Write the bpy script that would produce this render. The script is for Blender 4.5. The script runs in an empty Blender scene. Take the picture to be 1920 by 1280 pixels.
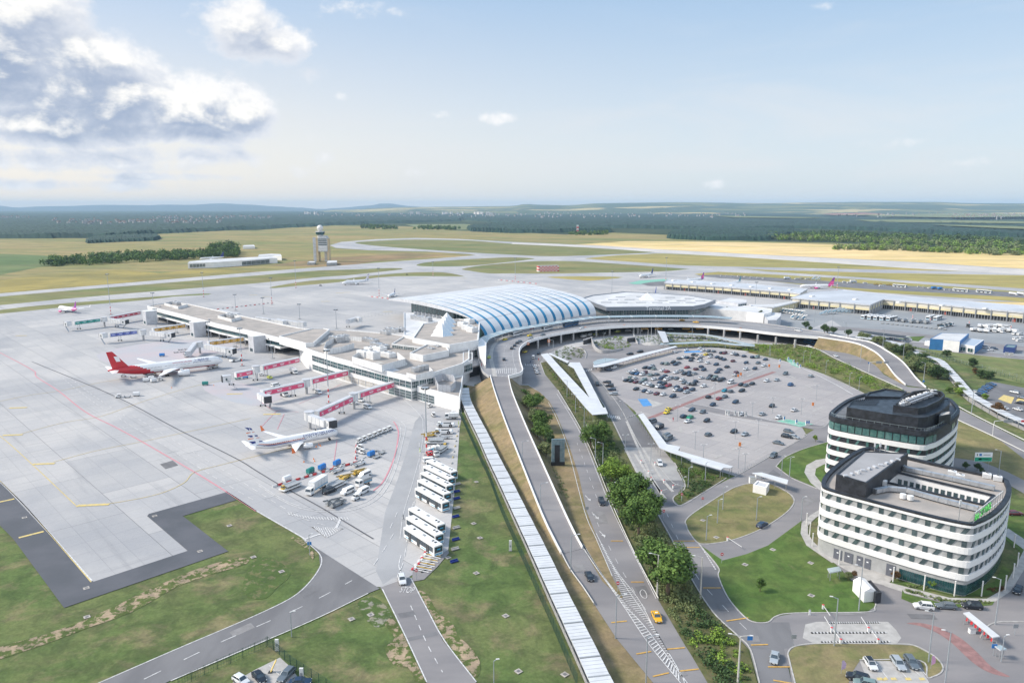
import bpy,math,random
from mathutils import Vector,Matrix,noise
from mathutils.geometry import tessellate_polygon
S=bpy.context.scene
COL=S.collection
PI=math.pi
# ---------------- camera, world, sun, exposure ----------------
F,YH,CAMH=1380.0,388.0,97.0
PITCH=math.atan((640-YH)/F)
CP,SP=math.cos(PITCH),math.sin(PITCH)
cam_d=bpy.data.cameras.new('camera');cam=bpy.data.objects.new('camera',cam_d);COL.objects.link(cam)
cam.location=(0,0,CAMH);cam.rotation_euler=(PI/2-PITCH,0,0)
cam_d.sensor_width=36;cam_d.lens=F/1920*36;cam_d.clip_start=1;cam_d.clip_end=90000
S.camera=cam
SUN_AZ,SUN_EL=math.radians(-86),math.radians(38) # clockwise from +Y (the view direction)
sd=bpy.data.lights.new('sun','SUN');sd.energy=2.5;sd.angle=math.radians(14);sd.color=(1.0,.90,.77)
so=bpy.data.objects.new('sun',sd);COL.objects.link(so)
sdir=Vector((math.sin(SUN_AZ)*math.cos(SUN_EL),math.cos(SUN_AZ)*math.cos(SUN_EL),math.sin(SUN_EL)))
so.rotation_euler=sdir.to_track_quat('Z','Y').to_euler()
vs=S.view_settings;vs.view_transform='Standard';vs.look='None';vs.gamma=1;vs.use_curve_mapping=False
vs.exposure=1.07
W=bpy.data.worlds.new('World');S.world=W;W.use_nodes=True
wt=W.node_tree;wt.nodes.clear()
class NB:
 """tiny node-graph builder"""
 def __init__(s,t):s.t=t
 def n(s,typ,**k):
  nd=s.t.nodes.new(typ)
  for a,b in k.items():setattr(nd,a,b)
  return nd
 def put(s,sock,v):
  if isinstance(v,bpy.types.NodeSocket):s.t.links.new(v,sock)
  elif v is not None:
   if sock.type=='RGBA' and len(v)==3:v=(*v,1)
   sock.default_value=v
 def m(s,op,a,b=None,c=None,clamp=False):
  nd=s.n('ShaderNodeMath',operation=op,use_clamp=clamp)
  s.put(nd.inputs[0],a)
  if b is not None:s.put(nd.inputs[1],b)
  if c is not None:s.put(nd.inputs[2],c)
  return nd.outputs[0]
 def noise(s,vec,scale,detail=4,rough=.55,dist=0):
  nd=s.n('ShaderNodeTexNoise');s.put(nd.inputs['Vector'],vec)
  nd.inputs['Scale'].default_value=scale;nd.inputs['Detail'].default_value=detail
  nd.inputs['Roughness'].default_value=rough;nd.inputs['Distortion'].default_value=dist
  return nd.outputs[0]
 def ss(s,x,lo,hi,a=0.,b=1.):
  nd=s.n('ShaderNodeMapRange',interpolation_type='SMOOTHSTEP')
  s.put(nd.inputs[0],x)
  for i,v in enumerate((lo,hi,a,b)):s.put(nd.inputs[i+1],v)
  return nd.outputs[0]
 def mix(s,f,a,b,mode='MIX'):
  nd=s.n('ShaderNodeMix',data_type='RGBA',blend_type=mode)
  s.put(nd.inputs[0],f);s.put(nd.inputs[6],a);s.put(nd.inputs[7],b)
  return nd.outputs[2]
 def xyz(s,x,y,z=0.):
  nd=s.n('ShaderNodeCombineXYZ')
  for i,v in enumerate((x,y,z)):s.put(nd.inputs[i],v)
  return nd.outputs[0]
 def sep(s,v):
  nd=s.n('ShaderNodeSeparateXYZ');s.put(nd.inputs[0],v);return nd.outputs
  # sky: Nishita + clouds that live in direction space (azimuth, elevation)
b=NB(wt)
sky=b.n('ShaderNodeTexSky',sky_type='NISHITA',sun_disc=False,sun_elevation=SUN_EL,sun_rotation=SUN_AZ,
altitude=200,air_density=1.0,dust_density=1.6,ozone_density=1.4)
tc=b.n('ShaderNodeTexCoord')
gx,gy,gz=b.sep(tc.outputs['Generated'])
U=b.m('ARCTAN2',gx,gy);V=b.m('ARCSINE',gz)
def px_uv(x,y):
 dx,dy,dz=(x-960)/F,CP-(y-640)/F*SP,-SP-(y-640)/F*CP
 return math.atan2(dx,dy),math.atan2(dz,math.hypot(dx,dy))
CL=[ # x, y, rx, ry, weight : where the clouds stand in the sky
(15,110,85,85,1.4),(80,150,70,70,1.1),(155,110,115,50,1.25),(185,180,145,66,1.4),(345,200,130,52,1.4),(440,222,70,46,1.3),
(90,235,200,38,1.25),(330,245,175,26,1.1),(20,30,70,45,.8),(120,300,240,26,.85),(330,290,180,22,.78),(60,345,260,14,.72),(250,330,200,10,.7),
(455,40,80,50,.95),(520,85,75,40,.95),(10,25,110,60,1.3),(0,140,60,60,1.4),(655,12,75,22,.62),(580,140,32,24,.66),(560,20,60,25,.5),(740,22,30,12,.5),
(930,222,60,18,.6),(830,215,34,12,.55),(630,300,60,26,.52),(575,320,40,22,.48),(1690,268,90,12,.44),(1500,295,100,14,.4),
(1345,345,30,14,.5),(1850,300,120,22,.42),(1600,8,140,12,.45),(640,180,26,16,.48),(770,320,80,20,.38)]
def density(off):
 u=b.m('ADD',U,off[0])if off[0]else U
 v=b.m('ADD',V,off[1])if off[1]else V
 tot=None
 for x,y,rx,ry,w in CL:
  cu,cv=px_uv(x,y);ru,rv=rx/F,ry/F
  du=b.m('MULTIPLY',b.m('SUBTRACT',u,cu),1/ru);dv=b.m('MULTIPLY',b.m('SUBTRACT',v,cv),1/rv)
  q=b.m('MULTIPLY_ADD',dv,dv,b.m('MULTIPLY',du,du))
  g=b.m('MULTIPLY',b.m('EXPONENT',b.m('MULTIPLY',q,-.8)),w)
  tot=g if tot is None else b.m('MAXIMUM',tot,g)
 vec=b.xyz(u,b.m('MULTIPLY',v,1.35),0)
 f=b.noise(vec,13,9,.6,.25)
 f2=b.noise(vec,42,5,.6,.1)
 f=b.m('MULTIPLY_ADD',f2,.22,b.m('MULTIPLY',f,.9))
 return b.m('ADD',tot,b.m('MULTIPLY_ADD',f,1.9,-1.42))
d0=density((0,0));d1=density((-.006,.020))
mask=b.ss(d0,.02,.42)
thick=b.ss(d0,.15,1.0)
rim=b.m('SUBTRACT',d0,d1)
light=b.ss(rim,-.10,.46)
cloud=b.mix(light,(.37,.45,.60),(1.04,1.02,.98))
cloud=b.mix(b.m('MULTIPLY',b.m('SUBTRACT',1.,thick),.75),cloud,(.93,.94,.97))
wis=b.noise(b.xyz(b.m('MULTIPLY',U,1.),b.m('MULTIPLY',V,5.),3.),2.6,7,.6,.6)
low=b.ss(V,.0,.26,1.,0.)
veil=b.m('MULTIPLY',b.ss(wis,.42,.72),b.m('MULTIPLY_ADD',low,.5,.12))
left=b.ss(U,-.7,.5,1.,0.)
skyc=b.mix(1.,sky.outputs[0],(.11,.11,.11),'MULTIPLY')
# thin high haze in the air itself: lifts the blue of the zenith, cream towards the sun side near the horizon
hz=b.mix(left,(.86,.94,1.0),(1.16,1.05,.94))
up=b.ss(V,-.02,.42)
hz=b.mix(up,hz,(.30,.56,.90))
skyc=b.mix(.72,skyc,hz)
skyc=b.mix(veil,skyc,(.80,.81,.83))
out=b.mix(mask,skyc,cloud)
back=b.ss(gy,.3,-.7,0.,.55) # brighter sky added behind the camera to light the walls facing it
out=b.mix(back,out,(1.5,1.5,1.5))
below=b.ss(gz,-.03,-.005)
out=b.mix(below,(.22,.26,.26),out)
bg=b.n('ShaderNodeBackground');b.put(bg.inputs[0],out);bg.inputs[1].default_value=.50
wo=b.n('ShaderNodeOutputWorld');wt.links.new(bg.outputs[0],wo.inputs[0])
# ---------------- helpers ----------------
def G(x,y,z=0.0):
 """photo point (1920x1280) -> point of the place at height z"""
 a,c=(x-960)/F,(y-640)/F
 t=(z-CAMH)/(-SP-c*CP)
 return Vector((a*t,(CP-c*SP)*t,z))
def PJ(v):
 d=v[1]*CP-(v[2]-CAMH)*SP;u=v[1]*SP+(v[2]-CAMH)*CP
 return 960+F*v[0]/d,640-F*u/d
def HD(a,c,z=0):
 d=G(*c,z)-G(*a,z);return math.atan2(d.y,d.x)
def mat(name,col,rough=.6,metal=0.,ns=0.,na=.0,col2=None,bump=0.,coord='pos',spec=.5,emis=0,alpha=1,stretch=None,lo=.35,hi=.65):
 m=bpy.data.materials.new(name);m.use_nodes=True
 t=m.node_tree;q=NB(t);p=t.nodes['Principled BSDF']
 p.inputs['Roughness'].default_value=rough;p.inputs['Metallic'].default_value=metal
 p.inputs['Specular IOR Level'].default_value=spec
 if ns<=0:ns,na=3.,.06
 v=q.n('ShaderNodeNewGeometry').outputs['Position']if coord=='pos' else q.n('ShaderNodeTexCoord').outputs['Object']
 if stretch:
  mp=q.n('ShaderNodeMapping');q.put(mp.inputs[0],v);mp.inputs['Rotation'].default_value=(0,0,stretch[0]);mp.inputs['Scale'].default_value=stretch[1];v=mp.outputs[0]
 f=q.ss(q.noise(v,ns,5,.6),lo,hi)
 c2=col2 or tuple(max(0,min(1,x*(1-na*2)))for x in col)
 q.put(p.inputs['Base Color'],q.mix(f,c2,col))
 if bump:
  bn=q.n('ShaderNodeBump');bn.inputs['Strength'].default_value=bump;q.put(bn.inputs['Height'],f);t.links.new(bn.outputs[0],p.inputs['Normal'])
 if emis:p.inputs['Emission Color'].default_value=(*col,1);p.inputs['Emission Strength'].default_value=emis
 if alpha<1:p.inputs['Alpha'].default_value=alpha
 return m
def tag(o,label=None,cat=None,group=None,kind=None):
 if label:o['label']=label
 if cat:o['category']=cat
 if group:o['group']=group
 if kind:o['kind']=kind
 return o
AUTO=[] # (object, label stem, photo x): look-alikes get an ordinal at the end
def auto(o,stem,cat,group,x=None):
 tag(o,None,cat,group);AUTO.append((o,stem,x));return o
_ones='zeroth first second third fourth fifth sixth seventh eighth ninth tenth eleventh twelfth thirteenth fourteenth fifteenth sixteenth seventeenth eighteenth nineteenth'.split()
_tens={2:'twent',3:'thirt',4:'fort',5:'fift',6:'sixt',7:'sevent'}
def ordw(n):
 if n<20:return _ones[n]
 t,r=divmod(n,10)
 return _tens[t]+('ieth' if r==0 else 'y-'+_ones[r])
def finish_labels():
 g={}
 for o,s_,x in AUTO:
  w=o.matrix_world if False else o
  if x is None:
   x=PJ(o.location)[0]
  g.setdefault(s_,[]).append((x,o))
 for s_,l in g.items():
  l.sort(key=lambda t:t[0])
  if len(l)==1:l[0][1]['label']=s_;continue
  for i,(x,o)in enumerate(l):
   if len(l)==2:o['label']=('left one of two: ','right one of two: ')[i]+s_
   else:o['label']=s_+', '+('leftmost' if i==0 else 'rightmost' if i==len(l)-1 else ordw(i+1)+' from the left')
class MB:
 def __init__(s):s.v=[];s.f=[];s.mi=[];s.ms=[]
 def idx(s,m):
  if m not in s.ms:s.ms.append(m)
  return s.ms.index(m)
 def add(s,vs,fs,m=None,M=None):
  k=len(s.v);i=s.idx(m)
  for p in vs:
   p=Vector(p);s.v.append(M@p if M else p)
  for f in fs:s.f.append([k+j for j in f]);s.mi.append(i)
 def box(s,cx,cy,cz,sx,sy,sz,m=None,rz=0,M=None):
  """cz = bottom; sizes are full"""
  c,n=math.cos(rz),math.sin(rz);vs=[]
  for z in(cz,cz+sz):
   for a,d in((-1,-1),(1,-1),(1,1),(-1,1)):
    x,y=a*sx/2,d*sy/2;vs.append((cx+x*c-y*n,cy+x*n+y*c,z))
  s.add(vs,[(3,2,1,0),(4,5,6,7),(0,1,5,4),(1,2,6,5),(2,3,7,6),(3,0,4,7)],m,M)
 def beam(s,a,c,w,m=None,w2=None,M=None):
  a,c=Vector(a),Vector(c);d=c-a
  if d.length<1e-6:return
  up=Vector((0,0,1))if abs(d.normalized().z)<.95 else Vector((1,0,0))
  x=d.cross(up).normalized();y=x.cross(d).normalized();w2=w2 or w;vs=[]
  for p in(a,c):
   for i,j in((-1,-1),(1,-1),(1,1),(-1,1)):vs.append(p+x*i*w/2+y*j*w2/2)
  s.add(vs,[(0,1,2,3),(7,6,5,4),(4,5,1,0),(5,6,2,1),(6,7,3,2),(7,4,0,3)],m,M)
 def cyl(s,a,c,r1,r2=None,n=8,m=None,cap=True,M=None):
  a,c=Vector(a),Vector(c);d=(c-a).normalized();r2=r1 if r2 is None else r2
  up=Vector((0,0,1))if abs(d.z)<.9 else Vector((1,0,0))
  x=d.cross(up).normalized();y=d.cross(x).normalized();vs=[]
  for p,r in((a,r1),(c,r2)):
   for i in range(n):
    t=2*PI*i/n;vs.append(p+x*math.cos(t)*r+y*math.sin(t)*r)
  fs=[(i,(i+1)%n,n+(i+1)%n,n+i)for i in range(n)]
  if cap:fs+=[tuple(range(n-1,-1,-1)),tuple(range(n,2*n))]
  s.add(vs,fs,m,M)
 def poly(s,pts,m=None,flip=False):
  pts=[Vector(p)for p in pts]
  tr=tessellate_polygon([pts])
  nrm=sum(((pts[t[1]]-pts[t[0]]).cross(pts[t[2]]-pts[t[0]])for t in tr),Vector())
  if(nrm.z<0)!=flip:tr=[(t[0],t[2],t[1])for t in tr]
  s.add(pts,tr,m)
 def prism(s,pts,z0,z1,m=None,top=None,zlow=None):
  """pts (x,y) world outline; walls material m, top material"""
  P=[Vector((p[0],p[1],z1))for p in pts]
  ar=sum(P[i].x*P[(i+1)%len(P)].y-P[(i+1)%len(P)].x*P[i].y for i in range(len(P)))
  if ar<0:P.reverse()
  s.poly(P,top or m)
  n=len(P)
  vs=[Vector((p.x,p.y,z0))for p in P]+P
  s.add(vs,[(i,(i+1)%n,n+(i+1)%n,n+i)for i in range(n)],m)
 def loft(s,rings,m=None,closed=True,cap=True,M=None,mats=None):
  n=len(rings[0]);vs=[p for r in rings for p in r]
  k=n if closed else n-1
  for j in range(len(rings)-1):
   for i in range(k):
    pass
  if mats is None:
   fs=[(j*n+i,j*n+(i+1)%n,(j+1)*n+(i+1)%n,(j+1)*n+i)for j in range(len(rings)-1)for i in range(k)]
   if cap and closed:fs+=[tuple(range(n-1,-1,-1)),tuple(range((len(rings)-1)*n,len(rings)*n))]
   s.add(vs,fs,m,M)
  else:
   base=len(s.v)
   for p in vs:p=Vector(p);s.v.append(M@p if M else p)
   for j in range(len(rings)-1):
    for i in range(k):
     s.f.append([base+j*n+i,base+j*n+(i+1)%n,base+(j+1)*n+(i+1)%n,base+(j+1)*n+i]);s.mi.append(s.idx(mats(j,i)))
   if cap:
    s.f.append([base+i for i in range(n-1,-1,-1)]);s.mi.append(s.idx(mats(0,-1)))
    s.f.append([base+(len(rings)-1)*n+i for i in range(n)]);s.mi.append(s.idx(mats(-1,-1)))
 def build(s,name,m=None,parent=None,loc=None,smooth=False,fix=False):
  me=bpy.data.meshes.new(name);me.from_pydata([tuple(p)for p in s.v],[],s.f)
  for x in s.ms:me.materials.append(x if x is not None else m)
  if len(s.ms)>1:me.polygons.foreach_set('material_index',s.mi)
  if smooth:me.polygons.foreach_set('use_smooth',[True]*len(me.polygons))
  me.update()
  o=bpy.data.objects.new(name,me);COL.objects.link(o)
  if parent:o.parent=parent
  if loc:o.location=loc
  return o
def empty(name,loc=(0,0,0),rz=0):
 o=bpy.data.objects.new(name,None);COL.objects.link(o);o.location=loc;o.rotation_euler=(0,0,rz);o.empty_display_size=.3
 return o
KIDS={}
def copy_tree(o,parent=None):
 c=o.copy();COL.objects.link(c);c.parent=parent
 for ch in list(o.children):copy_tree(ch,c)
 return c
def put(proto,x,y,rz,z=0,used=set()):
 """the first call places the prototype itself, later ones copies"""
 if proto.name in used:o=copy_tree(proto)
 else:o=proto;used.add(proto.name)
 p=G(x,y,z);o.location=p;o.rotation_euler=(0,0,rz)
 return o
def smooth(pts,n=6,closed=False):
 P=[Vector(p)for p in pts];out=[];L=len(P)
 rng=range(L)if closed else range(L-1)
 for i in rng:
  p0=P[(i-1)%L]if closed or i>0 else P[i]*2-P[i+1]
  p1,p2=P[i],P[(i+1)%L]
  p3=P[(i+2)%L]if closed or i+2<L else P[(i+1)%L]*2-P[i]
  for k in range(n):
   t=k/n
   out.append(.5*((2*p1)+(p2-p0)*t+(2*p0-5*p1+4*p2-p3)*t*t+(3*p1-p0-3*p2+p3)*t**3))
 if not closed:out.append(P[-1])
 return out
def GG(pts,z=0):return[G(p[0],p[1],p[2]if len(p)>2 else z)for p in pts]
def sheet(name,pts,m,z=0.,sm=0,kind='structure',world=False):
 P=pts if world else GG(pts,0)
 if sm:P=smooth(P,sm,True)
 P=[Vector((p[0],p[1],p[2]+z))for p in P]
 q=MB();q.poly(P,m);return tag(q.build(name),kind=kind)
def ribbon_pts(P,w):
 L=[];R=[]
 for i,p in enumerate(P):
  d=(P[min(i+1,len(P)-1)]-P[max(i-1,0)]);d.z=0;d.normalize()
  n=Vector((-d.y,d.x,0));L.append(p+n*w/2);R.append(p-n*w/2)
 return L,R
def ribbon(mb,P,w,m=None,dz=0):
 L,R=ribbon_pts(P,w);n=len(P);u=Vector((0,0,dz))
 mb.add([p+u for p in R]+[p+u for p in L],[(i,i+1,n+i+1,n+i)for i in range(n-1)],m)
def dashed(mb,P,w,on,off,m=None,dz=0):
 """dashes along world polyline"""
 acc=0;cur=[];state=True;lim=on
 for i in range(len(P)-1):
  a,c=P[i],P[i+1];L=(c-a).length;t=0
  while t<L:
   st=min(lim-acc,L-t)
   if state:
    if not cur:cur=[a.lerp(c,t/L)]
    cur.append(a.lerp(c,(t+st)/L))
   acc+=st;t+=st
   if acc>=lim-1e-6:
    if state and len(cur)>1:ribbon(mb,cur,w,m,dz)
    cur=[];state=not state;acc=0;lim=on if state else off
 if len(cur)>1:ribbon(mb,cur,w,m,dz)
def inside(x,y,poly):
 c=False;n=len(poly);j=n-1
 for i in range(n):
  xi,yi=poly[i][0],poly[i][1];xj,yj=poly[j][0],poly[j][1]
  if(yi>y)!=(yj>y)and x<(xj-xi)*(y-yi)/(yj-yi)+xi:c=not c
  j=i
 return c
def text_mesh(body,size,m,depth=.0,align='CENTER'):
 cu=bpy.data.curves.new('t','FONT');cu.body=body;cu.size=size;cu.align_x=align;cu.extrude=depth
 o=bpy.data.objects.new('t',cu);COL.objects.link(o)
 dg=bpy.context.evaluated_depsgraph_get();me=bpy.data.meshes.new_from_object(o.evaluated_get(dg))
 bpy.data.objects.remove(o);bpy.data.curves.remove(cu)
 me.materials.clear();me.materials.append(m);return me
def resamp(P,n):
 P=smooth(P,8);L=[0]
 for i in range(len(P)-1):L.append(L[-1]+(P[i+1]-P[i]).length)
 out=[];j=0
 for k in range(n+1):
  t=L[-1]*k/n
  while j<len(P)-2 and L[j+1]<t:j+=1
  out.append(P[j].lerp(P[j+1],(t-L[j])/(L[j+1]-L[j])if L[j+1]>L[j]else 0))
 return out
def along(a,c,n):return[Vector(a).lerp(Vector(c),i/(n-1))for i in range(n)]
# ---------------- materials of the setting ----------------
def ground_mat(name,a,c,e=None,sc=.02,fine=.6,rough=.95,fine_amt=.35,stretch=None,emix=.5,th=(.4,.62),mott=.16):
 """two-tone ground with broad patches, blotches (third colour) and fine grain"""
 m=bpy.data.materials.new(name);m.use_nodes=True
 t=m.node_tree;q=NB(t);p=t.nodes['Principled BSDF'];p.inputs['Roughness'].default_value=rough;p.inputs['Specular IOR Level'].default_value=.2
 v=q.n('ShaderNodeNewGeometry').outputs['Position']
 if stretch:
  mp=q.n('ShaderNodeMapping',vector_type='TEXTURE');q.put(mp.inputs[0],v);mp.inputs['Rotation'].default_value=(0,0,stretch[0]);mp.inputs['Scale'].default_value=stretch[1];v=mp.outputs[0]
 f=q.ss(q.noise(v,sc,6,.62,.4),.36,.64)
 col=q.mix(f,a,c)
 if e:
  f2=q.ss(q.noise(v,sc*2.7,7,.68,.3),*th)
  col=q.mix(q.m('MULTIPLY',f2,emix),col,e)
 g=q.noise(v,fine,6,.75)
 col=q.mix(1.,col,q.mix(g,(1-fine_amt,)*3,(1+fine_amt,)*3),'MULTIPLY')
 g=q.ss(q.noise(v,fine*.13,5,.7,.6),.36,.64)
 col=q.mix(1.,col,q.mix(g,(1-mott,)*3,(1+mott,1+mott*.8,1+mott*.5)),'MULTIPLY')
 q.put(p.inputs['Base Color'],col)
 return m
GRASS=ground_mat('grass_green',(.08,.125,.042),(.115,.14,.058),(.19,.165,.10),.03,1.1,emix=.8,th=(.48,.68),fine_amt=.6,mott=.24)
GRASS2=ground_mat('grass_lawn',(.07,.128,.033),(.095,.14,.042),(.16,.145,.08),.05,1.6,emix=.6,th=(.56,.72),fine_amt=.4,mott=.22)
DRY=ground_mat('grass_dry',(.21,.165,.095),(.15,.14,.065),(.26,.20,.13),.05,1.6,emix=.6)
MEADOW=ground_mat('meadow_airfield',(.25,.225,.095),(.165,.19,.075),(.34,.25,.13),.0032,.25,fine_amt=.16,stretch=(math.radians(-12),(2.6,1,1)),emix=.6)
GOLD=ground_mat('meadow_golden',(.64,.49,.23),(.50,.41,.18),(.72,.55,.32),.0032,.2,fine_amt=.1,stretch=(math.radians(-15),(3,1,1)),emix=.7)  # golden grass, brightened so its colour also carries the far patch of sun
SOIL=ground_mat('bare_soil',(.33,.26,.19),(.27,.22,.16),(.08,.11,.035),.16,1.5,emix=1.,th=(.45,.53),fine_amt=.5)
SHRUBG=ground_mat('shrub_ground',(.07,.09,.035),(.10,.11,.045),(.15,.13,.08),.1,1.5)
ROTA=math.radians(-45.5)
def concrete_mat(name,a,c,slab=7.5,joint=.45,jw=.012,streak=.35,dark=(.245,.25,.265)):
 m=bpy.data.materials.new(name);m.use_nodes=True
 t=m.node_tree;q=NB(t);p=t.nodes['Principled BSDF'];p.inputs['Roughness'].default_value=.85;p.inputs['Specular IOR Level'].default_value=.3
 v=q.n('ShaderNodeNewGeometry').outputs['Position']
 mp=q.n('ShaderNodeMapping',vector_type='TEXTURE');q.put(mp.inputs[0],v);mp.inputs['Rotation'].default_value=(0,0,ROTA);v=mp.outputs[0]
 x,y,z=q.sep(v)
 col=q.mix(q.ss(q.noise(v,.012,5,.6,.5),.38,.62),a,c)
 # lanes poured at different times
 br=q.n('ShaderNodeTexBrick',offset=.5);q.put(br.inputs['Vector'],v)
 br.inputs['Scale'].default_value=1.;br.inputs['Mortar Size'].default_value=slab*jw;br.inputs['Brick Width'].default_value=slab*6;br.inputs['Row Height'].default_value=slab*3
 br.inputs['Color1'].default_value=(.86,.87,.89,1);br.inputs['Color2'].default_value=(1.08,1.07,1.06,1);br.inputs['Mortar'].default_value=(1-joint,)*3+(1,)
 col=q.mix(.75,col,br.outputs[0],'MULTIPLY')
 b2=q.n('ShaderNodeTexBrick',offset=.0);q.put(b2.inputs['Vector'],v);b2.inputs['Scale'].default_value=1.;b2.inputs['Mortar Size'].default_value=.07;b2.inputs['Brick Width'].default_value=slab;b2.inputs['Row Height'].default_value=slab
 b2.inputs['Color1'].default_value=(.96,.96,.97,1);b2.inputs['Color2'].default_value=(1.04,1.03,1.02,1);b2.inputs['Mortar'].default_value=(.72,.72,.73,1)
 col=q.mix(.8,col,b2.outputs[0],'MULTIPLY')
 col=q.mix(q.m('MULTIPLY',q.ss(q.noise(v,.11,4,.65,1.2),.66,.78),.45),col,dark)
 st=q.noise(q.xyz(q.m('MULTIPLY',x,.012),q.m('MULTIPLY',y,.2)),1.,6,.62,.5)
 col=q.mix(q.m('MULTIPLY',q.ss(st,.53,.74),streak),col,dark)
 st2=q.noise(q.xyz(q.m('MULTIPLY',x,.16),q.m('MULTIPLY',y,.018)),1.,5,.6,.9)
 col=q.mix(q.m('MULTIPLY',q.ss(st2,.58,.76),streak*.8),col,dark)
 g=q.noise(v,.9,6,.7);col=q.mix(1.,col,q.mix(g,(.88,)*3,(1.12,)*3),'MULTIPLY')
 q.put(p.inputs['Base Color'],col);return m
APRON=concrete_mat('apron_concrete',(.345,.35,.365),(.43,.425,.425),streak=.55,joint=.6)
TAXI=concrete_mat('taxiway_concrete',(.50,.48,.46),(.56,.53,.50),streak=.2)  # sunlight on the far runway is put into this paler concrete colour
PAVERS=concrete_mat('car_park_pavers',(.31,.295,.30),(.36,.345,.345),5.,.2,.03,.22,(.22,.22,.23))
ASPH=mat('asphalt',(.175,.175,.185),.85,ns=.09,na=.1,col2=(.13,.13,.14),stretch=(.9,(1,.35,1)))
ASPH_W=mat('asphalt_worn',(.235,.225,.23),.85,ns=.07,na=.1,col2=(.18,.175,.185),stretch=(-.3,(.4,1,1)))
ASPH_D=mat('asphalt_dark',(.095,.10,.118),.8,ns=.06,na=.1,col2=(.068,.075,.09))
PATH=mat('path_pavers',(.42,.41,.40),.9,ns=.5,na=.1)
KERB=mat('kerb_stone',(.45,.44,.43),.9,ns=.8,na=.12)
WHITE=mat('paint_road_white',(.64,.64,.64),.7,ns=1.2,na=.14,col2=(.42,.42,.43))
YEL=mat('paint_road_yellow',(.66,.50,.16),.7,ns=1.0,na=.14,col2=(.48,.40,.2))
ORNG=mat('paint_road_orange',(.60,.36,.09),.7,ns=1.0,na=.14)
PINKL=mat('paint_road_pink',(.62,.20,.24),.7,ns=1.0,na=.14,col2=(.5,.28,.32))
BRICK=mat('red_paving',(.30,.17,.165),.8,ns=.6,na=.14)
BLUEP=mat('paint_road_blue',(.08,.28,.60),.7,ns=1.0,na=.1)
GREENP=mat('paint_road_green',(.12,.42,.30),.7,ns=1.0,na=.2,col2=(.25,.42,.36))
# ---------------- ground and pavements ----------------
q=MB();R=30000
q.poly([(-R,-2500,-.35),(R,-2500,-.35),(R,25000,-.35),(-R,25000,-.35)],ground_mat('plain',(.035,.06,.03),(.06,.085,.045),(.03,.05,.03),.0006,.01,emix=.8))
tag(q.build('ground'),kind='structure')
MEAD=[(-900,700),(-900,455),(0,438),(200,438),(330,431),(480,432),(600,422),(760,424),(860,432),(1000,437),(1060,440),(1150,436),(1250,440),(1400,452),(1560,455),(1920,474),(2500,505),(2500,760),(1700,800),(1400,700),(0,700)]
sheet('meadow',MEAD,MEADOW,-.3)
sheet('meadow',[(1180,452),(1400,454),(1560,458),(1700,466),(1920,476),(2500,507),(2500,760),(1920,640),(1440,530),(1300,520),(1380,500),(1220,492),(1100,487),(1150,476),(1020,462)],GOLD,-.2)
sheet('meadow',[(0,476),(70,478),(140,484),(150,487),(125,495),(78,500),(0,515),(-300,530),(-300,470)],ground_mat('field_green',(.10,.155,.06),(.15,.18,.08),None,.004,.1,fine_amt=.1),-.2)
sheet('meadow',[(-300,560),(0,524),(110,512),(225,505),(300,512),(350,507),(420,505),(480,508),(300,524),(0,549),(-300,580)],ground_mat('field_yellow',(.30,.25,.085),(.22,.20,.08),None,.006,.1,fine_amt=.1),-.2)
sheet('meadow',[(640,500),(500,498),(600,484),(760,474),(840,478),(700,490)],ground_mat('field_brown',(.27,.19,.11),(.20,.17,.09),None,.01,.1,fine_amt=.1),-.2)
sheet('green_verge',[(-900,900),(-900,640),(0,640),(800,760),(1300,700),(1500,640),(1920,640),(2600,700),(2600,1500),(-900,1500)],GRASS,-.1)
# concrete of the apron, the taxiways and the runway, one connected slab
sheet('apron',[(-700,650),(-300,586),(0,550),(480,510),(622,499),(705,492.5),(800,486),(892,478.5),(880,476.5),(800,471.5),(690,469),(630,465),(618,460),(640,453.5),(705,448.5),(780,446),(860,448),(960,453.5),(1135,461),(1235,467.5),(1440,478),(1690,490),(1920,504),(2500,540),(2500,575),(1920,545),(1920,566),(1640,562),(2500,640),(2500,720),(1500,640),(1000,740),(862,720),(866,780),(862,800),(857,880),(848,960),(840,1035),(800,1060),(765,1082),(715,1100),(706,1099),(573,1016),(565,1007),(480,958),(425,922),(276,967),(352,1032),(175,1090),(0,903),(-400,640),(-700,700)],APRON,0)
def island(pts,m=MEADOW,z=.03,sm=3):return sheet('grass_island',pts,m,z,sm)
ISG=ground_mat('island_grass',(.19,.195,.085),(.13,.165,.065),(.25,.21,.11),.008,.3,fine_amt=.14,stretch=(-.2,(3,1,1)))
ISY=ground_mat('island_grass_yellow',(.33,.28,.10),(.24,.235,.09),(.38,.31,.13),.006,.3,fine_amt=.1,stretch=(-.2,(3,1,1)))
island([(-300,590),(0,556),(240,536),(480,516.5),(555,510.5),(600,507),(667,505),(735,502.5),(756,504.5),(710,510),(647,516.5),(605,519),(480,531),(240,550),(0,572),(-300,607)],ISG,sm=2)
island([(-300,618),(0,581),(75,572.5),(200,562.5),(375,550.5),(391,552.5),(325,556),(265,563),(0,588),(-300,640)],ISG,sm=2)
island([(510,537.5),(580,526.5),(642,523),(650,524.5),(635,529),(555,536),(515,540)],ISG)
island([(650,522.5),(705,516),(767,511),(830,510.5),(870,518),(850,518),(742,518),(672,524)],ISG)
island([(782,496),(812,490.5),(905,484.5),(960,482.5),(1002,484.5),(985,487.5),(960,490.5),(892,497.5),(842,499.5),(792,499)],ISG)
island([(867,504),(905,497.5),(960,492.5),(1010,489.5),(1085,490),(1185,496.5),(1285,504),(1282,505.5),(1235,509),(1135,511),(1035,513),(960,512.5),(917,512.5),(880,507.5)],ISG)
island([(1025,519.5),(1085,518),(1168,519.5),(1110,526),(1085,525)],ISY)
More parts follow.
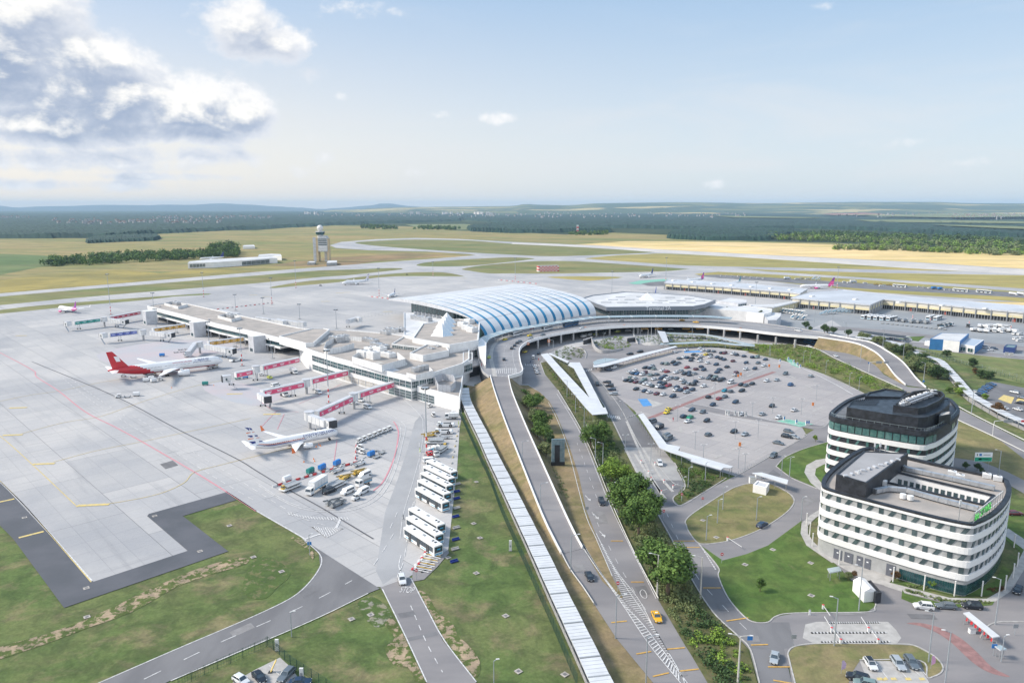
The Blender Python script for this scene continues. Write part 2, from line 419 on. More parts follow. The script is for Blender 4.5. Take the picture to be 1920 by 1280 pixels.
island([(1102,484),(1160,478.5),(1210,476.5),(1252,475.5),(1440,484.5),(1680,496.5),(1880,508),(1875,510),(1680,506),(1440,501),(1285,497.5),(1185,491),(1110,486)],ISY)
island([(1382,503),(1440,506),(1665,512),(1920,516),(2400,520),(2400,570),(1920,541),(1615,520),(1440,509)],ISY,sm=0)
island([(1302,513.5),(1347,509.5),(1440,514),(1615,524),(1920,547),(2400,575),(2400,600),(1920,566),(1640,548),(1440,527),(1385,524),(1320,518)],ISY,sm=0)
island([(665,455),(705,451.5),(780,449),(880,451),(960,457),(1097,464),(1210,471),(1230,473),(1135,477.5),(1035,480.5),(960,477.5),(892,474),(805,468.5),(705,461)],ISG)
sheet('service_road',[(1300,516),(1345,515),(1440,520),(1600,530),(1770,540),(1900,548),(2100,560),(2100,572),(1900,557),(1760,549),(1620,541.5),(1440,527),(1350,521.5)],ASPH,.06)
sheet('service_road',[(870,512.5),(930,507),(960,507)],ASPH,.06)if False else None
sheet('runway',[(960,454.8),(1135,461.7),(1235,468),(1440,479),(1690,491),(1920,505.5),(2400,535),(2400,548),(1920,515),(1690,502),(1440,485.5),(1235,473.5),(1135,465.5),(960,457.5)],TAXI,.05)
sheet('taxiway',[(-300,588),(0,551.5),(480,511.5),(705,494),(860,483),(960,480),(1135,478.5),(1240,472),(1330,478),(1200,475),(1100,482),(960,486),(800,493),(705,500),(480,515),(0,554.5),(-300,596)],TAXI,.04)if False else None
# dark shoulder round the new stand
sheet('apron_shoulder',[(-260,700),(0,903),(175,1090),(352,1032),(276,967),(279,963),(425,922),(443,937),(343,967),(428,1033),(120,1139),(25,1010),(0,985),(-260,760)],ASPH_D,.04)
# perimeter road, slip road
sheet('perimeter_road',[(60,1335),(183,1280),(330,1217),(480,1153),(550,1118),(583,1088),(600,1060),(598,1038),(573,1014),(706,1099),(712,1103),(690,1112),(600,1155),(480,1207),(320,1275),(180,1345)],ASPH,.05)
sheet('slip_road',[(713,1101),(768,1081),(778,1100),(800,1140),(830,1200),(893,1280),(930,1330),(820,1330),(800,1280),(760,1190),(728,1125)],ASPH_W,.05)
sheet('patched_strip',[(761,1196),(817,1184),(822,1190),(765,1202)],ASPH,.07)
# worn brown strip beside the stand, bare patches
sheet('bare_soil',[(-40,1222),(60,1195),(150,1165),(230,1128),(300,1095),(380,1062),(455,1044),(462,1056),(400,1075),(330,1100),(250,1145),(160,1178),(60,1215),(-40,1245)],SOIL,-.02,sm=3)
sheet('bare_soil',[(560,1008),(545,1008),(570,1025),(586,1048),(588,1036),(574,1018)],SOIL,.03,sm=2)
sheet('bare_soil',[(735,1158),(722,1170),(740,1195),(722,1215),(738,1245),(765,1250),(780,1275),(798,1279),(775,1230),(757,1190)],SOIL,-.02,sm=3)
sheet('bare_soil',[(783,1108),(800,1135),(830,1195),(858,1240),(870,1258),(895,1268),(900,1240),(880,1210),(858,1190),(850,1170),(820,1145),(800,1112)],SOIL,-.02,sm=3)
sheet('bare_soil',[(670,1130),(700,1118),(728,1140),(735,1160),(712,1175),(690,1165)],ground_mat('gravel_patch',(.24,.24,.21),(.20,.19,.13),(.07,.11,.035),.16,1.5,emix=1,th=(.42,.50),fine_amt=.5),-.03,sm=3)
sheet('bare_soil',[(480,1045),(520,1050),(545,1075),(520,1100),(500,1120),(470,1120),(455,1095)],ground_mat('thin_grass',(.17,.165,.10),(.13,.14,.06),(.07,.11,.035),.14,1.5,emix=1,th=(.40,.48),fine_amt=.5),-.03,sm=3)
sheet('tarmac_apron_edge',[(775,1062),(800,1055),(840,1030),(842,1036),(820,1062),(795,1086),(772,1090)],ASPH_W,.045)
# apron edge strip where the passenger buses stand and the lane beside them
sheet('service_lane',[(765,838),(772,812),(778,790),(792,775),(798,790),(794,830),(788,870),(770,1000),(748,1075),(718,1095),(705,1070),(722,960),(745,900)],mat('lane_asphalt',(.34,.345,.36),.85,ns=.05,na=.1,col2=(.285,.29,.305)),.02)
# ---- landside ----
def edge_line(name,pts,w,m,z=.1,z0=0,sm=6):
 q=MB();ribbon(q,smooth(GG(pts),sm),w,m,z);return tag(q.build(name),kind='structure')
sheet('embankment',[(868,740),(880,715),(905,700),(925,706),(927,733),(945,785),(970,849),(1014,960),(1067,1065),(1114,1132),(1155,1195),(1225,1280),(1270,1340),(1165,1340),(1130,1280),(1080,1180),(1030,1085),(985,985),(930,860),(895,790)],DRY,-.04)
sheet('access_road',[(985,690),(975,700),(968,720),(990,720),(1012,735),(1028,750),(1045,780),(1067,835),(1097,960),(1120,1010),(1150,1085),(1165,1120),(1130,1090),(1090,1025),(1060,960),(1058,962),(1100,1060),(1160,1160),(1240,1280),(1275,1340),(1375,1340),(1330,1280),(1285,1210),(1232,1120),(1151,960),(1120,880),(1102,835),(1080,790),(1045,730),(1020,700),(1012,680),(1020,668),(1060,647),(1120,632),(1180,625),(1240,618),(1330,620),(1400,632),(1418,642),(1487,645),(1530,654),(1565,672),(1627,700),(1692,729),(1760,790),(1860,860),(1960,930),(2100,1000),(2100,960),(1920,828),(1795,765),(1737,728),(1702,725),(1657,702),(1640,682),(1615,665),(1560,645),(1500,630),(1440,603),(1300,590),(1100,590),(960,620),(925,660)],ASPH_W,.008)
sheet('traffic_island',[(1060,960),(1075,985),(1092,1025),(1130,1090),(1165,1122),(1168,1119),(1150,1085),(1120,1010),(1099,955),(1085,890),(1067,835),(1045,780),(1030,752),(1012,735),(990,722),(968,722),(975,760),(1000,820),(1030,890)],DRY,.03)
sheet('shrub_bank',[(1014,680),(1035,675),(1090,760),(1130,860),(1150,870),(1175,905),(1225,1000),(1262,1075),(1310,1160),(1350,1205),(1385,1245),(1400,1340),(1375,1340),(1330,1280),(1285,1210),(1232,1120),(1151,960),(1120,880),(1102,835),(1080,790),(1045,730),(1022,702)],SHRUBG,.04)
sheet('shrub_bank',[(1092,790),(1140,780),(1150,797),(1175,849),(1199,896),(1229,960),(1260,1017),(1295,1087),(1335,1149),(1380,1192),(1403,1218),(1420,1280),(1430,1340),(1360,1340),(1330,1285),(1280,1200),(1225,1100),(1160,960),(1125,875)],SHRUBG,.05)
sheet('parking_exit_road',[(1075,690),(1110,682),(1113,695),(1150,730),(1197,785),(1235,840),(1265,872),(1285,910),(1262,935),(1280,955),(1305,955),(1286,975),(1292,997),(1310,1019),(1345,1022),(1346,1060),(1347,1080),(1365,1120),(1395,1155),(1415,1166),(1480,1166),(1490,1215),(1470,1215),(1480,1260),(1500,1340),(1435,1340),(1422,1280),(1405,1217),(1380,1190),(1335,1147),(1295,1085),(1260,1015),(1230,960),(1200,895),(1175,847),(1150,795),(1140,775),(1092,692)],ASPH,.01)
sheet('turning_road',[(1100,690),(1075,690),(1060,672),(1080,650),(1150,640),(1210,645),(1262,650),(1262,656),(1128,685),(1115,700)],ASPH_W,.02)
sheet('car_park',[(1108,697),(1128,684),(1262,654),(1300,650),(1400,661),(1470,677),(1540,700),(1600,727),(1660,760),(1700,800),(1660,830),(1557,790),(1541,801),(1503,799),(1510,812),(1508,818),(1455,848),(1378,892),(1300,868),(1265,848),(1235,840),(1205,790),(1190,770),(1160,745)],PAVERS,.03)
sheet('hotel_road',[(1229,955),(1277,946),(1322,920),(1378,892),(1455,848),(1509,816),(1557,786),(1620,780),(1650,830),(1552,828),(1505,842),(1472,857),(1455,874),(1485,895),(1532,914),(1548,930),(1545,960),(1500,980),(1440,1022),(1400,1038),(1355,1050),(1346,1062),(1310,1062)],ASPH_W,.02)
sheet('hotel_forecourt',[(1400,1166),(1440,1166),(1455,1155),(1490,1149),(1625,1147),(1640,1137),(1640,1126),(1600,1090),(1560,1050),(1580,1040),(1660,1090),(1700,1105),(1780,1125),(1860,1130),(1890,1110),(1925,1050),(1990,990),(2200,1000),(2200,1400),(1480,1400),(1495,1340),(1480,1250),(1440,1190)],ASPH_W,.005)
sheet('lawn',[(1310,1019),(1346,1060),(1347,1080),(1365,1120),(1395,1155),(1415,1165),(1440,1165),(1455,1155),(1490,1149),(1625,1147),(1640,1137),(1642,1128),(1612,1098),(1590,1085),(1560,1058),(1535,1040),(1510,1010),(1500,985),(1504,975),(1440,1022),(1400,1038),(1355,1050)],GRASS2,.03)
sheet('lawn',[(1287,985),(1286,975),(1305,958),(1370,917),(1400,907),(1445,907),(1480,925),(1489,940),(1475,960),(1430,990),(1380,1010),(1340,1018),(1310,1018),(1292,997)],ground_mat('lawn_dry',(.17,.165,.075),(.12,.145,.055),(.24,.20,.11),.04,1.5,emix=.6),.035)
sheet('lawn',[(1265,865),(1300,880),(1362,895),(1322,920),(1277,946),(1262,933),(1285,910),(1272,885)],SHRUBG,.035)
sheet('lawn',[(1500,1340),(1492,1280),(1480,1235),(1478,1222),(1492,1211),(1538,1206),(1675,1207),(1715,1210),(1752,1230),(1767,1247),(1765,1260),(1750,1268),(1738,1268),(1725,1238),(1612,1238),(1596,1262),(1575,1340)],ground_mat('lawn_worn',(.19,.175,.09),(.13,.15,.06),(.25,.20,.12),.06,1.5,emix=.6),.035)
sheet('lawn',[(1552,828),(1505,842),(1472,857),(1457,874),(1485,895),(1532,914),(1560,930),(1600,900),(1600,830)],GRASS2,.035)
sheet('lawn',[(1880,940),(1920,960),(2100,1030),(2100,1080),(1930,1050),(1885,1010)],GRASS2,.035)
sheet('footpath',[(1556,858),(1530,862),(1512,872),(1508,885),(1520,905),(1545,925),(1540,905),(1528,890),(1530,878),(1545,870),(1557,868)],PATH,.05)
sheet('footpath',[(1545,950),(1520,965),(1503,980),(1501,1000),(1512,1022),(1535,1038),(1560,1055),(1568,1050),(1545,1034),(1525,1015),(1515,1000),(1515,985),(1530,970),(1548,958)],PATH,.05)
sheet('footpath',[(1552,1048),(1600,1030),(1680,1078),(1662,1098),(1620,1088)],PATH,.056)
sheet('footpath',[(1662,1090),(1700,1100),(1780,1120),(1850,1122),(1880,1105),(1905,1060),(1920,1030),(1880,1000),(1890,990),(1935,1020),(1925,1060),(1895,1108),(1865,1128),(1780,1130),(1700,1112),(1658,1098)],PATH,.045)
sheet('garden_bed',[(1684,1093),(1700,1090),(1800,1112),(1865,1090),(1880,1060),(1895,1068),(1875,1105),(1850,1117),(1780,1114)],GRASS2,.06)
sheet('garden_bed',[(1692,1105),(1696,1112),(1780,1133),(1865,1127),(1860,1134),(1810,1138),(1750,1138),(1715,1132),(1690,1122)],GRASS2,.065)
sheet('red_cycle_path',[(1700,1168),(1725,1167),(1765,1177),(1800,1195),(1830,1220),(1860,1250),(1893,1267),(1880,1267),(1850,1258),(1820,1238),(1785,1205),(1755,1185),(1725,1173)],BRICK,.03,sm=3)
sheet('parking_bays',[(1612,1239),(1716,1239),(1740,1275),(1760,1310),(1640,1310)],PATH,.055)
sheet('toll_slab',[(1510,1170),(1530,1165),(1665,1165),(1680,1180),(1690,1195),(1680,1208),(1535,1210),(1505,1195)],PATH,.02)
sheet('toll_slab',[(1172,838),(1240,838),(1272,877),(1285,905),(1278,900),(1200,900)],mat('toll_concrete',(.34,.335,.33),.9,ns=.15,na=.15,col2=(.27,.265,.27)),.02)
sheet('brown_bank',[(1545,640),(1600,648),(1633,662),(1650,674),(1662,690),(1675,706),(1690,716),(1660,702),(1655,690),(1640,680),(1615,664)],DRY,.03)
sheet('shrub_bank',[(1238,640),(1330,638),(1418,645),(1487,646),(1530,655),(1563,673),(1627,702),(1690,731),(1700,740),(1640,735),(1600,722),(1560,704),(1500,684),(1462,671),(1400,658),(1330,650),(1262,651)],ground_mat('bank_scrub',(.10,.125,.045),(.15,.155,.06),(.20,.17,.09),.1,1.2),.045)
sheet('green_verge',[(1700,735),(1760,735),(1830,790),(1920,860),(2100,960),(2100,1010),(1890,900),(1700,830)],ground_mat('verge_dry',(.20,.185,.09),(.14,.15,.06),(.27,.22,.12),.03,.8,emix=.6),.025)
sheet('ramp_road',[(1790,788),(1797,787),(1860,818),(1920,850),(2100,950),(2100,905),(1920,828),(1870,802),(1795,765),(1770,760)],ASPH_W,.05)
sheet('back_road',[(1775,850),(1790,858),(1840,865),(1890,885),(1920,900),(2100,960),(2100,985),(1920,925),(1885,905),(1840,885),(1790,875),(1760,870)],ASPH_W,.045)
# right hand service yard and its roads
sheet('service_yard',[(1460,640),(1437,590),(1450,575),(1520,560),(1700,575),(1920,600),(2400,650),(2400,740),(1920,672),(1860,668),(1760,650),(1700,628),(1590,620),(1560,600)],mat('yard_asphalt',(.27,.285,.30),.85,ns=.02,na=.1,col2=(.22,.235,.255)),.01)
sheet('service_road',[(1540,610),(1600,614),(1660,618),(1745,628),(1850,642),(1920,650),(2200,690),(2200,700),(1920,660),(1830,648),(1740,634),(1640,622),(1540,618)],ASPH_W,.03)
sheet('service_road',[(1700,640),(1735,643),(1800,655),(1880,663),(1920,668),(2200,715),(2200,722),(1920,673),(1800,662),(1690,648)],ASPH_W,.03)
sheet('lawn',[(1640,628),(1690,632),(1735,630),(1722,640),(1690,636)],GRASS2,.05)
sheet('lawn',[(1700,648),(1790,661),(1920,675),(2300,740),(2300,860),(1920,720),(1850,705),(1780,668),(1720,655)],ground_mat('lawn_olive',(.15,.185,.075),(.12,.16,.06),(.20,.19,.10),.03,.6,fine_amt=.2),.05)
sheet('staff_car_park',[(1820,745),(1860,715),(1920,727),(2200,790),(2200,880),(1920,800),(1860,770)],ASPH,.04)
sheet('yellow_bay',[(1871,748),(1882,740),(1902,745),(1896,757)],YEL,.06)
sheet('yellow_bay',[(1904,752),(1910,745),(1935,750),(1935,760)],YEL,.06)
# small car park, bottom left
sheet('service_yard',[(420,1340),(430,1283),(478,1255),(525,1232),(545,1250),(570,1285),(590,1340)],PATH,.03)
# ---------------- more pavement and the painted markings ----------------
sheet('access_road',[(1036,1010),(1067,1065),(1114,1132),(1155,1195),(1225,1280),(1270,1345),(1375,1345),(1330,1281),(1285,1212),(1240,1135),(1165,1121),(1130,1090),(1097,1034),(1088,1020)],ASPH_W,.016)
sheet('forecourt',[(1548,640),(1600,690),(1700,740),(1780,780),(1800,830),(1700,860),(1560,800)],SHRUBG,-.03)
def lines(name,L,m,w=.2,z=.09,sm=5,dash=None,zb=0):
 q=MB()
 for pts in L:
  P=GG(pts);P=smooth(P,sm)if len(P)>2 and sm else P
  if dash:dashed(q,P,w,dash[0],dash[1],m,z)
  else:ribbon(q,P,w,m,z)
 return tag(q.build(name),kind='structure')
 # apron
lines('apron_line',[[(0,661),(60,693),(66,702),(72,709),(110,733),(160,772),(215,800),(270,830),(365,885),(425,922),(480,958)]],PINKL,.55)
lines('apron_line',[[(425,921),(480,957),(565,1006),(573,1014)],[(0,903),(60,962),(173,1089)]],WHITE,.4)
lines('apron_line',[[(-40,790),(0,817),(60,870),(145,950)],[(165,948),(230,940),(300,925),(345,905),(365,885),(420,870),(480,855),(560,835)],
[(40,813),(120,792),(190,780),(270,752),(360,725),(420,712),(480,697)],[(100,866),(180,845),(265,828),(340,812),(420,795),(470,784)],[(0,752),(60,740),(110,733),(200,715),(300,700),(330,697)],
[(-2,900),(56,958),(171,1091)]],YEL,.28)
lines('apron_line',[[(-10,943),(27,935)],[(35,1008),(82,996)]],YEL,1.1)
q=MB()
for x,y,w in[(175,946,10),(82,869,8),(24,815,8),(34,764,8),(40,629,8),(637,549,9),(662,487,9),(727,584,9),(510,776,8),(440,738,8),(650,548,8),(610,565,9),(475,553,9),(500,556,9),(800,522,9),(870,522,9)]:
 g=G(x,y,.1);q.box(g.x,g.y,.095,w,1.6,.004,YEL,.12)
tag(q.build('stand_marker'),kind='structure')
lines('apron_line',[[(95,690),(150,735),(200,770),(300,830),(400,893),(480,940)],[(250,780),(330,828),(420,882),(500,932),(560,968),(610,985)],[(120,700),(180,745),(235,780)]],WHITE,.22,dash=(4,3))
lines('apron_line',[[(230,801),(245,796)],[(258,801),(282,796)],[(311,850),(336,844)],[(349,850),(370,845)],[(160,761),(178,757)],[(200,769),(215,766)],[(70,702),(85,700)],[(495,935),(520,928)],[(540,965),(560,958)]],WHITE,.3)
lines('expansion_joint',[[(60,678),(214,742),(330,803),(440,858),(480,882),(530,912),(600,950),(700,1010)]],ASPH_D,.5)
lines('apron_line',[[(480,903),(520,930),(560,948),(610,956),(660,950),(703,930),(730,890),(745,840),(752,810),(748,795)],[(485,910),(525,936),(565,953),(615,960),(665,955),(712,932),(740,885),(756,825),(760,800),(752,790)]],WHITE,.25)
lines('apron_line',[[(700,920),(720,900),(740,855),(747,815),(744,800),(738,790)]],PINKL,.5)
lines('apron_line',[[(490,800),(520,770),(536,768)],[(624,880),(632,825)],[(520,805),(533,776)],[(560,757),(600,740),(640,720)],[(480,745),(512,768),(560,772)]],PINKL,.25)
lines('apron_line',[[(646,828),(700,812),(745,796)],[(685,775),(720,783),(738,790)],[(700,700),(780,770),(793,800),(790,840),(775,900),(757,960),(750,1010)],[(600,700),(680,745),(745,785)]],WHITE,.22)
lines('apron_line',[[(790,900),(770,970),(758,1045),(750,1070)],[(786,830),(786,900),(768,965)]],WHITE,.25,dash=(5,4))
lines('apron_line',[[(738,1000),(720,1030),(700,1060)],[(745,960),(727,1000)]],WHITE,.25,dash=(4,4))
lines('apron_line',[[(752,1040),(748,1060),(752,1074)]],WHITE,.3)
lines('apron_line',[[(640,970),(630,990)],[(573,1010),(603,1000)]],WHITE,.8)
q=MB()
for i in range(14):
 x=585+i*4.1;X=min(x+9,643);ribbon(q,[G(x,987+(x-584)*.05,.1),G(X,987+(X-584)*.75 if X<612 else 1008-(X-612)*.55,.1)],.3,WHITE,0)
ribbon(q,GG([(584,987),(612,1008),(645,990),(584,987)]),.22,WHITE,.1)
for i in range(22):t=i/21;x=540+110*t;y=962+9*math.sin(PI*.5*min(1,t*1.6));ribbon(q,[G(x,y-2,.1),G(x+4,y+3,.1)],.3,WHITE)
tag(q.build('hatched_marking'),kind='structure')
sheet('taxi_bridge_marking',[(1178,531),(1200,526),(1250,523),(1268,524),(1240,528),(1215,532),(1190,533)],GREENP,.12)
sheet('stand_asphalt',[(1203,532),(1220,529),(1260,526),(1250,536),(1215,536)],ASPH,.13)
tag(sheet('pink_stain',[(380,725),(440,715),(520,735),(560,720),(500,760),(420,748)],mat('pink_apron_paint',(.42,.375,.40),.85,ns=.03,na=.05,col2=(.365,.385,.42)),.03,sm=3),kind='structure')
sheet('pink_stain',[(180,665),(300,640),(420,640),(460,655),(380,665),(260,690)],bpy.data.materials['pink_apron_paint'],.03,sm=3)
# perimeter road
lines('road_marking',[[(183,1281),(330,1217),(480,1153),(550,1118),(583,1088),(602,1058),(599,1038),(575,1016)],[(690,1112),(600,1156),(480,1208),(320,1276)],[(717,1104),(760,1192),(800,1278)],[(770,1083),(800,1140),(833,1200),(893,1278)]],WHITE,.28)
lines('road_marking',[[(270,1273),(400,1210),(480,1175),(560,1140),(610,1115),(660,1088)]],WHITE,.25,dash=(3.6,5))
lines('road_marking',[[(770,1135),(800,1205),(830,1260)]],WHITE,.2,dash=(2.2,2.4))
me=text_mesh('STOP',3.4,WHITE,0);o=bpy.data.objects.new('stop_lettering',me);COL.objects.link(o);g=G(761,1110,.12);o.location=g;o.rotation_euler=(0,0,PI+HD((765,1105),(770,1104))*0+.0);o.scale=(.45,1.25,1);tag(o,kind='structure')
o.rotation_euler=(0,0,-.12)
# landside roads
lines('road_marking',[[(1170,1135),(1205,1170),(1245,1222),(1290,1282)],[(1150,1065),(1180,1110),(1215,1160),(1255,1225)],[(1118,1000),(1150,1062),(1195,1120),(1228,1180),(1276,1262),(1284,1285)],[(1075,1000),(1115,1060),(1165,1130),(1215,1205),(1280,1285)],
[(1044,738),(1079,795),(1100,838),(1119,885),(1149,958),(1230,1122)],[(1028,754),(1044,785),(1064,838),(1095,955),(1118,1010),(1148,1080)],[(1062,975),(1094,1026)]],WHITE,.2,z=.11)
def chev(name,A,B_,n,m,w,z=.115,lean=0):
 q=MB();A=resamp(GG(A),n);B2=resamp(GG(B_),n)
 for i in range(n):
  a=A[i];c=B2[max(0,min(n,i+lean))]
  if(a-c).length>.2:ribbon(q,[a,c],w,m,z)
 return tag(q.build(name),kind='structure')
chev('hatched_marking',[(1078,1000),(1115,1058),(1165,1130),(1215,1203),(1278,1282)],[(1092,1018),(1130,1078),(1172,1130),(1222,1190),(1284,1280)],62,WHITE,.30,lean=-2)
chev('hatched_marking',[(1126,1022),(1150,1072),(1168,1120),(1215,1172),(1278,1270)],[(1130,1020),(1158,1070),(1190,1115),(1228,1180),(1280,1270)],66,WHITE,.26,lean=0)
lines('road_marking',[[(1110,960),(1150,1040),(1190,1110),(1215,1150)],[(1082,830),(1100,880),(1125,950)],[(1250,962),(1300,1070),(1360,1140),(1400,1180)],[(1205,880),(1240,950)],[(1180,800),(1210,850)]],WHITE,.14,dash=(3,5))
lines('road_marking',[[(1145,1014),(1168,1014)],[(1183,1091),(1207,1091)],[(1146,1167),(1175,1164)],[(1193,1226),(1221,1221)],[(1224,1268),(1254,1261)],[(1249,1217),(1284,1214)],[(1273,1258),(1310,1254)],[(1262,1014),(1302,1014)],[(1270,1026),(1312,1026)],[(1318,1102),(1352,1102)],[(1362,1164),(1403,1158)],[(1408,1209),(1440,1208)],[(1440,1250),(1482,1250)],[(1450,1275),(1490,1282)]],ORNG,.42,z=.11)
lines('road_marking',[[(1085,690),(1135,763)],[(1113,700),(1160,760),(1200,835),(1232,870)],[(1232,870),(1262,905),(1285,912)]],KERB,.35,z=.12)
q=MB()
def cross(a,c,n,dirpx,w=.45,z=.12):
 for i in range(n):
  t=i/(n-1);x,y=a[0]+(c[0]-a[0])*t,a[1]+(c[1]-a[1])*t;ribbon(q,[G(x,y,z),G(x+dirpx[0],y+dirpx[1],z)],w,WHITE)
cross((1139,777),(1160,780),7,(3,6));cross((1172,785),(1196,776),7,(8,-4));cross((1096,694),(1112,690),6,(1,3.5));cross((1313,1021),(1340,1064),12,(2,3),.35);cross((985,682),(1010,683),7,(1,3))
for x,y in[(1097,928),(1124,995),(1112,962),(1060,760)]:
 a,c=G(x,y,.12),G(x+7,y+7,.12);ribbon(q,[a,c],.25,WHITE);d=(c-a).normalized();n_=Vector((-d.y,d.x,0));q.add([c+n_*.7,c-n_*.7,c+d*1.6],[(0,2,1)],WHITE)
P=GG([(1204,1105),(1200,1110),(1203,1118),(1210,1122),(1213,1117),(1209,1108),(1204,1105)]);ribbon(q,smooth(P,5),.2,WHITE,.12)
tag(q.build('crossing_marking'),kind='structure')
sheet('shrub_bank',[(1031,664),(1066,680),(1077,692),(1106,743),(1095,735),(1060,700)],SHRUBG,.06)
# kerbs: real steps along the lawns and banks
def kerb(L,h=.13,w=.3,m=None,closed=False):
 for pts in L:
  P=smooth(GG(pts),5,closed);q=MB()
  if closed:P.append(P[0])
  for i in range(len(P)-1):q.beam(P[i]+Vector((0,0,h/2)),P[i+1]+Vector((0,0,h/2)),w,m or KERB,h)
  tag(q.build('kerb'),kind='structure')
kerb([[(1838,1195),(1845,1180),(1862,1168),(1890,1165),(1940,1166)],[(1310,1019),(1346,1062),(1347,1080),(1365,1120),(1395,1155),(1415,1166),(1440,1166),(1455,1155),(1490,1149),(1625,1147),(1640,1138),(1642,1128)],
[(1232,960),(1262,1015),(1297,1085),(1337,1147),(1382,1190),(1407,1217),(1424,1280)],[(1142,775),(1152,795),(1177,847),(1202,895),(1232,960)],
[(1492,1285),(1480,1238),(1478,1222),(1492,1211),(1538,1206),(1675,1207),(1715,1210),(1752,1230),(1767,1247),(1765,1260),(1750,1268),(1738,1268),(1725,1238),(1612,1237)],
[(1455,874),(1472,857),(1505,842),(1552,828)],[(1455,874),(1485,896),(1532,916)],[(1400,661),(1470,677),(1540,700),(1600,727),(1660,760)],[(1557,788),(1541,801),(1503,799)],[(1509,812),(1508,819),(1455,849),(1378,893)],
[(1097,790),(1125,875),(1160,965)],[(1265,867),(1285,911),(1262,933),(1277,947),(1322,921),(1362,896)]])
kerb([[(1287,985),(1286,975),(1305,958),(1370,917),(1400,907),(1445,907),(1480,925),(1489,940),(1475,960),(1430,990),(1380,1010),(1340,1018),(1310,1018),(1292,997)]],closed=True)
# car park: red lane, white lanes, bays
def rib(name,pts,w,m,z):q=MB();ribbon(q,smooth(GG(pts),4),w,m,z);return tag(q.build(name),kind='structure')
rib('red_lane',[(1217,784),(1330,740),(1452,697)],2.6,BRICK,.05)
sheet('car_park_lane',[(1280,762),(1300,756),(1440,787),(1560,800),(1560,812),(1500,800),(1380,782)],ASPH_W,.055)
lines('bay_line',[[(1300,757),(1370,770),(1450,789),(1500,797)],[(1280,763),(1340,777),(1440,797)],[(1470,677),(1500,688),(1560,717),(1600,740)]],WHITE,.5,z=.1)
lines('bay_line',[[(1182,712),(1222,735),(1260,748),(1272,748),(1308,734)],[(1310,733),(1335,728),(1338,724)],[(1340,720),(1358,707)],[(1395,700),(1420,690)],[(1168,712),(1168,706)],[(1405,703),(1435,692)]],WHITE,.4,z=.1,sm=0)
q=MB()
for x,y,dx,dy in[(1372,843,14,-6),(1492,771,14,-5),(1525,771,16,-8),(1340,858,14,-6),(1382,834,12,-5),(1400,706,12,-5),(1432,690,8,-4),(1275,800,3,10),(1250,783,9,8),(1480,704,12,6),(1512,728,14,2),(1510,722,14,6),(1555,750,6,5)]:ribbon(q,[G(x,y,.1),G(x+dx,y+dy,.1)],1.1,PATH)
tag(q.build('traffic_island'),kind='structure')
e1=G(1450,697)-G(1220,783);e1.normalize();e2=Vector((-e1.y,e1.x,0))
q=MB()
for(x,y,n,k)in[(1185,708,9,1),(1190,703,26,1),(1202,696,30,1),(1225,682,34,1),(1250,672,34,1),(1300,742,24,-1),(1330,757,22,-1),(1400,740,14,1),(1440,760,10,1),(1300,790,12,-1),(1350,830,12,1)]:
 g=G(x,y,.1)
 for i in range(n):p=g-e2*i*2.6;ribbon(q,[p,p+e1*4.6],.1,WHITE)
tag(q.build('bay_line'),kind='structure')
sheet('disabled_bay',[(1196,748),(1213,747.5),(1223,760),(1206,762)],BLUEP,.07);sheet('disabled_bay',[(1282,659),(1311,657),(1318,660),(1284,661.5)],BLUEP,.07)
sheet('pale_paving',[(1213,747.5),(1246,757),(1223,764),(1222,760)],PATH,.065)
sheet('electric_bay',[(1472,672.5),(1486,674),(1500,690),(1484,684)],GREENP,.075);sheet('electric_bay',[(1455,789),(1478,786),(1525,795),(1500,800)],GREENP,.075)
lines('road_marking',[[(1160,690),(1200,675),(1262,658)]],YEL,.3,z=.1)
sheet('yellow_paving',[(1594+60,1272),(1661,1269),(1665,1274),(1656,1276)],YEL,.09);
for x in(1643,1669,1696,1722):sheet('yellow_bay',[(x,1270),(x+10,1270),(x+14,1275),(x+3,1275)],YEL,.09)
lines('bay_line',[[(1640,1241),(1665,1272)],[(1673,1241),(1700,1270)],[(1697,1240),(1727,1268)],[(1714,1239),(1738,1268)]],WHITE,.16,z=.1,sm=0)
lines('bay_line',[[(482,1258),(500,1280)],[(505,1247),(540,1282)],[(515,1280),(530,1262)]],WHITE,.14,z=.1,sm=0)
# toll lanes islands with black and white kerbs
BK=mat('kerb_black',(.03,.03,.03),.7)
for a,c in[((1553,1168),(1649,1167)),((1521,1186.5),(1662,1186)),((1540,1204),(1668,1203))]:
 P=along(G(*a),G(*c),45);q=MB()
 for i in range(44):q.beam(P[i]+Vector((0,0,.1)),P[i+1]+Vector((0,0,.1)),.45,(WHITE if i%2 else BK),.2)
 tag(q.build('striped_kerb'),kind='structure')
q=MB()
for pts in[[(1175,790),(1215,880),(1240,925)],[(1190,850),(1225,905),(1248,935)],[(1205,840),(1240,895),(1262,922)],[(1172,840),(1200,895),(1222,935)]]:
 P=smooth(GG(pts),5)
 for i in range(len(P)-1):q.beam(P[i]+Vector((0,0,.07)),P[i+1]+Vector((0,0,.07)),1.0,PATH,.14)
tag(q.build('toll_island'),kind='structure')
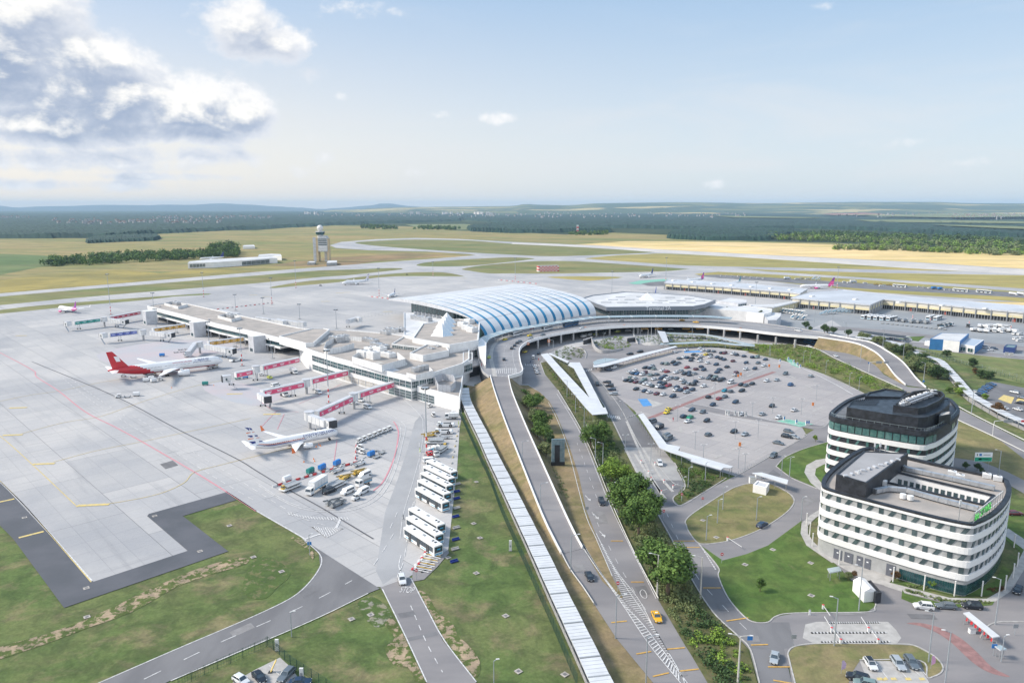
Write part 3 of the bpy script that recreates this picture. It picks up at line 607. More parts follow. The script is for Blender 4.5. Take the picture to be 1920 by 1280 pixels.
# manhole slabs in the grass
MH=mat('manhole_concrete',(.45,.42,.39),.9,ns=1.,na=.2)
for x,y in[(46,970),(290,967),(430,985),(375,1033),(162,1102),(163,1156),(475,1044),(528,1071),(695,1152),(659,1160),(840,1045),(893,1074),(948,1154),(888,981),(893,903),(900,1008),(1318,975),(1343,1007),(1397,1058),(1449,1030),(1521,1116),(1520,1055),(972,1258),(1059,1264)]:
 g=G(x,y);q=MB();q.box(g.x,g.y,.0,1.4,1.4,.1,MH,.7);q.box(g.x,g.y,.1,.7,.7,.03,ASPH,.7);tag(q.build('manhole_slab'),kind='structure')
PATCH=mat('asphalt_patch',(.155,.155,.165),.85,ns=.4,na=.1);PATCHL=mat('asphalt_patch_light',(.235,.23,.235),.85,ns=.4,na=.1)
for k,(x,y,dx,dy,ex,ey)in enumerate([(1110,960,22,-2,8,22),(1190,1100,20,-3,9,16),(1265,1045,30,-1,5,9),(1340,1130,26,-2,10,14),(1255,1255,24,-3,10,14),(1008,900,22,-2,8,20),(1075,1060,18,-2,7,11),(1165,820,18,2,9,17),(1400,1190,22,2,4,12),(1450,880,14,10,-10,8),(1560,1148,60,-1,6,5),(1700,1150,50,2,8,9),(1500,940,20,-10,12,8),(560,1110,26,-14,10,12),(430,1185,40,-18,8,9),(745,1150,30,-5,6,9),(1135,735,14,-1,10,15),(300,870,24,-7,10,9)]):
 sheet('road_patch',[(x,y),(x+dx,y+dy),(x+dx+ex,y+dy+ey),(x+ex,y+ey)],PATCH if k%2 and k<18 else PATCHL,.062)
 # ---------------- far country ----------------
rnd=random.Random(5)
FOREST=mat('forest_canopy',(.014,.05,.034),.95,ns=.012,na=.2,col2=(.006,.028,.024),lo=.3,hi=.7)
FORESTL=mat('forest_light',(.15,.18,.045),.95,ns=.03,na=.2,col2=(.065,.10,.03),lo=.3,hi=.7)
def forest(name,poly,label,h=14,ys=.5,xs=5,m=None,minh=.5):
 """canopy surface of a wood: bumpy height field with steep edges"""
 x0=min(p[0]for p in poly);x1=max(p[0]for p in poly);y0=min(p[1]for p in poly);y1=max(p[1]for p in poly)
 ny=int((y1-y0)/ys)+2;nx=int((x1-x0)/xs)+2;q=MB();ids={};fs=[]
 def hh(x,y):
  if not inside(x,y,poly):return None
  g=G(x,y);n=noise.noise((g.x*.006,g.y*.006,1.));r=rnd.random()
  return h*(.75+.35*n+.35*r)
 vs=[]
 for j in range(ny):
  for i in range(nx):
   x=x0+i*xs+(rnd.random()-.5)*xs*.5;y=y0+j*ys
   z=hh(x,y);g=G(x,y);vs.append((g.x,g.y,-.5 if z is None else z));ids[(i,j)]=z is not None
 for j in range(ny-1):
  for i in range(nx-1):
   if ids[(i,j)]or ids[(i+1,j)]or ids[(i,j+1)]or ids[(i+1,j+1)]:
    a=j*nx+i;fs.append((a,a+nx,a+nx+1,a+1))
 q.add(vs,fs,m or FOREST);return tag(q.build(name),label,'forest',kind='stuff')
forest('forest',[(-120,403),(-120,447),(0,447),(200,446),(300,438),(480,429),(580,425),(640,421),(770,418),(860,415),(870,408),(960,398),(600,397),(300,401),(0,402.5)],'dark green wood spreading to the mountains beyond the left meadow',15)
forest('forest',[(870,412),(900,407),(1100,403),(1300,399),(1500,403),(1620,410),(1780,414),(1960,420),(2040,424),(2040,450),(1900,444),(1780,440),(1640,432),(1500,428),(1380,432),(1300,430),(1150,427),(960,419)],'blue green wood in front of the hills on the right',14)
forest('forest',[(875,428),(960,420),(1060,424),(1140,430),(1145,436),(1060,436),(960,437),(885,434)],'dark plantation with a straight edge behind the runway',15,.35,3)
forest('forest',[(160,453),(180,448),(230,444),(295,443),(301,447),(290,451),(210,454),(165,456)],'narrow oval copse alone in the left meadow',10,.35,2.5)
forest('forest',[(1250,446),(1262,436),(1330,430),(1430,432),(1520,440),(1438,450),(1400,451),(1330,451),(1262,448)],'rounded green wood at the edge of the golden field',14,.35,3)
HM=bpy.data.materials.new('hill_fields');HM.use_nodes=True
q=NB(HM.node_tree);p_=HM.node_tree.nodes['Principled BSDF'];p_.inputs['Roughness'].default_value=1
v=q.n('ShaderNodeNewGeometry').outputs['Position']
mp=q.n('ShaderNodeMapping',vector_type='TEXTURE');q.put(mp.inputs[0],v);mp.inputs['Scale'].default_value=(2200,900,4000);mp.inputs['Rotation'].default_value=(0,0,.2)
vo=q.n('ShaderNodeTexVoronoi');q.put(vo.inputs['Vector'],mp.outputs[0]);vo.inputs['Scale'].default_value=1.
r_,g_,b_=q.sep(vo.outputs['Color'])
c_=q.mix(q.ss(r_,.35,.4),(.05,.085,.04),(.15,.16,.06));c_=q.mix(q.ss(g_,.62,.66),c_,(.42,.34,.15))
c_=q.mix(q.ss(q.noise(v,.0011,5),.45,.55),c_,(.045,.075,.04))
q.put(p_.inputs['Base Color'],c_)
MTN=mat('mountain_wood_hazed',(.055,.085,.09),1.,ns=.0006,na=.3,col2=(.075,.10,.10))  # wooded slopes, with some blue haze mixed into the colour
def hills(name,xs,ys0,d0,d1,tops,m,n=26,seed=0):
 """terrain from distance d0 to d1; tops = [(photo x, photo y of the skyline)]"""
 q=MB();cols=list(range(xs[0],xs[1],12));vs=[]
 for j in range(n+1):
  f=j/n;d=d0+(d1-d0)*f
  for x in cols:
   i=max(k for k in range(len(tops))if tops[k][0]<=x)if x>=tops[0][0]else 0
   i=min(i,len(tops)-2);t=(x-tops[i][0])/(tops[i+1][0]-tops[i][0]);t=max(0,min(1,t));t=t*t*(3-2*t)
   sky_y=tops[i][1]*(1-t)+tops[i+1][1]*t
   X=(x-960)/F/CP*d1;az=X/d1
   top=CAMH+(YH-sky_y)/F*d1/CP**2
   g=Vector((az*d,d,0));prof=math.sin(min(1,f*1.15)*PI/2)**1.3
   nz=noise.noise((g.x*.0006+seed,g.y*.0006,3))*.5+noise.noise((g.x*.002+seed,g.y*.002,3))*.25
   vs.append((g.x,g.y,-2+(top+2)*max(0,prof*(1+.30*nz*(1-f)))+.05*nz*top*0))
 w=len(cols)
 fs=[(j*w+i,j*w+i+1,(j+1)*w+i+1,(j+1)*w+i)for j in range(n)for i in range(w-1)]
 q.add(vs,fs,m);return tag(q.build(name,smooth=True),kind='structure')
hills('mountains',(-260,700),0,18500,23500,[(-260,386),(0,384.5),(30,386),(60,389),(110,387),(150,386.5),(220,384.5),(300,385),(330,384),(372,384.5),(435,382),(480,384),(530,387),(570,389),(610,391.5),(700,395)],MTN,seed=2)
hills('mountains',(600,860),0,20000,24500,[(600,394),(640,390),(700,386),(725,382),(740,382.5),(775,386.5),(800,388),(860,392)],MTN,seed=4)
hills('hills',(560,2100),0,9000,17000,[(560,397),(650,393),(760,388.5),(850,387.5),(960,386.5),(985,383),(1010,384.5),(1060,385.3),(1120,382),(1260,380.5),(1430,382),(1500,381),(1620,380),(1720,380),(1800,382),(1960,383),(2100,384)],HM,seed=7)
# pale and red speckle of far towns
WALLW=mat('far_wall_white',(.40,.40,.40),.8);ROOFR=mat('far_roof_red',(.35,.17,.12),.8)
q=MB()
def town(n,x0,x1,y0,y1,h=7):
 for _ in range(n):
  x=rnd.uniform(x0,x1);y=rnd.uniform(y0,y1)+(x-(x0+x1)/2)*0;g=G(x,y);s=rnd.uniform(7,16);hh_=rnd.uniform(12,20)+h
  q.box(g.x,g.y,0,s,s*.7,hh_,WALLW,rnd.random()*3)
  q.box(g.x,g.y,hh_,s*1.05,s*.75,2.5,ROOFR if rnd.random()<.6 else WALLW,0)
town(90,100,420,417,425);town(60,280,520,409,414,9);town(80,560,980,403,409,9);town(90,980,1400,402,412,8);town(90,1560,1960,400,408,8);town(110,1780,1960,404,412);town(50,980,1100,398,402,12);town(25,-40,60,411,413,8)
tag(q.build('town'),'pale houses of far towns scattered through the woods','town',kind='stuff')
def fields(pts,m,z=.5):return sheet('far_field',pts,m,z)
FG=mat('far_field_green',(.17,.20,.09),1.,ns=.003,na=.1)
FY=mat('far_field_gold',(.42,.36,.20),1.,ns=.003,na=.1)
fields([(1620,409),(1800,401),(1960,406),(1960,410),(1780,412.5)],FG,19)
fields([(1600,417),(1720,416.5),(1960,421),(1960,425),(1820,424),(1640,421)],FG,16)
fields([(1740,428),(1900,432),(1960,436),(1960,440),(1880,437),(1780,431)],FG,18)
fields([(1330,408),(1420,410),(1560,412.5),(1500,414),(1380,412.5)],FG,19)
fields([(760,421),(870,420),(1000,427),(980,430),(860,431),(780,426)],FG,.3)
fields([(1640,398),(1780,392),(1840,393),(1760,399)],FY,26)
fields([(1540,406),(1620,403),(1660,405),(1560,408)],mat('brick_field',(.35,.15,.13),1.),26)
# eleven far apartment blocks
ab=MB();ab.box(0,0,0,38,16,44,mat('apartment_wall',(.66,.63,.60),.8));AB=None
for i,x in enumerate([772,784,832,838,846,858,868,891,897,903,914,921,574,580,592]):
 o=ab.build('apartment_block')if AB is None else AB.copy()
 if AB is None:AB=o
 else:COL.objects.link(o)
 g=G(x,403.5+(i%3)*.4);o.location=g;o.scale=(1,1,.8+.3*rnd.random());o.rotation_euler.z=.3*i
 auto(o,'pale apartment block rising from the far town','building','far apartment blocks')
 # haze: the air between the camera and the hills
q=MB();q.add([(-31000,-2600,-3),(31000,-2600,-3),(31000,25500,-3),(-31000,25500,-3),(-31000,-2600,270),(31000,-2600,270),(31000,25500,270),(-31000,25500,270)],[(3,2,1,0),(4,5,6,7),(0,1,5,4),(1,2,6,5),(2,3,7,6),(3,0,4,7)],None)
hm=bpy.data.materials.new('haze_air');hm.use_nodes=True;t=hm.node_tree;t.nodes.clear()
pv=t.nodes.new('ShaderNodeVolumePrincipled');pv.inputs['Color'].default_value=(.52,.76,1.,1);pv.inputs['Density'].default_value=HAZE=4.4e-5;pv.inputs['Anisotropy'].default_value=0
mo=t.nodes.new('ShaderNodeOutputMaterial');t.links.new(pv.outputs[0],mo.inputs['Volume'])
q.ms=[hm];hzo=q.build('haze');tag(hzo,'pale blue air that fades the far country','haze',kind='stuff')
# ---------------- buildings ----------------
PANEL=mat('white_panel',(.74,.75,.76),.55,ns=.35,na=.06)
PANEL2=mat('pale_grey_panel',(.52,.54,.58),.6,ns=.3,na=.08)
PLASTER=mat('beige_plaster',(.50,.48,.45),.8,ns=.3,na=.1)
GRAVEL=mat('roof_gravel',(.38,.345,.32),.95,ns=.12,na=.14,col2=(.29,.27,.255))
ROOFW=mat('roof_membrane',(.60,.61,.63),.7,ns=.05,na=.1)
DARK=mat('recess_shade_dark',(.045,.048,.055),.8)  # shade of undercrofts and openings put into a near-black colour
STEEL=mat('galvanised_steel',(.38,.40,.43),.45,.4)
DUCT=mat('duct_metal',(.50,.52,.55),.4,.5,ns=.5,na=.12)
CONC=mat('concrete_cast',(.42,.42,.43),.85,ns=.25,na=.1)
GLASS=mat('glass_teal',(.035,.12,.13),.12,.25,ns=.25,na=.3,col2=(.02,.05,.065),spec=.8)
GLASSB=mat('glass_blue',(.035,.23,.41),.25,0.,ns=.08,na=.2,col2=(.01,.14,.28),spec=.4)
GLASSC=mat('canopy_glass',(.36,.44,.47),.2,.1,ns=.2,na=.1,spec=.7)
BLACKM=mat('black_cladding',(.028,.032,.042),.5,ns=.6,na=.3)
BANDW=mat('white_band',(.80,.80,.81),.5,ns=.1,na=.05)
GREYF=mat('grey_facade',(.38,.39,.40),.7,ns=.3,na=.1)
YELF=mat('yellow_panel',(.66,.60,.38),.6,ns=.1,na=.08)
REDD=mat('red_door',(.45,.10,.07),.6)
def inset(P,d):
 n=len(P);ar=sum(P[i].x*P[(i+1)%n].y-P[(i+1)%n].x*P[i].y for i in range(n));s_=1 if ar>0 else-1;out=[]
 for i in range(n):
  a,b_,c=P[i-1],P[i],P[(i+1)%n]
  d1=(b_-a).xy.normalized();d2=(c-b_).xy.normalized()
  n1=Vector((-d1.y,d1.x))*s_;n2=Vector((-d2.y,d2.x))*s_;m_=(n1+n2)
  if m_.length<.2:m_=n1
  m_.normalize();k=d/max(.35,m_.dot(n1));out.append(Vector((b_.x+m_.x*k,b_.y+m_.y*k,b_.z)))
 return out
def block(parent,pts,z,z0=0,wall=None,roof=None,par=.7,world=False,wname='wall',rname='roof',th=.5,hole=None):
 P=[Vector((p[0],p[1],z))for p in pts]if world else[G(p[0],p[1],z)for p in pts]
 wall=wall or PANEL;n=len(P)
 if sum(P[i].x*P[(i+1)%n].y-P[(i+1)%n].x*P[i].y for i in range(n))<0:P.reverse()
 q=MB();I=inset(P,th);lo=[Vector((p.x,p.y,z0))for p in P];J=[Vector((p.x,p.y,z-par))for p in I]
 q.add(lo+P,[(i,(i+1)%n,n+(i+1)%n,n+i)for i in range(n)],wall)
 q.add(P+I,[(i,(i+1)%n,n+(i+1)%n,n+i)for i in range(n)],wall)
 q.add(I+J,[(i,(i+1)%n,n+(i+1)%n,n+i)for i in range(n)],wall)
 w=q.build(wname,parent=parent)
 q=MB()
 if hole:
  tr=tessellate_polygon([J,hole]);A=J+hole
  fs=[]
  for t_ in tr:
   nz=(A[t_[1]]-A[t_[0]]).cross(A[t_[2]]-A[t_[0]]).z
   fs.append(t_ if nz>0 else(t_[0],t_[2],t_[1]))
  q.add(A,fs,roof or GRAVEL)
 else:q.poly(J,roof or GRAVEL)
 r=q.build(rname,parent=parent)
 return P,w
def windows(parent,a,c,z0,z1,bays,gap=.5,nx=4,ny=2,glass=None,frame=None,name='window',ends=.3,proud=.06,skip=()):
 """a row of framed windows on the wall line a -> c (world), on the side of the camera"""
 a,c=Vector((a[0],a[1],0)),Vector((c[0],c[1],0));d=c-a;L=d.length;d.normalize()
 n=Vector((d.y,-d.x,0));mid=(a+c)/2
 if n.dot(Vector((0,0,0))-mid)<0:n=-n
 w=(L-2*ends-gap*(bays-1))/bays
 for k in range(bays):
  if k in skip:continue
  s=ends+k*(w+gap);q=MB()
  p0=a+d*s+n*.02;p1=a+d*(s+w)+n*.02;t=n*proud
  q.add([p0+t+Vector((0,0,z0)),p1+t+Vector((0,0,z0)),p1+t+Vector((0,0,z1)),p0+t+Vector((0,0,z1)),
p0+Vector((0,0,z0)),p1+Vector((0,0,z0)),p1+Vector((0,0,z1)),p0+Vector((0,0,z1))],
[(0,1,2,3),(3,2,6,7),(4,5,1,0),(0,3,7,4),(1,5,6,2)],glass or GLASS)
  fr=frame or PANEL;t2=n*(proud+.05)
  for i in range(nx+1):
   p=p0.lerp(p1,i/nx)+t2;q.beam(p+Vector((0,0,z0)),p+Vector((0,0,z1)),.12,fr,.12)
  for j in range(ny+1):
   z=z0+(z1-z0)*j/ny;q.beam(p0+t2+Vector((0,0,z)),p1+t2+Vector((0,0,z)),.12,fr,.12)
  q.build(name,parent=parent)
def cols(mb,pts,z0,z1,r,m,n=8):
 for p in pts:mb.cyl((p[0],p[1],z0),(p[0],p[1],z1),r,None,n,m)
def unit(parent,x,y,z,sx,sy,sz,rz=ROTA,m=None,name='air_unit',fans=2):
 """roof plant: casing, louvres and fan rings"""
 g=G(x,y,z);q=MB();q.box(g.x,g.y,z,sx,sy,sz,m or DUCT,rz)
 c_,s_=math.cos(rz),math.sin(rz)
 for i in range(fans):
  o_=(i+.5)/fans-.5;cx,cy=g.x+c_*sx*o_,g.y+s_*sx*o_
  q.cyl((cx,cy,z+sz),(cx,cy,z+sz+.25),min(sx/fans,sy)*.36,None,10,PANEL)
  q.cyl((cx,cy,z+sz+.25),(cx,cy,z+sz+.27),min(sx/fans,sy)*.28,None,10,DARK)
 for i in range(3):q.box(g.x,g.y,z+sz*(.2+.25*i),sx+.06,sy+.06,.08,STEEL,rz)
 return q.build(name,parent=parent)
def screenwall(parent,pts,z0,z1,m=None,world=False,step=1.6,name='plant_screen'):
 P=[Vector(p)for p in pts]if world else[G(x,y,z1)for x,y in pts]
 q=MB()
 for i in range(len(P)-1):
  a,c=P[i],P[i+1];a=Vector((a.x,a.y,z0));c=Vector((c.x,c.y,z0));L=(c-a).length;k=max(1,int(L/step))
  for j in range(k):
   p,r=a.lerp(c,(j+.04)/k),a.lerp(c,(j+.96)/k);h=Vector((0,0,(z1-z0)/2))
   q.beam(p+h,r+h,.12,m or PANEL,z1-z0)
   q.beam(a.lerp(c,j/k),a.lerp(c,j/k)+h*2,.10,STEEL)
 return q.build(name,parent=parent)
 # --- the pier ---
pier=tag(empty('pier_building',G(420,640)),'long flat-roofed passenger pier with stair towers, reaching out to the red-tailed airliner','building')
def pier_done():pass
def setp(root):
 """children were built in world space: keep them there"""
 bpy.context.view_layer.update()
 for ch in root.children:ch.matrix_parent_inverse=root.matrix_world.inverted()
PZ=12.
near=[(276,573),(347,590.5),(407,606.5),(473,620.5),(524,633)]
far=[(604,619),(560,614),(462,593.5),(352,569),(307,567.5)]
P_,w_=block(pier,near+far,PZ,8.6,PANEL,GRAVEL)
Nw=[G(x,y,PZ)for x,y in near];Fw=[G(x,y,PZ)for x,y in far]
inn=inset([Vector((p.x,p.y,0))for p in Nw+Fw],1.6)
q=MB();q.prism(inn,5.4,8.7,GLASS);q.build('window_band',parent=pier)
inn1=inset([Vector((p.x,p.y,0))for p in Nw+Fw],.3)
q=MB();q.prism(inn1,4.3,5.5,PANEL);q.build('floor_slab',parent=pier)
inn2=inset([Vector((p.x,p.y,0))for p in Nw+Fw],7.)
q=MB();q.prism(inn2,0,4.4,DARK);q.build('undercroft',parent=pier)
for k in range(4):
 for p in along(Nw[k],Nw[k+1],5)[:-1]:
  q=MB();g=p+Vector((.6,1.2,0));q.cyl((g.x,g.y,0),(g.x,g.y,4.4),.45,None,10,CONC);q.build('column',parent=pier)
for x,y in[(330,566.5),(430,590)]:
 screenwall(pier,[(x-22,y+1),(x+4,y+8),(x+22,y+3.5),(x-4,y-2.5),(x-22,y+1)],PZ-.7,PZ+1.6)
 unit(pier,x+2,y+4,PZ-.6,12,5,2.4)
for x in(300,392,505):q=MB();g=G(x,600 if x>330 else 575,PZ-.6);q.box(g.x,g.y,PZ-.6,1.5,1.5,.8,DUCT,ROTA);q.build('roof_vent',parent=pier)
for x,y in[(273,608),(362,631),(473,660)]:
 g=G(x,y);n_=Vector((math.cos(ROTA+PI/2),math.sin(ROTA+PI/2),0));c0=g+n_*4
 q=MB();q.box(c0.x,c0.y,0,8,9,11,PANEL2,ROTA);q.box(c0.x,c0.y,11,8.5,9.5,.35,PANEL,ROTA)
 st=q.build('stair_tower',parent=pier)
 q=MB()
 for k in range(4):q.box(c0.x-n_.x*4.55+math.cos(ROTA)*(k*1.1-1.6),c0.y-n_.y*4.55+math.sin(ROTA)*(k*1.1-1.6),.6,.7,.12,2.2,GLASS,ROTA)
 q.build('window',parent=st)
 # raised block where the pier meets the hall
block(pier,[(523,629.5),(585,615),(607,615),(618,617),(588,642),(573,643)],14.5,9,PANEL,GRAVEL)
setp(pier)
# --- terminal body ---
term=tag(empty('terminal_building',G(760,700)),'white stepped terminal with plant screens, skylights and banded windows behind the jet bridges','building')
BZ=12.5
bodyN=[(560,637),(573,652),(585,657),(632,671),(728,696),(771,706)]
bodyR=[(813,698),(867,681)]
bodyF=[(880,672),(880,640),(800,615),(757,628),(700,622),(650,618),(616,618)]
P_,w_=block(term,bodyN+bodyR+bodyF,BZ,0,PANEL,GRAVEL,th=.7)
NB_=[G(x,y,BZ)for x,y in bodyN];RB_=[G(x,y,BZ)for x,y in bodyR]
# tall bay facade in front of the camera: two floors of windows
windows(term,NB_[2],NB_[3],6.3,9.8,4);windows(term,NB_[2],NB_[3],1.2,4.2,4,nx=5)
windows(term,NB_[3],NB_[4],6.3,9.8,8);windows(term,NB_[3],NB_[4],.8,4.0,7,glass=PLASTER,nx=3)
windows(term,NB_[4],NB_[5],6.3,9.8,4);windows(term,NB_[4],NB_[5],.6,4.8,4,nx=5,ny=3)
windows(term,NB_[5],RB_[0],6.3,9.8,3);windows(term,NB_[5],RB_[0],.6,4.8,3,nx=5,ny=3)
windows(term,NB_[0],NB_[2],6.3,9.8,3);windows(term,NB_[0],NB_[2],1,4.5,3)
for k,(x,y,m)in enumerate([(600,680,PLASTER),(628,690,PANEL2),(700,722,PLASTER),(727,737,PANEL2)]):
 g=G(x,y);n_=Vector((math.cos(ROTA+PI/2),math.sin(ROTA+PI/2),0));
 q=MB();q.box(g.x+n_.x*3,g.y+n_.y*3,0,5.5,6.4,12.1,m,ROTA-.06);o=q.build('stair_tower',parent=term)
 if m is PLASTER:
  e=Vector((math.cos(ROTA-.06),math.sin(ROTA-.06),0));f0=g+e*2.9-n_*.35
  windows(term,f0,f0+e*5.2,1.2,11.,1,nx=2,ny=7,ends=.1)
  # hall with the tree-like skylight
CZ=17.
hall=[(792,606),(860,597),(900,602),(897,637),(843,646),(773,633)]
Hp=[G(x,y,CZ)for x,y in hall]
block(term,hall,CZ,11,PANEL,GRAVEL,th=.8)
q=MB();ins=inset([Vector((p.x,p.y,0))for p in Hp],2.5);q.prism(ins,0,11.5,PANEL2);q.build('wall',parent=term)
windows(term,G(893,652,11),G(853,662,11),1,10.5,2,nx=5,ny=6,proud=1.2)
windows(term,Hp[3].lerp(Hp[4],.55),Hp[4],12.2,14.2,1,nx=6)if False else None
# upper office strip left of the hall
block(term,[(734,644),(757,630),(772,634),(842,648),(838,655),(800,652)],14.5,12,PANEL,GRAVEL)
a_,c_=G(735,645,14.5),G(800,653,14.5);windows(term,a_,c_,12.3,14.,3,nx=5)
block(term,[(768,661),(793,666),(842,656),(836,647),(800,645)],15.5,11.8,PANEL,GRAVEL)
block(term,[(757,628),(757,585),(800,587),(862,600),(795,607),(775,633)],13.,0,PANEL,ROOFW)
# low annex at the corner
AZ=7.6
annex=[(782,723),(812,714),(868,703),(866,722),(862,744)]
block(term,annex,AZ,0,PANEL,GRAVEL)
A0=G(782,723,AZ);A1=G(862,744,AZ)
windows(term,A0,A0.lerp(A1,.42),.5,4.6,3,nx=5,ny=3)
# blue-glass facade towards the road
block(term,[(868,681),(886,674),(886,660),(868,660)],12.,5,PANEL,GRAVEL)
windows(term,G(868,681,12),G(886,675,12),6.5,10.5,1,nx=5)
windows(term,G(842,690,10),G(866,683,10),6.5,9.8,1,nx=5,proud=.5)if False else None
# terrace under the hall with parasol-like covers
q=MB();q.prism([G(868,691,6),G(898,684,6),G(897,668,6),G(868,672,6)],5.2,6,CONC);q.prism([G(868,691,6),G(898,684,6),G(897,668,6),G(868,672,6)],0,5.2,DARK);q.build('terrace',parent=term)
# plant on the roofs
screenwall(term,[(660,668),(716,684),(760,672),(745,660)],BZ-.7,BZ+3.2);screenwall(term,[(660,668),(672,660),(690,662)],BZ-.7,BZ+2.4)
for x,y,sx,sy,sz in[(684,668,8,6,3.6),(700,672,7,5,4.2),(712,662,8,5,4),(694,660,6,5,3),(728,668,9,5,2.5)]:unit(term,x,y,BZ-.6,sx,sy,sz,m=PANEL)
screenwall(term,[(607,652),(614,654),(640,650),(664,643)],BZ-.7,BZ+2.6);screenwall(term,[(607,652),(612,640),(630,632),(652,630),(678,632)],BZ-.7,BZ+2.2)
for x,y,sx,sy,sz in[(632,640,10,6,3.4),(645,636,6,5,3),(695,640,14,4,2),(712,651,16,4,2.4),(735,622,12,4,2.6),(723,626,8,4,2.2),(752,622,6,4,3)]:unit(term,x,y,BZ-.6,sx,sy,sz)
screenwall(term,[(762,698),(780,703),(812,694),(805,688)],BZ-.6,BZ+1.8,step=1.2)
for x,y in[(778,697),(788,694),(797,692)]:unit(term,x,y,BZ-.6,3,3,2.4)
screenwall(term,[(815,706),(822,721),(845,722),(854,714),(850,703),(830,700),(815,706)],AZ-.6,AZ+3,PANEL2)
for x,y in[(880,606),(868,612),(876,618),(885,622)]:unit(term,x,y,CZ-.6,6,5,3.2,m=PANEL)
for i in range(7):q=MB();g=G(780+i*7,587+i*1.2,13);q.box(g.x,g.y,12.4,3.2,3.2,2.,DUCT,.3);q.cyl((g.x,g.y,14.4),(g.x,g.y,14.7),1.1,None,10,DARK);q.build('air_unit',parent=term)
unit(term,790,600,12.4,22,4,3);unit(term,808,656,14.0,5,3,1.4);unit(term,820,652,14.0,4,3,1.6)
PYRLIT=mat('skylight_lit_white',(.82,.82,.82),.5);PYRSHADE=mat('skylight_shaded_blue',(.38,.50,.62),.3)  # sunlit left and shaded right pyramid faces, painted as two colours
def treelight(parent,px,z0):
 """row of four glazed pyramids one behind another"""
 for(x,y,w)in px:
  g=G(x,y,z0);q=MB();e1=Vector((math.cos(.08),math.sin(.08),0))*w/2;e2=Vector((-math.sin(.08),math.cos(.08),0))*w/2
  A,B_,C_,D_=g-e1-e2,g+e1*.1-e2*1.5,g+e1-e2*.9,g+e2;top=Vector((g.x,g.y,z0+w*.52))
  for a,c,m in((A,B_,PYRLIT),(B_,C_,PYRSHADE),(C_,D_,PYRSHADE),(D_,A,PYRLIT)):q.add([a,c,top],[(0,1,2)],m)
  for i in range(7):q.beam(B_.lerp(C_,i/6),top,.1,PANEL)
  q.build('skylight',parent=parent)
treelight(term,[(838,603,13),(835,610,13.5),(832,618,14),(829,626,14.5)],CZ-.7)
g=G(755,683,BZ-.6);q=MB();w=3.4
for k in range(4):
 a=ROTA+k*PI/2;c=a+PI/2;A=g+Vector((math.cos(a),math.sin(a),0))*w;B_=g+Vector((math.cos(c),math.sin(c),0))*w;top=g+Vector((0,0,3))
 q.add([A,B_,top],[(0,1,2)],GLASSC);q.beam(A,top,.12,PANEL);[q.beam(A.lerp(B_,i/4),top,.07,PANEL)for i in range(1,4)]
q.build('skylight',parent=term)
setp(term)
# --- the striped vaulted hall ---
court=tag(empty('vaulted_hall',G(960,640)),'big silver vaulted hall roof with curving blue glass stripes beside the elevated road','building')
def on_plane(px,py,A,B_):
 """point on the ray through a photo point that lies in the vertical plane A-B"""
 g=G(px,py,0);o=Vector((0,0,CAMH));d=g-o;n=Vector((-(B_-A).y,(B_-A).x,0))
 t=n.dot(A-o)/n.dot(d);return o+d*t
nA,nB=G(728,561,15.5),G(910,633,8.5);fA,fB=G(962,532.5,17),G(1117,594.5,8.5)
npx=[(728,561),(748,560.5),(770,562),(803,567.5),(845,579),(873,591),(890,602),(902,615),(908,624),(910,633)]
fpx=[(962,532.5),(985,533),(1010,536.5),(1050,545),(1083,554),(1102,562.5),(1111,570),(1116,579),(1118,587),(1117,594.5)]
NC=resamp([on_plane(*p,nA,nB)for p in npx],40);FC=resamp([on_plane(*p,fA,fB)for p in fpx],40)
print('court z near',[round(p.z,1)for p in NC[::5]],'far',[round(p.z,1)for p in FC[::5]])
NS=13
def shell(u,v):
 i=min(int(v*40),39);t=v*40-i
 a=NC[i].lerp(NC[i+1],t);c=FC[i].lerp(FC[i+1],t)
 p=a.lerp(c,u);p=p+Vector((0,0,1.2*math.sin(PI*u)*math.sin(PI*min(1,v*1.0))))
 # the road-side eave curves inwards
 s=math.sin(PI*u)*v**3*5.5
 return p+Vector((-.55,.85,0))*s
SILV=mat('silver_roof_sheet',(.68,.69,.71),.42,.12,ns=.05,na=.08)
SILV2=mat('silver_roof_seam',(.52,.54,.58),.4,.2)
us=[]
for k in range(NS):
 u0=(k+.02)/NS;us.append(u0)
q=MB();nv=48
def strip(q,f0,f1,m,v0=0,v1=1,lift=0.,sub=2):
 vs=[];n=0
 for j in range(nv+1):
  v=v0+(v1-v0)*j/nv;a,c=f0(v),f1(v)
  for s in range(sub+1):vs.append(shell(a+(c-a)*s/sub,v)+Vector((0,0,lift)))
 w=sub+1
 q.add(vs,[(j*w+s,j*w+s+1,(j+1)*w+s+1,(j+1)*w+s)for j in range(nv)for s in range(sub)],m)
def bw(v):return .022+.30*max(0,(v-.25)/.75)**1.5
for k in range(NS):
 lo_=(lambda kk:(lambda v:(kk+.0)/NS+(bw(v)/NS)))(k);hi_=(lambda kk:(lambda v:(kk+1)/NS))(k)
 strip(q,lo_,hi_,SILV,sub=3)
sh=q.build('roof_shell',parent=court,smooth=True)
for k in range(NS):
 q=MB();strip(q,lambda v:k/NS,lambda v:k/NS+bw(v)/NS,GLASSB,lift=.0,sub=1);q.build('glass_stripe',parent=court,smooth=True)
q=MB()
for vv in(.12,.24,.36,.48,.60,.70,.80,.90):
 for i in range(60):q.beam(shell(i/60,vv)+Vector((0,0,.06)),shell((i+1)/60,vv)+Vector((0,0,.06)),.22,SILV2,.08)
q.build('roof_seam',parent=court)
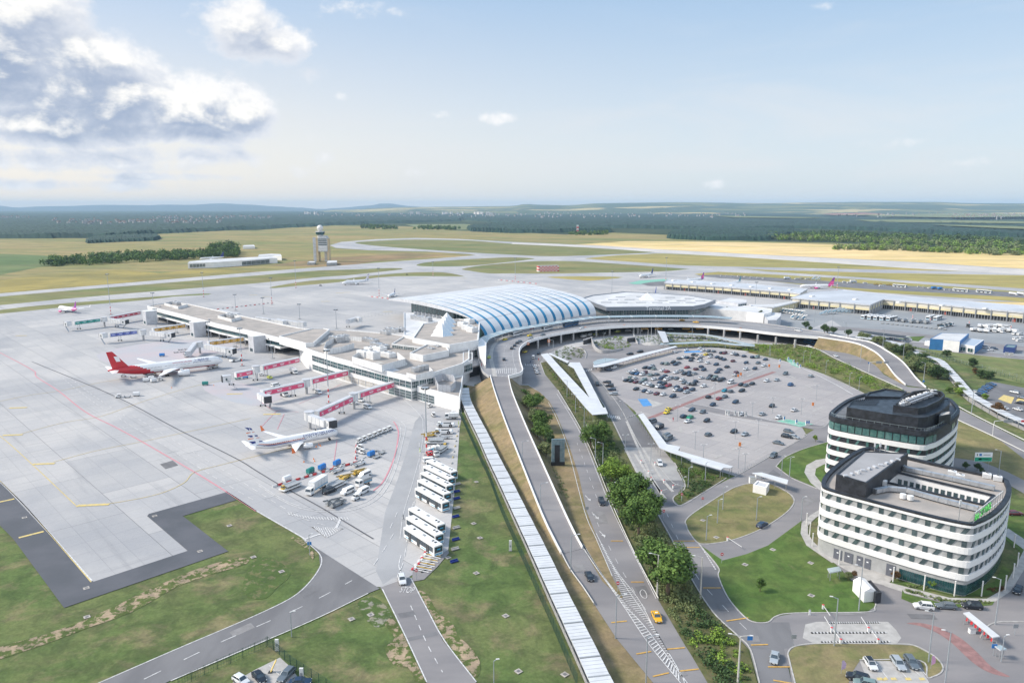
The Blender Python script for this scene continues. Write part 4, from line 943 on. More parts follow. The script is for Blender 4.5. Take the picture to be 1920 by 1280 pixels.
# thickness of the near gable and its soffit
q=MB()
for j in range(nv):
 a,c=shell(0,j/nv),shell(0,(j+1)/nv);dn=lambda v:Vector((0,0,-(.6+2.6*math.sin(PI*min(1,v*1.15))**.7)))
 q.add([a,c,c+dn((j+1)/nv),a+dn(j/nv)],[(0,1,2,3)],PANEL2)
 a2,c2=shell(.10,j/nv)+dn(j/nv),shell(.10,(j+1)/nv)+dn((j+1)/nv)
 q.add([a+dn(j/nv),c+dn((j+1)/nv),c2,a2],[(0,1,2,3)],PANEL2)
q.build('gable_edge',parent=court)
q=MB()
def under(u,v):
 p=shell(u,v);return p
for(u_,v0_,v1_)in((.09,.13,.93),):
 for j in range(24):
  va,vb=v0_+(v1_-v0_)*j/24,v0_+(v1_-v0_)*(j+1)/24;a,c=shell(u_,va),shell(u_,vb)
  q.add([Vector((a.x,a.y,0)),Vector((c.x,c.y,0)),c-Vector((0,0,.4)),a-Vector((0,0,.4))],[(0,1,2,3)],GLASS)
  q.beam((a.x,a.y,0),(a.x,a.y,a.z-.4),.25,PANEL)
q.build('glass_gable',parent=court)
q=MB()
for i in range(24):
 a,c=shell(.09+.85*i/24,.13),shell(.09+.85*(i+1)/24,.13)
 q.add([Vector((a.x,a.y,0)),Vector((c.x,c.y,0)),c,a],[(0,1,2,3)],GLASS)
for i in range(26):
 a,c=shell(i/26,.985),shell((i+1)/26,.985)
 q.add([Vector((a.x,a.y,0)),Vector((c.x,c.y,0)),c,a],[(0,1,2,3)],PANEL2)
q.build('wall',parent=court)
# low white block and plant in front of the glass gable
setp(court)
# --- second terminal with the flat roof ---
t2=tag(empty('terminal_building',G(1220,600)),'grey flat-roofed terminal lettered Terminal 2A behind the elevated road','building')
TZ=16.
roof=[(1093,558),(1110,553),(1170,546.5),(1230,549),(1290,553),(1342,562),(1322,570),(1305,573),(1300,574),(1137,575.5),(1120,570),(1105,564)]
block(t2,roof,TZ,12.8,mat('zinc_fascia',(.25,.28,.33),.5,.3),ROOFW,th=.8)
body=inset([Vector((*G(x,y,TZ).xy,0))for x,y in roof],5)
q=MB();q.prism(body,0,13,GREYF);q.build('wall',parent=t2)
def facing(P,a,c):return P[a],P[c]
W0,W1=inset([Vector((*G(x,y,TZ).xy,0))for x,y in roof],4.9)[8:10]
windows(t2,W0,W1,8.6,12.2,6,nx=8,ny=2,proud=.3);windows(t2,W0,W1,4.8,7.6,7,nx=6,ny=2,proud=.3)
ii=inset([Vector((*G(x,y,TZ).xy,0))for x,y in roof],4.9)
for a,c in((9,10),(10,11),(6,8),(5,6)):windows(t2,ii[a],ii[c],7.5,12.2,2,nx=6,ny=2,proud=.3)
for i,(x,y)in enumerate([(1162,556),(1200,555.5),(1254,557),(1290,559),(1148,561),(1178,561),(1240,563),(1275,563),(1310,563),(1135,566),(1165,566.5),(1200,566.5),(1230,566.5),(1262,566.5),(1292,566.5)]):
 g=G(x,y,TZ-.7);q=MB();L=9;h=1.6
 q.add([g+Vector((-L,-5,0)),g+Vector((L,-5,0)),g+Vector((L*.6,5,0)),g+Vector((-L*.6,5,0)),g+Vector((0,0,h))],[(0,1,4),(1,2,4),(2,3,4),(3,0,4)],ROOFW)
 q.box(g.x,g.y-5.4,g.z,L*1.,.6,.7,PANEL2);q.build('skylight',parent=t2)
g=G(1213.5,562,TZ-.6);q=MB()
for k in range(4):
 a,c=PI/4+k*PI/2,PI/4+(k+1)*PI/2;q.add([g+Vector((math.cos(a)*9,math.sin(a)*9,0)),g+Vector((math.cos(c)*9,math.sin(c)*9,0)),g+Vector((0,0,6.4))],[(0,1,2)],PANEL)
q.build('skylight',parent=t2)
SIGNW=mat('sign_letter_white',(.85,.87,.9),.5)
me=text_mesh('Terminal 2A',4.2,SIGNW,.08);o=bpy.data.objects.new('sign_lettering',me);COL.objects.link(o);o.parent=t2
p0,p1=G(1137,575.5,TZ),G(1300,574,TZ);g=G(1236.5,579.5,14.3);d_=(p1-p0).normalized()
nrm=Vector((d_.y,-d_.x,0));pw=p0+d_*((g-p0).dot(d_))+nrm*.12
o.matrix_basis=Matrix.Translation((pw.x,pw.y,13.2))@Matrix.Rotation(math.atan2(d_.y,d_.x),4,'Z')@Matrix.Rotation(PI/2,4,'X')
for i in range(14):
 g=G(1098+i*17,556-2.2*min(i,5)+1.1*max(0,i-6),TZ);q=MB();q.beam(g,g+Vector((0,0,1.4)),.15,STEEL);q.build('roof_post',parent=t2)
setp(t2)
# low white building right of it
t3=tag(empty('terminal_annex',G(1390,600)),'low pale annex with a sloping metal roof behind the row of dark trees','building')
block(t3,[(1336,562.5),(1345,567),(1425,576),(1448,579),(1446,585),(1432,589),(1400,584),(1300,576),(1325,570)],10,0,PANEL,ROOFW,.3)
block(t3,[(1430,590),(1446,585),(1465,586.5),(1464,592),(1456,600),(1440,600)],8,0,PANEL2,ROOFW,.3)
block(t3,[(1345,563),(1367,558),(1400,562),(1400,567),(1384,569)],12,6,PANEL2,ROOFW,.3)
windows(t3,G(1384,569,12),G(1400,567,12),7.5,11,1,nx=4)
windows(t3,G(1320,577,8.5),G(1345,580,8.5),1,6,3,nx=3)if False else None
setp(t3)
# --- low-cost pier with yellow panels, two wings ---
YELW=mat('yellow_panel_light',(.62,.59,.50),.6,ns=.1,na=.06)
def yellow_wing(label,nearp,farp,z,bays,low=None,shelf=True):
 root=tag(empty('departure_pier',G(*nearp[len(nearp)//2])),label,'building')
 block(root,nearp+farp,z,z-1.2,PANEL2,mat('pale_roof',(.52,.55,.60),.6,ns=.02,na=.1),.3)
 P=[Vector((*G(x,y,z).xy,0))for x,y in nearp+farp];I=inset(P,.8)
 q=MB();q.prism(I,3.8,z-1.1,YELW);q.build('wall',parent=root)
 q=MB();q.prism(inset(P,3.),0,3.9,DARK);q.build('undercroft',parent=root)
 for k in range(len(nearp)-1):
  a,c=I[k],I[k+1];n=max(1,round((c-a).length/bays));d=(c-a).normalized();nn=Vector((d.y,-d.x,0))
  if nn.dot(-a)<0:nn=-nn
  for i in range(n):
   p,r=a.lerp(c,i/n),a.lerp(c,(i+1)/n)
   q=MB();q.add([p+nn*.06+Vector((0,0,4)),r+nn*.06+Vector((0,0,4)),r+nn*.06+Vector((0,0,5.6)),p+nn*.06+Vector((0,0,5.6))],[(0,1,2,3)],YELF);q.build('yellow_panel',parent=root)
   q=MB();q.beam(p+nn*.5,p+nn*.5+Vector((0,0,z-.2)),.7,STEEL,.9);q.build('column',parent=root)
   q=MB()
   for j in range(1,5):pp=p.lerp(r,j/5)+nn*.2;q.beam(pp,pp+Vector((0,0,3.9)),.35,STEEL)
   q.build('mullion',parent=root)
   if i%4==2:
    q=MB();m_=p.lerp(r,.3)-nn*1.9;e_=p.lerp(r,.5)-nn*1.9;q.beam(m_+Vector((0,0,1.5)),e_+Vector((0,0,1.5)),.2,REDD,3);q.build('door',parent=root)
 for i in range(7):
  t=(i+.5)/7;a=Vector(nearp[0]+(0,)).lerp(Vector(nearp[-1]+(0,)),t);g=G(a.x,a.y-5,z);q=MB();q.box(g.x,g.y,z-.3,5,3,1.2,PANEL,.6);q.build('roof_vent',parent=root)
 setp(root);return root
yellow_wing('long thin pier with pale yellow panels farthest from the car park',[(1245,529.5),(1355,537),(1480,547),(1500,550)],[(1515,541),(1400,531),(1300,525),(1252,523)],8.5,11)
yellow_wing('nearer pier with blue-grey roof, yellow panels and a red brick base',[(1482,557.5),(1535,562.5),(1575,566),(1632,571),(1657,560.5),(1720,566),(1830,577),(1920,585),(2050,598)],[(2050,583),(1920,572),(1800,563),(1700,555),(1580,543),(1520,547)],9.5,11)
yw=tag(empty('covered_link',G(1480,590)),'low yellow glazed link running to the pier with white roof','building')
block(yw,[(1410,574),(1450,575.5),(1470,571),(1500,564),(1500,560),(1470,566.5),(1450,570.5),(1405,570)],6.5,5.4,PANEL,ROOFW,.2)
a_=[Vector((*G(x,y,6).xy,0))for x,y in[(1410,574.5),(1450,576),(1470,571.5),(1500,564.5)]]
for i in range(3):windows(yw,a_[i],a_[i+1],.3,5.4,3,.8,3,1,glass=YELF,frame=STEEL,name='glazed_panel')
setp(yw)
# ---------------- the two round-cornered office blocks ----------------
GRID={}
def zfloor(P,z):return[Vector((p.x,p.y,z))for p in P]
def ring_band(P,z0,z1,out,m,parent,name):
 O=inset(P,-out);q=MB();n=len(P)
 a,c=zfloor(O,z0),zfloor(O,z1);pi,po=zfloor(P,z0),zfloor(P,z1)
 q.add(a+c,[(i,(i+1)%n,n+(i+1)%n,n+i)for i in range(n)],m)
 q.add(c+po,[(i,(i+1)%n,n+(i+1)%n,n+i)for i in range(n)],m)
 q.add(pi+a,[(i,(i+1)%n,n+(i+1)%n,n+i)for i in range(n)],m)
 return q.build(name,parent=parent,smooth=False)
def ccw(P):
 n=len(P)
 if sum(P[i].x*P[(i+1)%n].y-P[(i+1)%n].x*P[i].y for i in range(n))<0:P.reverse()
 return P
def walk(P,step):
 """equally spaced points and tangents round a closed outline"""
 n=len(P);L=[0]
 for i in range(n):L.append(L[-1]+(P[(i+1)%n]-P[i]).length)
 k=int(L[-1]/step);out=[];j=0
 for s in range(k):
  t=s*L[-1]/k
  while L[j+1]<t:j+=1
  a,c=P[j%n],P[(j+1)%n];d=(c-a).normalized();out.append((a.lerp(c,(t-L[j])/(L[j+1]-L[j])),d))
 return out
def office(root,outline,ztop,rows,wallm,z_roofcap=.9,slant=True,win=(1.25,3.0),cap=BLACKM,base_h=4.2):
 P=ccw([Vector((p.x,p.y,0))for p in smooth(GG(outline,ztop),5,True)])
 q=MB();n=len(P)
 q.add(zfloor(P,0)+zfloor(P,ztop),[(i,(i+1)%n,n+(i+1)%n,n+i)for i in range(n)],wallm)
 I=inset(P,.9);q.add(zfloor(P,ztop)+zfloor(I,ztop),[(i,(i+1)%n,n+(i+1)%n,n+i)for i in range(n)],cap)
 q.add(zfloor(I,ztop)+zfloor(I,ztop-.8),[(i,(i+1)%n,n+(i+1)%n,n+i)for i in range(n)],cap)
 q.build('wall',parent=root)
 ring_band(P,ztop-z_roofcap*.5,ztop+.02,.35,cap,root,'parapet')
 return P,I
 # front block (white bands)
hotel=tag(empty('office_building',G(1700,1060)),'white-banded round-cornered block with slanting windows and a green roof sign, nearest the camera','building')
HO=[(1543,908),(1547,893),(1563,876),(1596,851),(1627,838),(1665,847),(1760,869),(1872,893),(1891,906),(1893,925),(1880,947),(1859,965),(1832,978),(1813,980),(1741,965),(1631,937),(1557,917)]
HZ=19.6
HP,HI=office(hotel,HO,HZ,4,GREYF)
FH=3.55
bands=[(4.3,5.9)]+[(4.3+FH*k-.05,5.95+FH*k)for k in range(1,4)]+[(4.3+FH*4-.1,HZ-.55)]
for a,c in bands:ring_band(HP,a,c,.38,BANDW,hotel,'white_band')
WIN_D=mat('window_dark',(.045,.07,.08),.15,.1,ns=.4,na=.3,col2=(.09,.13,.14),spec=.7)
def strip_windows(root,P,zs,step,w,slant,cap=100,m=WIN_D,odd=True,arng=None,hfrac=1.):
 cnt=0;rest=MB()
 for ri,(z0,z1)in enumerate(zs):
  W_=walk(P,step)
  for i,(p,d)in enumerate(W_):
   n=Vector((d.y,-d.x,0))
   if n.dot(-Vector((p.x,p.y,0)))<-3:continue
   if arng and not arng(p,ri):continue
   s=slant*(.55 if(i+ri)%2 else 0);ww=w/2;c=p+n*.07
   vs=[]
   for k in(0,.10):
    o_=n*(k-.10+.06)
    vs+=[c+o_-d*ww-d*s+Vector((0,0,z0)),c+o_+d*ww-d*s+Vector((0,0,z0)),c+o_+d*ww+d*s+Vector((0,0,z1)),c+o_-d*ww+d*s+Vector((0,0,z1))]
   fs=[(4,5,6,7),(0,1,5,4),(1,2,6,5),(2,3,7,6),(3,0,4,7)]
   if cnt<cap:q=MB();q.add(vs,fs,m);q.build('window',parent=root)
   else:rest.add(vs,fs,m)
   cnt+=1
 if rest.v:tag(rest.build('windows',parent=root),kind='stuff')
rows=[(5.95+FH*k,4.25+FH*(k+1))for k in range(4)]
LEFTW=lambda p,r:not(1552<PJ((p.x,p.y,12))[0]<1590 and p.y<180)
strip_windows(hotel,HP,rows[::-1],2.75,1.15,1,99,arng=LEFTW)
# ground floor: concrete with doors on the left, glass on the right
GI=[p for p in HP]
glassP=[p for p in HP if PJ((p.x,p.y,0))[0]>1683 and PJ((p.x,p.y,0))[1]>1010]
O=inset(HP,-.12)
q=MB();O2=[O[i]for i in range(len(HP))if HP[i]in glassP]
sel=[i for i in range(len(HP))if PJ((HP[i].x,HP[i].y,0))[0]>1683 and(HP[i].y<190)]
for i in sel:
 a,c=O[i],O[(i+1)%len(O)]
 for k in range(3):
  p,r=a.lerp(c,(k+.04)/3),a.lerp(c,(k+.96)/3)
  q.add([Vector((p.x,p.y,.3)),Vector((r.x,r.y,.3)),Vector((r.x,r.y,3.1)),Vector((p.x,p.y,3.1))],[(0,1,2,3)],GLASS)
q.build('shop_glass',parent=hotel)
DOORG=mat('door_grey',(.12,.13,.16),.6)
Oo=inset(HP,-.03)
for x in(1570,1590,1611,1626,1669):
 best=min(range(len(Oo)),key=lambda i:abs(PJ((Oo[i].x,Oo[i].y,0))[0]-x)+(0 if Oo[i].y<200 else 999))
 c=Oo[best];d=(Oo[(best+1)%len(Oo)]-Oo[best-1]).normalized();nn=Vector((d.y,-d.x,0))
 if nn.dot(-c)<0:nn=-nn
 # slide along the wall so that the door sits at the photographed place
 k=min(range(-40,41),key=lambda k:abs(PJ(c+d*k*.15)[0]-x));c=c+d*k*.15
 q=MB();wd=2.2 if x in(1590,1669,1570)else 1.5
 q.box(c.x+nn.x*.05,c.y+nn.y*.05,.1,wd,.16,2.9 if x!=1669 else 3.3,DOORG,math.atan2(d.y,d.x));dd=q.build('door',parent=hotel)
 q=MB();q.box(c.x+nn.x*.16,c.y+nn.y*.16,1.9,.5,.05,.3,SIGNW,math.atan2(d.y,d.x));q.build('notice',parent=dd)
 # roof: deck with the sunk court
court_px=[(1662,905),(1681,886),(1864,930),(1846,948)]
CW=[G(x,y,HZ-.8)for x,y in court_px]
if(CW[1]-CW[0]).cross(CW[2]-CW[1]).z<0:CW=CW[::-1]
J=zfloor(HI,HZ-.8)
tr=tessellate_polygon([J,CW]);A=J+CW;q=MB()
q.add(A,[t_ if(A[t_[1]]-A[t_[0]]).cross(A[t_[2]]-A[t_[0]]).z>0 else(t_[0],t_[2],t_[1])for t_ in tr],GRAVEL);q.build('roof',parent=hotel)
q=MB();lo=zfloor(CW,12.5)
q.add(lo+CW,[(i,(i+1)%4,4+(i+1)%4,4+i)[::-1]for i in range(4)],BANDW);q.poly(lo,GRAVEL);q.build('courtyard_wall',parent=hotel)
ring_q=MB()
for i in range(4):ring_q.beam(CW[i]+Vector((0,0,.2)),CW[(i+1)%4]+Vector((0,0,.2)),.7,BLACKM,.5)
ring_q.build('courtyard_coping',parent=hotel)
B0,B1=G(1681,886,HZ-.8),G(1864,930,HZ-.8);d_=(B1-B0).normalized();nn=Vector((d_.y,-d_.x,0))
if nn.dot(-B0)<0:nn=-nn
Ld=(B1-B0).length
for i in range(15):
 c=B0+d_*(Ld*(i+.7)/15.3)+nn*.08;q=MB();q.box(c.x,c.y,15.0,1.05,.1,2.1,WIN_D,math.atan2(d_.y,d_.x));q.build('courtyard_window',parent=hotel)
pent=[(1568,888),(1619,845),(1703,849),(1625,905)]
block(hotel,pent,23.4,HZ-.8,BLACKM,mat('roof_grey',(.33,.33,.345),.9,ns=.1,na=.08),.25,wname='plant_room',rname='plant_room_roof')
def duct(parent,pts,z,w,h,m=DUCT):
 P=[G(x,y,z)for x,y in pts];q=MB()
 for i in range(len(P)-1):q.beam(P[i],P[i+1],w,m,h)
 for i in range(len(P)-1):
  L=(P[i+1]-P[i]).length
  for k in range(int(L/2.2)):p=P[i].lerp(P[i+1],k*2.2/L);q.beam(p,p+(P[i+1]-P[i]).normalized()*.12,w+.12,STEEL,h+.12)
 return q.build('duct',parent=parent)
duct(hotel,[(1640,920),(1665,915),(1700,918),(1760,935),(1834,953)],HZ+.2,1.3,1.1)
duct(hotel,[(1692,874),(1700,878),(1770,893),(1865,914)],HZ+.2,1.3,1.1)
for x,y in[(1785,890),(1800,897),(1850,895),(1870,900),(1640,905),(1655,908)]:unit(hotel,x,y,HZ-.6,2.2,1.6,1.3,-.5,m=PANEL,fans=1)
for x,y in[(1693,930),(1707,933)]:q=MB();g=G(x,y,HZ);q.cyl((g.x,g.y,HZ-.5),(g.x,g.y,HZ+.7),.8,None,12,PANEL);q.build('roof_vent',parent=hotel)
for i in range(10):
 x,y=1585+i*11,893-i*3.4;g=G(x,y,23.2);q=MB();q.box(g.x,g.y,23.2,1.2,.7,.5,PANEL2,i);q.build('roof_vent',parent=hotel)
for x,y,h in[(1640,842,4),(1650,844,5),(1660,846,4),(1610,890,2),(1800,952,4.5)]:q=MB();g=G(x,y,23);q.cyl((g.x,g.y,19),(g.x,g.y,23+h*.5),.09,None,6,STEEL);q.box(g.x,g.y,22.6+h*.3,.5,.2,1.2,PANEL);q.build('antenna',parent=hotel)
# roof sign, green letters on a frame that follows the corner
GREENS=mat('sign_green',(.10,.55,.12),.5)
s0,s1=G(1826,970,HZ+1.4),G(1880,928,HZ+1.4)
d_=(s1-s0).normalized();q=MB()
for k in range(12):p=s0+d_*k*((s1-s0).length/11);q.beam(p+Vector((0,0,-2.4)),p+Vector((0,0,1.3)),.12,STEEL);q.beam(p+Vector((0,0,1.0)),p+Vector((-d_.y,d_.x,0))*1.3+Vector((0,0,-2.2)),.1,STEEL)
for zz in(-1.1,1.2):q.beam(s0+Vector((0,0,zz)),s1+Vector((0,0,zz)),.12,PANEL)
q.build('sign_frame',parent=hotel)
me=text_mesh('ibis STYLES',2.6,GREENS,.1,'LEFT');o=bpy.data.objects.new('sign_lettering',me);COL.objects.link(o);o.parent=hotel
o.matrix_basis=Matrix.Translation(s0+Vector((0,0,-.9))+Vector((d_.y,-d_.x,0))*.2)@Matrix.Rotation(math.atan2(d_.y,d_.x),4,'Z')@Matrix.Rotation(PI/2,4,'X')
setp(hotel)
# rear block with the black top
offb=tag(empty('office_building',G(1680,880)),'taller round-cornered block with black top storey and dark rooftop pavilion','building')
OO=[(1558,778),(1566,765),(1596,746),(1640,735),(1700,736),(1771,744),(1792,757),(1797,770),(1786,784),(1762,800),(1745,806),(1727,808),(1653,797),(1587,786)]
OZ=22.2
OP,OI=office(offb,OO,OZ,5,BLACKM,cap=BLACKM)
F2=3.75
zb=[(OZ-4.9-F2*k-1.75,OZ-4.9-F2*k)for k in range(5)]
for a,c in zb:ring_band(OP,max(.1,a),c,.38,BANDW,offb,'white_band')
ring_band(OP,OZ-1.7,OZ-.4,.5,BLACKM,offb,'parapet')
GLT=mat('window_teal',(.05,.13,.13),.12,.1,ns=.5,na=.3,col2=(.10,.20,.19),spec=.7)
strip_windows(offb,OP,[(OZ-4.6,OZ-2.0)],2.4,2.1,0,99,m=GLT,arng=lambda p,r:noise.noise((p.x*.09,p.y*.09,0))>-.12)
strip_windows(offb,OP,[(OZ-4.9-F2*k+.05-F2+1.95-1.95,OZ-4.9-F2*k-1.75)for k in range(4)],3.2,.8,1,60,m=GLT)
q=MB();q.poly(zfloor(OI,OZ-.8),mat('terrace_deck',(.17,.18,.20),.8,ns=.3,na=.15));q.build('roof',parent=offb)
METAL=mat('standing_seam_dark',(.06,.075,.095),.45,.2,ns=.5,na=.3)
block(offb,[(1588,763),(1600,750),(1632,748),(1720,744),(1781,747),(1781,757),(1765,770),(1740,781),(1722,783),(1660,775)],26,OZ-.8,BLACKM,METAL,.2,wname='pavilion_wall',rname='pavilion_roof')
block(offb,[(1675,759),(1690,745),(1712,733),(1735,730),(1766,733),(1772,740),(1762,750),(1737,762),(1722,765)],28.2,25.7,BLACKM,METAL,2.,wname='plant_screen',rname='plant_deck')
block(offb,[(1622,742),(1628,735),(1660,728),(1700,733),(1690,744)],26.5,OZ-.8,BLACKM,METAL,.5,wname='pavilion_wall',rname='pavilion_roof')
block(offb,[(1760,772),(1784,769),(1783,776),(1761,780)],25.2,OZ-.8,BLACKM,PLASTER,.15,wname='lift_tower',rname='lift_roof')
a_,c_=G(1601,766.5,25),G(1662,775.8,25);windows(offb,a_,c_,22.3,25.2,3,.6,4,1,frame=BLACKM,proud=.3)
q=MB()
for i in range(14):p=G(1594,757,26.1).lerp(G(1640,760,26.1),i/13);r=G(1604,747,26.1).lerp(G(1648,750,26.1),i/13);q.beam(p,r,.14,BLACKM)
q.build('pergola',parent=offb)
for i in range(6):
 for j in range(3):unit(offb,1694+i*11-j*3,757-i*3.8+j*2.6,26.3,3.2,1.6,1.5,.6,m=PANEL,fans=1)
duct(offb,[(1700,752),(1740,737),(1757,737)],28,.9,.6);duct(offb,[(1706,755),(1748,739)],28,.6,.5)
q=MB();OI2=inset(OP,.4)
for i in range(0,len(OI2)):
 a,c=OI2[i],OI2[(i+1)%len(OI2)]
 if a.y<262:q.beam(a+Vector((0,0,OZ+.9)),c+Vector((0,0,OZ+.9)),.07,GLASSC);q.beam(a+Vector((0,0,OZ)),a+Vector((0,0,OZ+.9)),.07,GLASSC)
q.build('railing',parent=offb)
setp(offb)
# ---------------- elevated road ----------------
DZ=7.
RUST=mat('bracket_orange',(.75,.25,.08),.5)
DECKA=mat('deck_asphalt',(.27,.27,.285),.85,ns=.06,na=.1,col2=(.21,.21,.225))
inner=[(955,706),(979,697.5),(976,680),(973.5,664),(975,654),(982,646),(997,638),(1018,632),(1040,627),(1070,622),(1110,616.5),(1167,612),(1220,610.5),(1280,610.5),(1320,612),(1363,615.5),(1400,619),(1430,623),(1480,628.5),(1535,632.5)]
outer=[(917,706),(905,696),(899,680),(898,665),(903,648),(914,637),(930,628),(965,619),(1000,613),(1040,607),(1080,602),(1120,600),(1200,598.5),(1280,599),(1340,600),(1400,604),(1440,608),(1520,620),(1556,628)]
dk=tag(empty('elevated_road',G(1250,615)),'long curving elevated road with white edge beam and round piers in front of the terminals','bridge')
IW=smooth(GG(inner,DZ),4);OW=smooth(GG(outer,DZ),4)
q=MB();q.poly(IW+OW[::-1],DECKA);q.build('deck',parent=dk)
q=MB();q.poly([p-Vector((0,0,1.1))for p in IW+OW[::-1]],CONC,flip=True);q.build('soffit',parent=dk)
q=MB()
for L_ in(IW,):
 for i in range(len(L_)-1):a,c=L_[i],L_[i+1];q.beam(a+Vector((0,0,-.15)),c+Vector((0,0,-.15)),.5,BANDW,1.9)
q.build('edge_beam',parent=dk)
q=MB()
for i in range(len(OW)-1):
 a,c=OW[i],OW[i+1];q.beam(a+Vector((0,0,-.1)),c+Vector((0,0,-.1)),.4,CONC,1.4)
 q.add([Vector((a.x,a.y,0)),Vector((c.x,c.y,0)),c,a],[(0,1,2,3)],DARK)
q.build('rear_wall',parent=dk)
for x,y in[(1008.5,641),(1029,636),(1052,631),(1075,626),(1118,619.5),(1143,617),(1196,614),(1233,614),(1328,618),(1358,620.5),(1388,625),(1421,631),(1455,635),(1491,639.5),(1188,614.5)]:
 g=G(x,y,DZ-2);q=MB();n_=Vector((g.x,g.y,0)).normalized()*1.2;q.cyl((g.x+n_.x,g.y+n_.y,0),(g.x+n_.x,g.y+n_.y,DZ-1.),.75,None,14,CONC);q.build('pier',parent=dk)
 # wall closing the deck where the ramp comes down on to the bank
q=MB();a,c=G(1535,632.5,DZ),G(1556,628,DZ);q.prism([G(1535,632.5,DZ),G(1548,640,DZ-4),G(1556,628,DZ)],-.2,DZ-.2,CONC);q.build('abutment',parent=dk)
a_,b2=G(955,706,DZ),G(979,697.5,DZ);q=MB();q.add([Vector((a_.x,a_.y,0)),Vector((b2.x,b2.y,0)),b2,a_],[(0,1,2,3)],CONC);q.build('abutment',parent=dk)
# markings on the deck
q=MB()
mid1=[a.lerp(c,.38)for a,c in zip(resamp(GG(inner,DZ),60),resamp(GG(outer,DZ),60))]
mid2=[a.lerp(c,.16)for a,c in zip(resamp(GG(inner,DZ),60),resamp(GG(outer,DZ),60))]
mid3=[a.lerp(c,.70)for a,c in zip(resamp(GG(inner,DZ),60),resamp(GG(outer,DZ),60))]
dashed(q,mid1,.16,3,5,WHITE,.02);ribbon(q,mid2,.14,WHITE,.02)
for i in range(12):p=G(929+i*3.5,690,DZ+.02);q.beam(p,G(927+i*3.7,700,DZ+.02),.3,WHITE,.02)
for i in range(4):q.beam(G(925,668+i*8,DZ+.02),G(968,668+i*8,DZ+.02),.18,WHITE,.02)
q.build('lane_marking',parent=dk)
q=MB();ribbon(q,mid3,2.4,PATH,.12);q.build('pavement',parent=dk)
q=MB();
for i in range(3,60):
 p=mid3[i]+Vector((0,0,.1));q.cyl(p,p+Vector((0,0,.9)),.09,None,6,STEEL)
q.build('bollards',parent=dk);
setp(dk)
# glass canopy between hall and road
can=tag(empty('glass_canopy',G(1200,597)),'pale glass canopy over the drop-off kerb in front of the terminals','canopy')
cp=[(899,655),(903,643),(911,634),(928,627.5),(946,622),(964,618),(998,612.5),(1031,607),(1062,602),(1091,598),(1117,595),(1170,593.5),(1230,592.8),(1320,593.5),(1372,597)]
CPW=smooth(GG(cp,11.2),4);L_,R_=ribbon_pts(CPW,6.5);q=MB();n=len(CPW)
q.add([p+Vector((0,0,.0))for p in R_]+[p+Vector((0,0,.5))for p in L_],[(i,i+1,n+i+1,n+i)for i in range(n-1)],GLASSC)
q.add([p+Vector((0,0,-.12))for p in R_]+[p+Vector((0,0,.38))for p in L_],[(i,n+i,n+i+1,i+1)for i in range(n-1)],GLASSC)
q.build('glass_roof',parent=can)
for i in range(0,n,3):q=MB();q.cyl((CPW[i].x,CPW[i].y,DZ),(CPW[i].x,CPW[i].y,11.3),.16,None,8,PANEL);q.beam(R_[i],L_[i]+Vector((0,0,.5)),.22,PANEL);q.build('post',parent=can)
setp(can)
q=MB();g=G(905,665,DZ);q.prism([G(893,652,11),G(903,641,11),G(912,650,11),G(911,690,7)],DZ,13.6,BANDW);o=q.build('white_pylon');tag(o,'white curved panel wall at the near end of the striped hall','wall')
# ---------------- ramps with banks ----------------
def ramp(root,L,R,zfun,bankL=5,bankR=5,m=ASPH_W,wall=BANDW,bm=DRY,n=6):
 """L, R: photo outlines with heights zfun(i/n); builds roadway, parapets and earth banks"""
 Lw=resamp([G(x,y,z)for x,y,z in L],40);Rw=resamp([G(x,y,z)for x,y,z in R],40)
 q=MB();q.add(Rw+Lw,[(i,i+1,42+i,41+i)for i in range(40)],m);q.build('roadway',parent=root)
 for W_,O_ in((Lw,Rw),(Rw,Lw)):
  q=MB()
  for i in range(40):q.beam(W_[i]+Vector((0,0,.35)),W_[i+1]+Vector((0,0,.35)),.32,wall,.9)
  q.build('parapet',parent=root)
 q=MB()
 for W_,O_,bk in((Lw,Rw,bankL),(Rw,Lw,bankR)):
  if not bk:continue
  B_=[]
  for a,c in zip(W_,O_):
   d=(a-c);d.z=0;d.normalize();B_.append(Vector((a.x+d.x*a.z*bk,a.y+d.y*a.z*bk,-.15)))
  q.add([p-Vector((0,0,.15))for p in W_]+B_,[(i,i+1,42+i,41+i)for i in range(40)],bm)
 q.build('bank',parent=root)
 setp(root);return Lw,Rw
r1=tag(empty('approach_ramp',G(980,800)),'approach road climbing to the elevated deck between dry grass banks','road')
L1,R1=ramp(r1,[(919,705,7),(927,733,6.6),(945,785,5.6),(970,849,4.2),(1014,960,1.8),(1040,1015,.5),(1052,1038,.08)],[(953,705,7),(960,735,6.6),(980,785,5.5),(1008,849,4.2),(1060,965,1.6),(1082,1010,.5),(1092,1028,.08)],None,1.6,1.3)
r2=tag(empty('exit_ramp',G(1660,690)),'curving exit ramp with a pale parapet descending past the brown bank','road')
ramp(r2,[(1556,628,7),(1600,636.5,6.6),(1633,642.5,6.),(1667,661,4.8),(1693,680,3.5),(1717,709,1.6),(1736,727,.1)],[(1535,632.5,7),(1600,643,6.4),(1633,656,5.6),(1652,670,4.4),(1665,687,3.2),(1679,705,1.5),(1698,722,.1)],None,1.2,1.0)
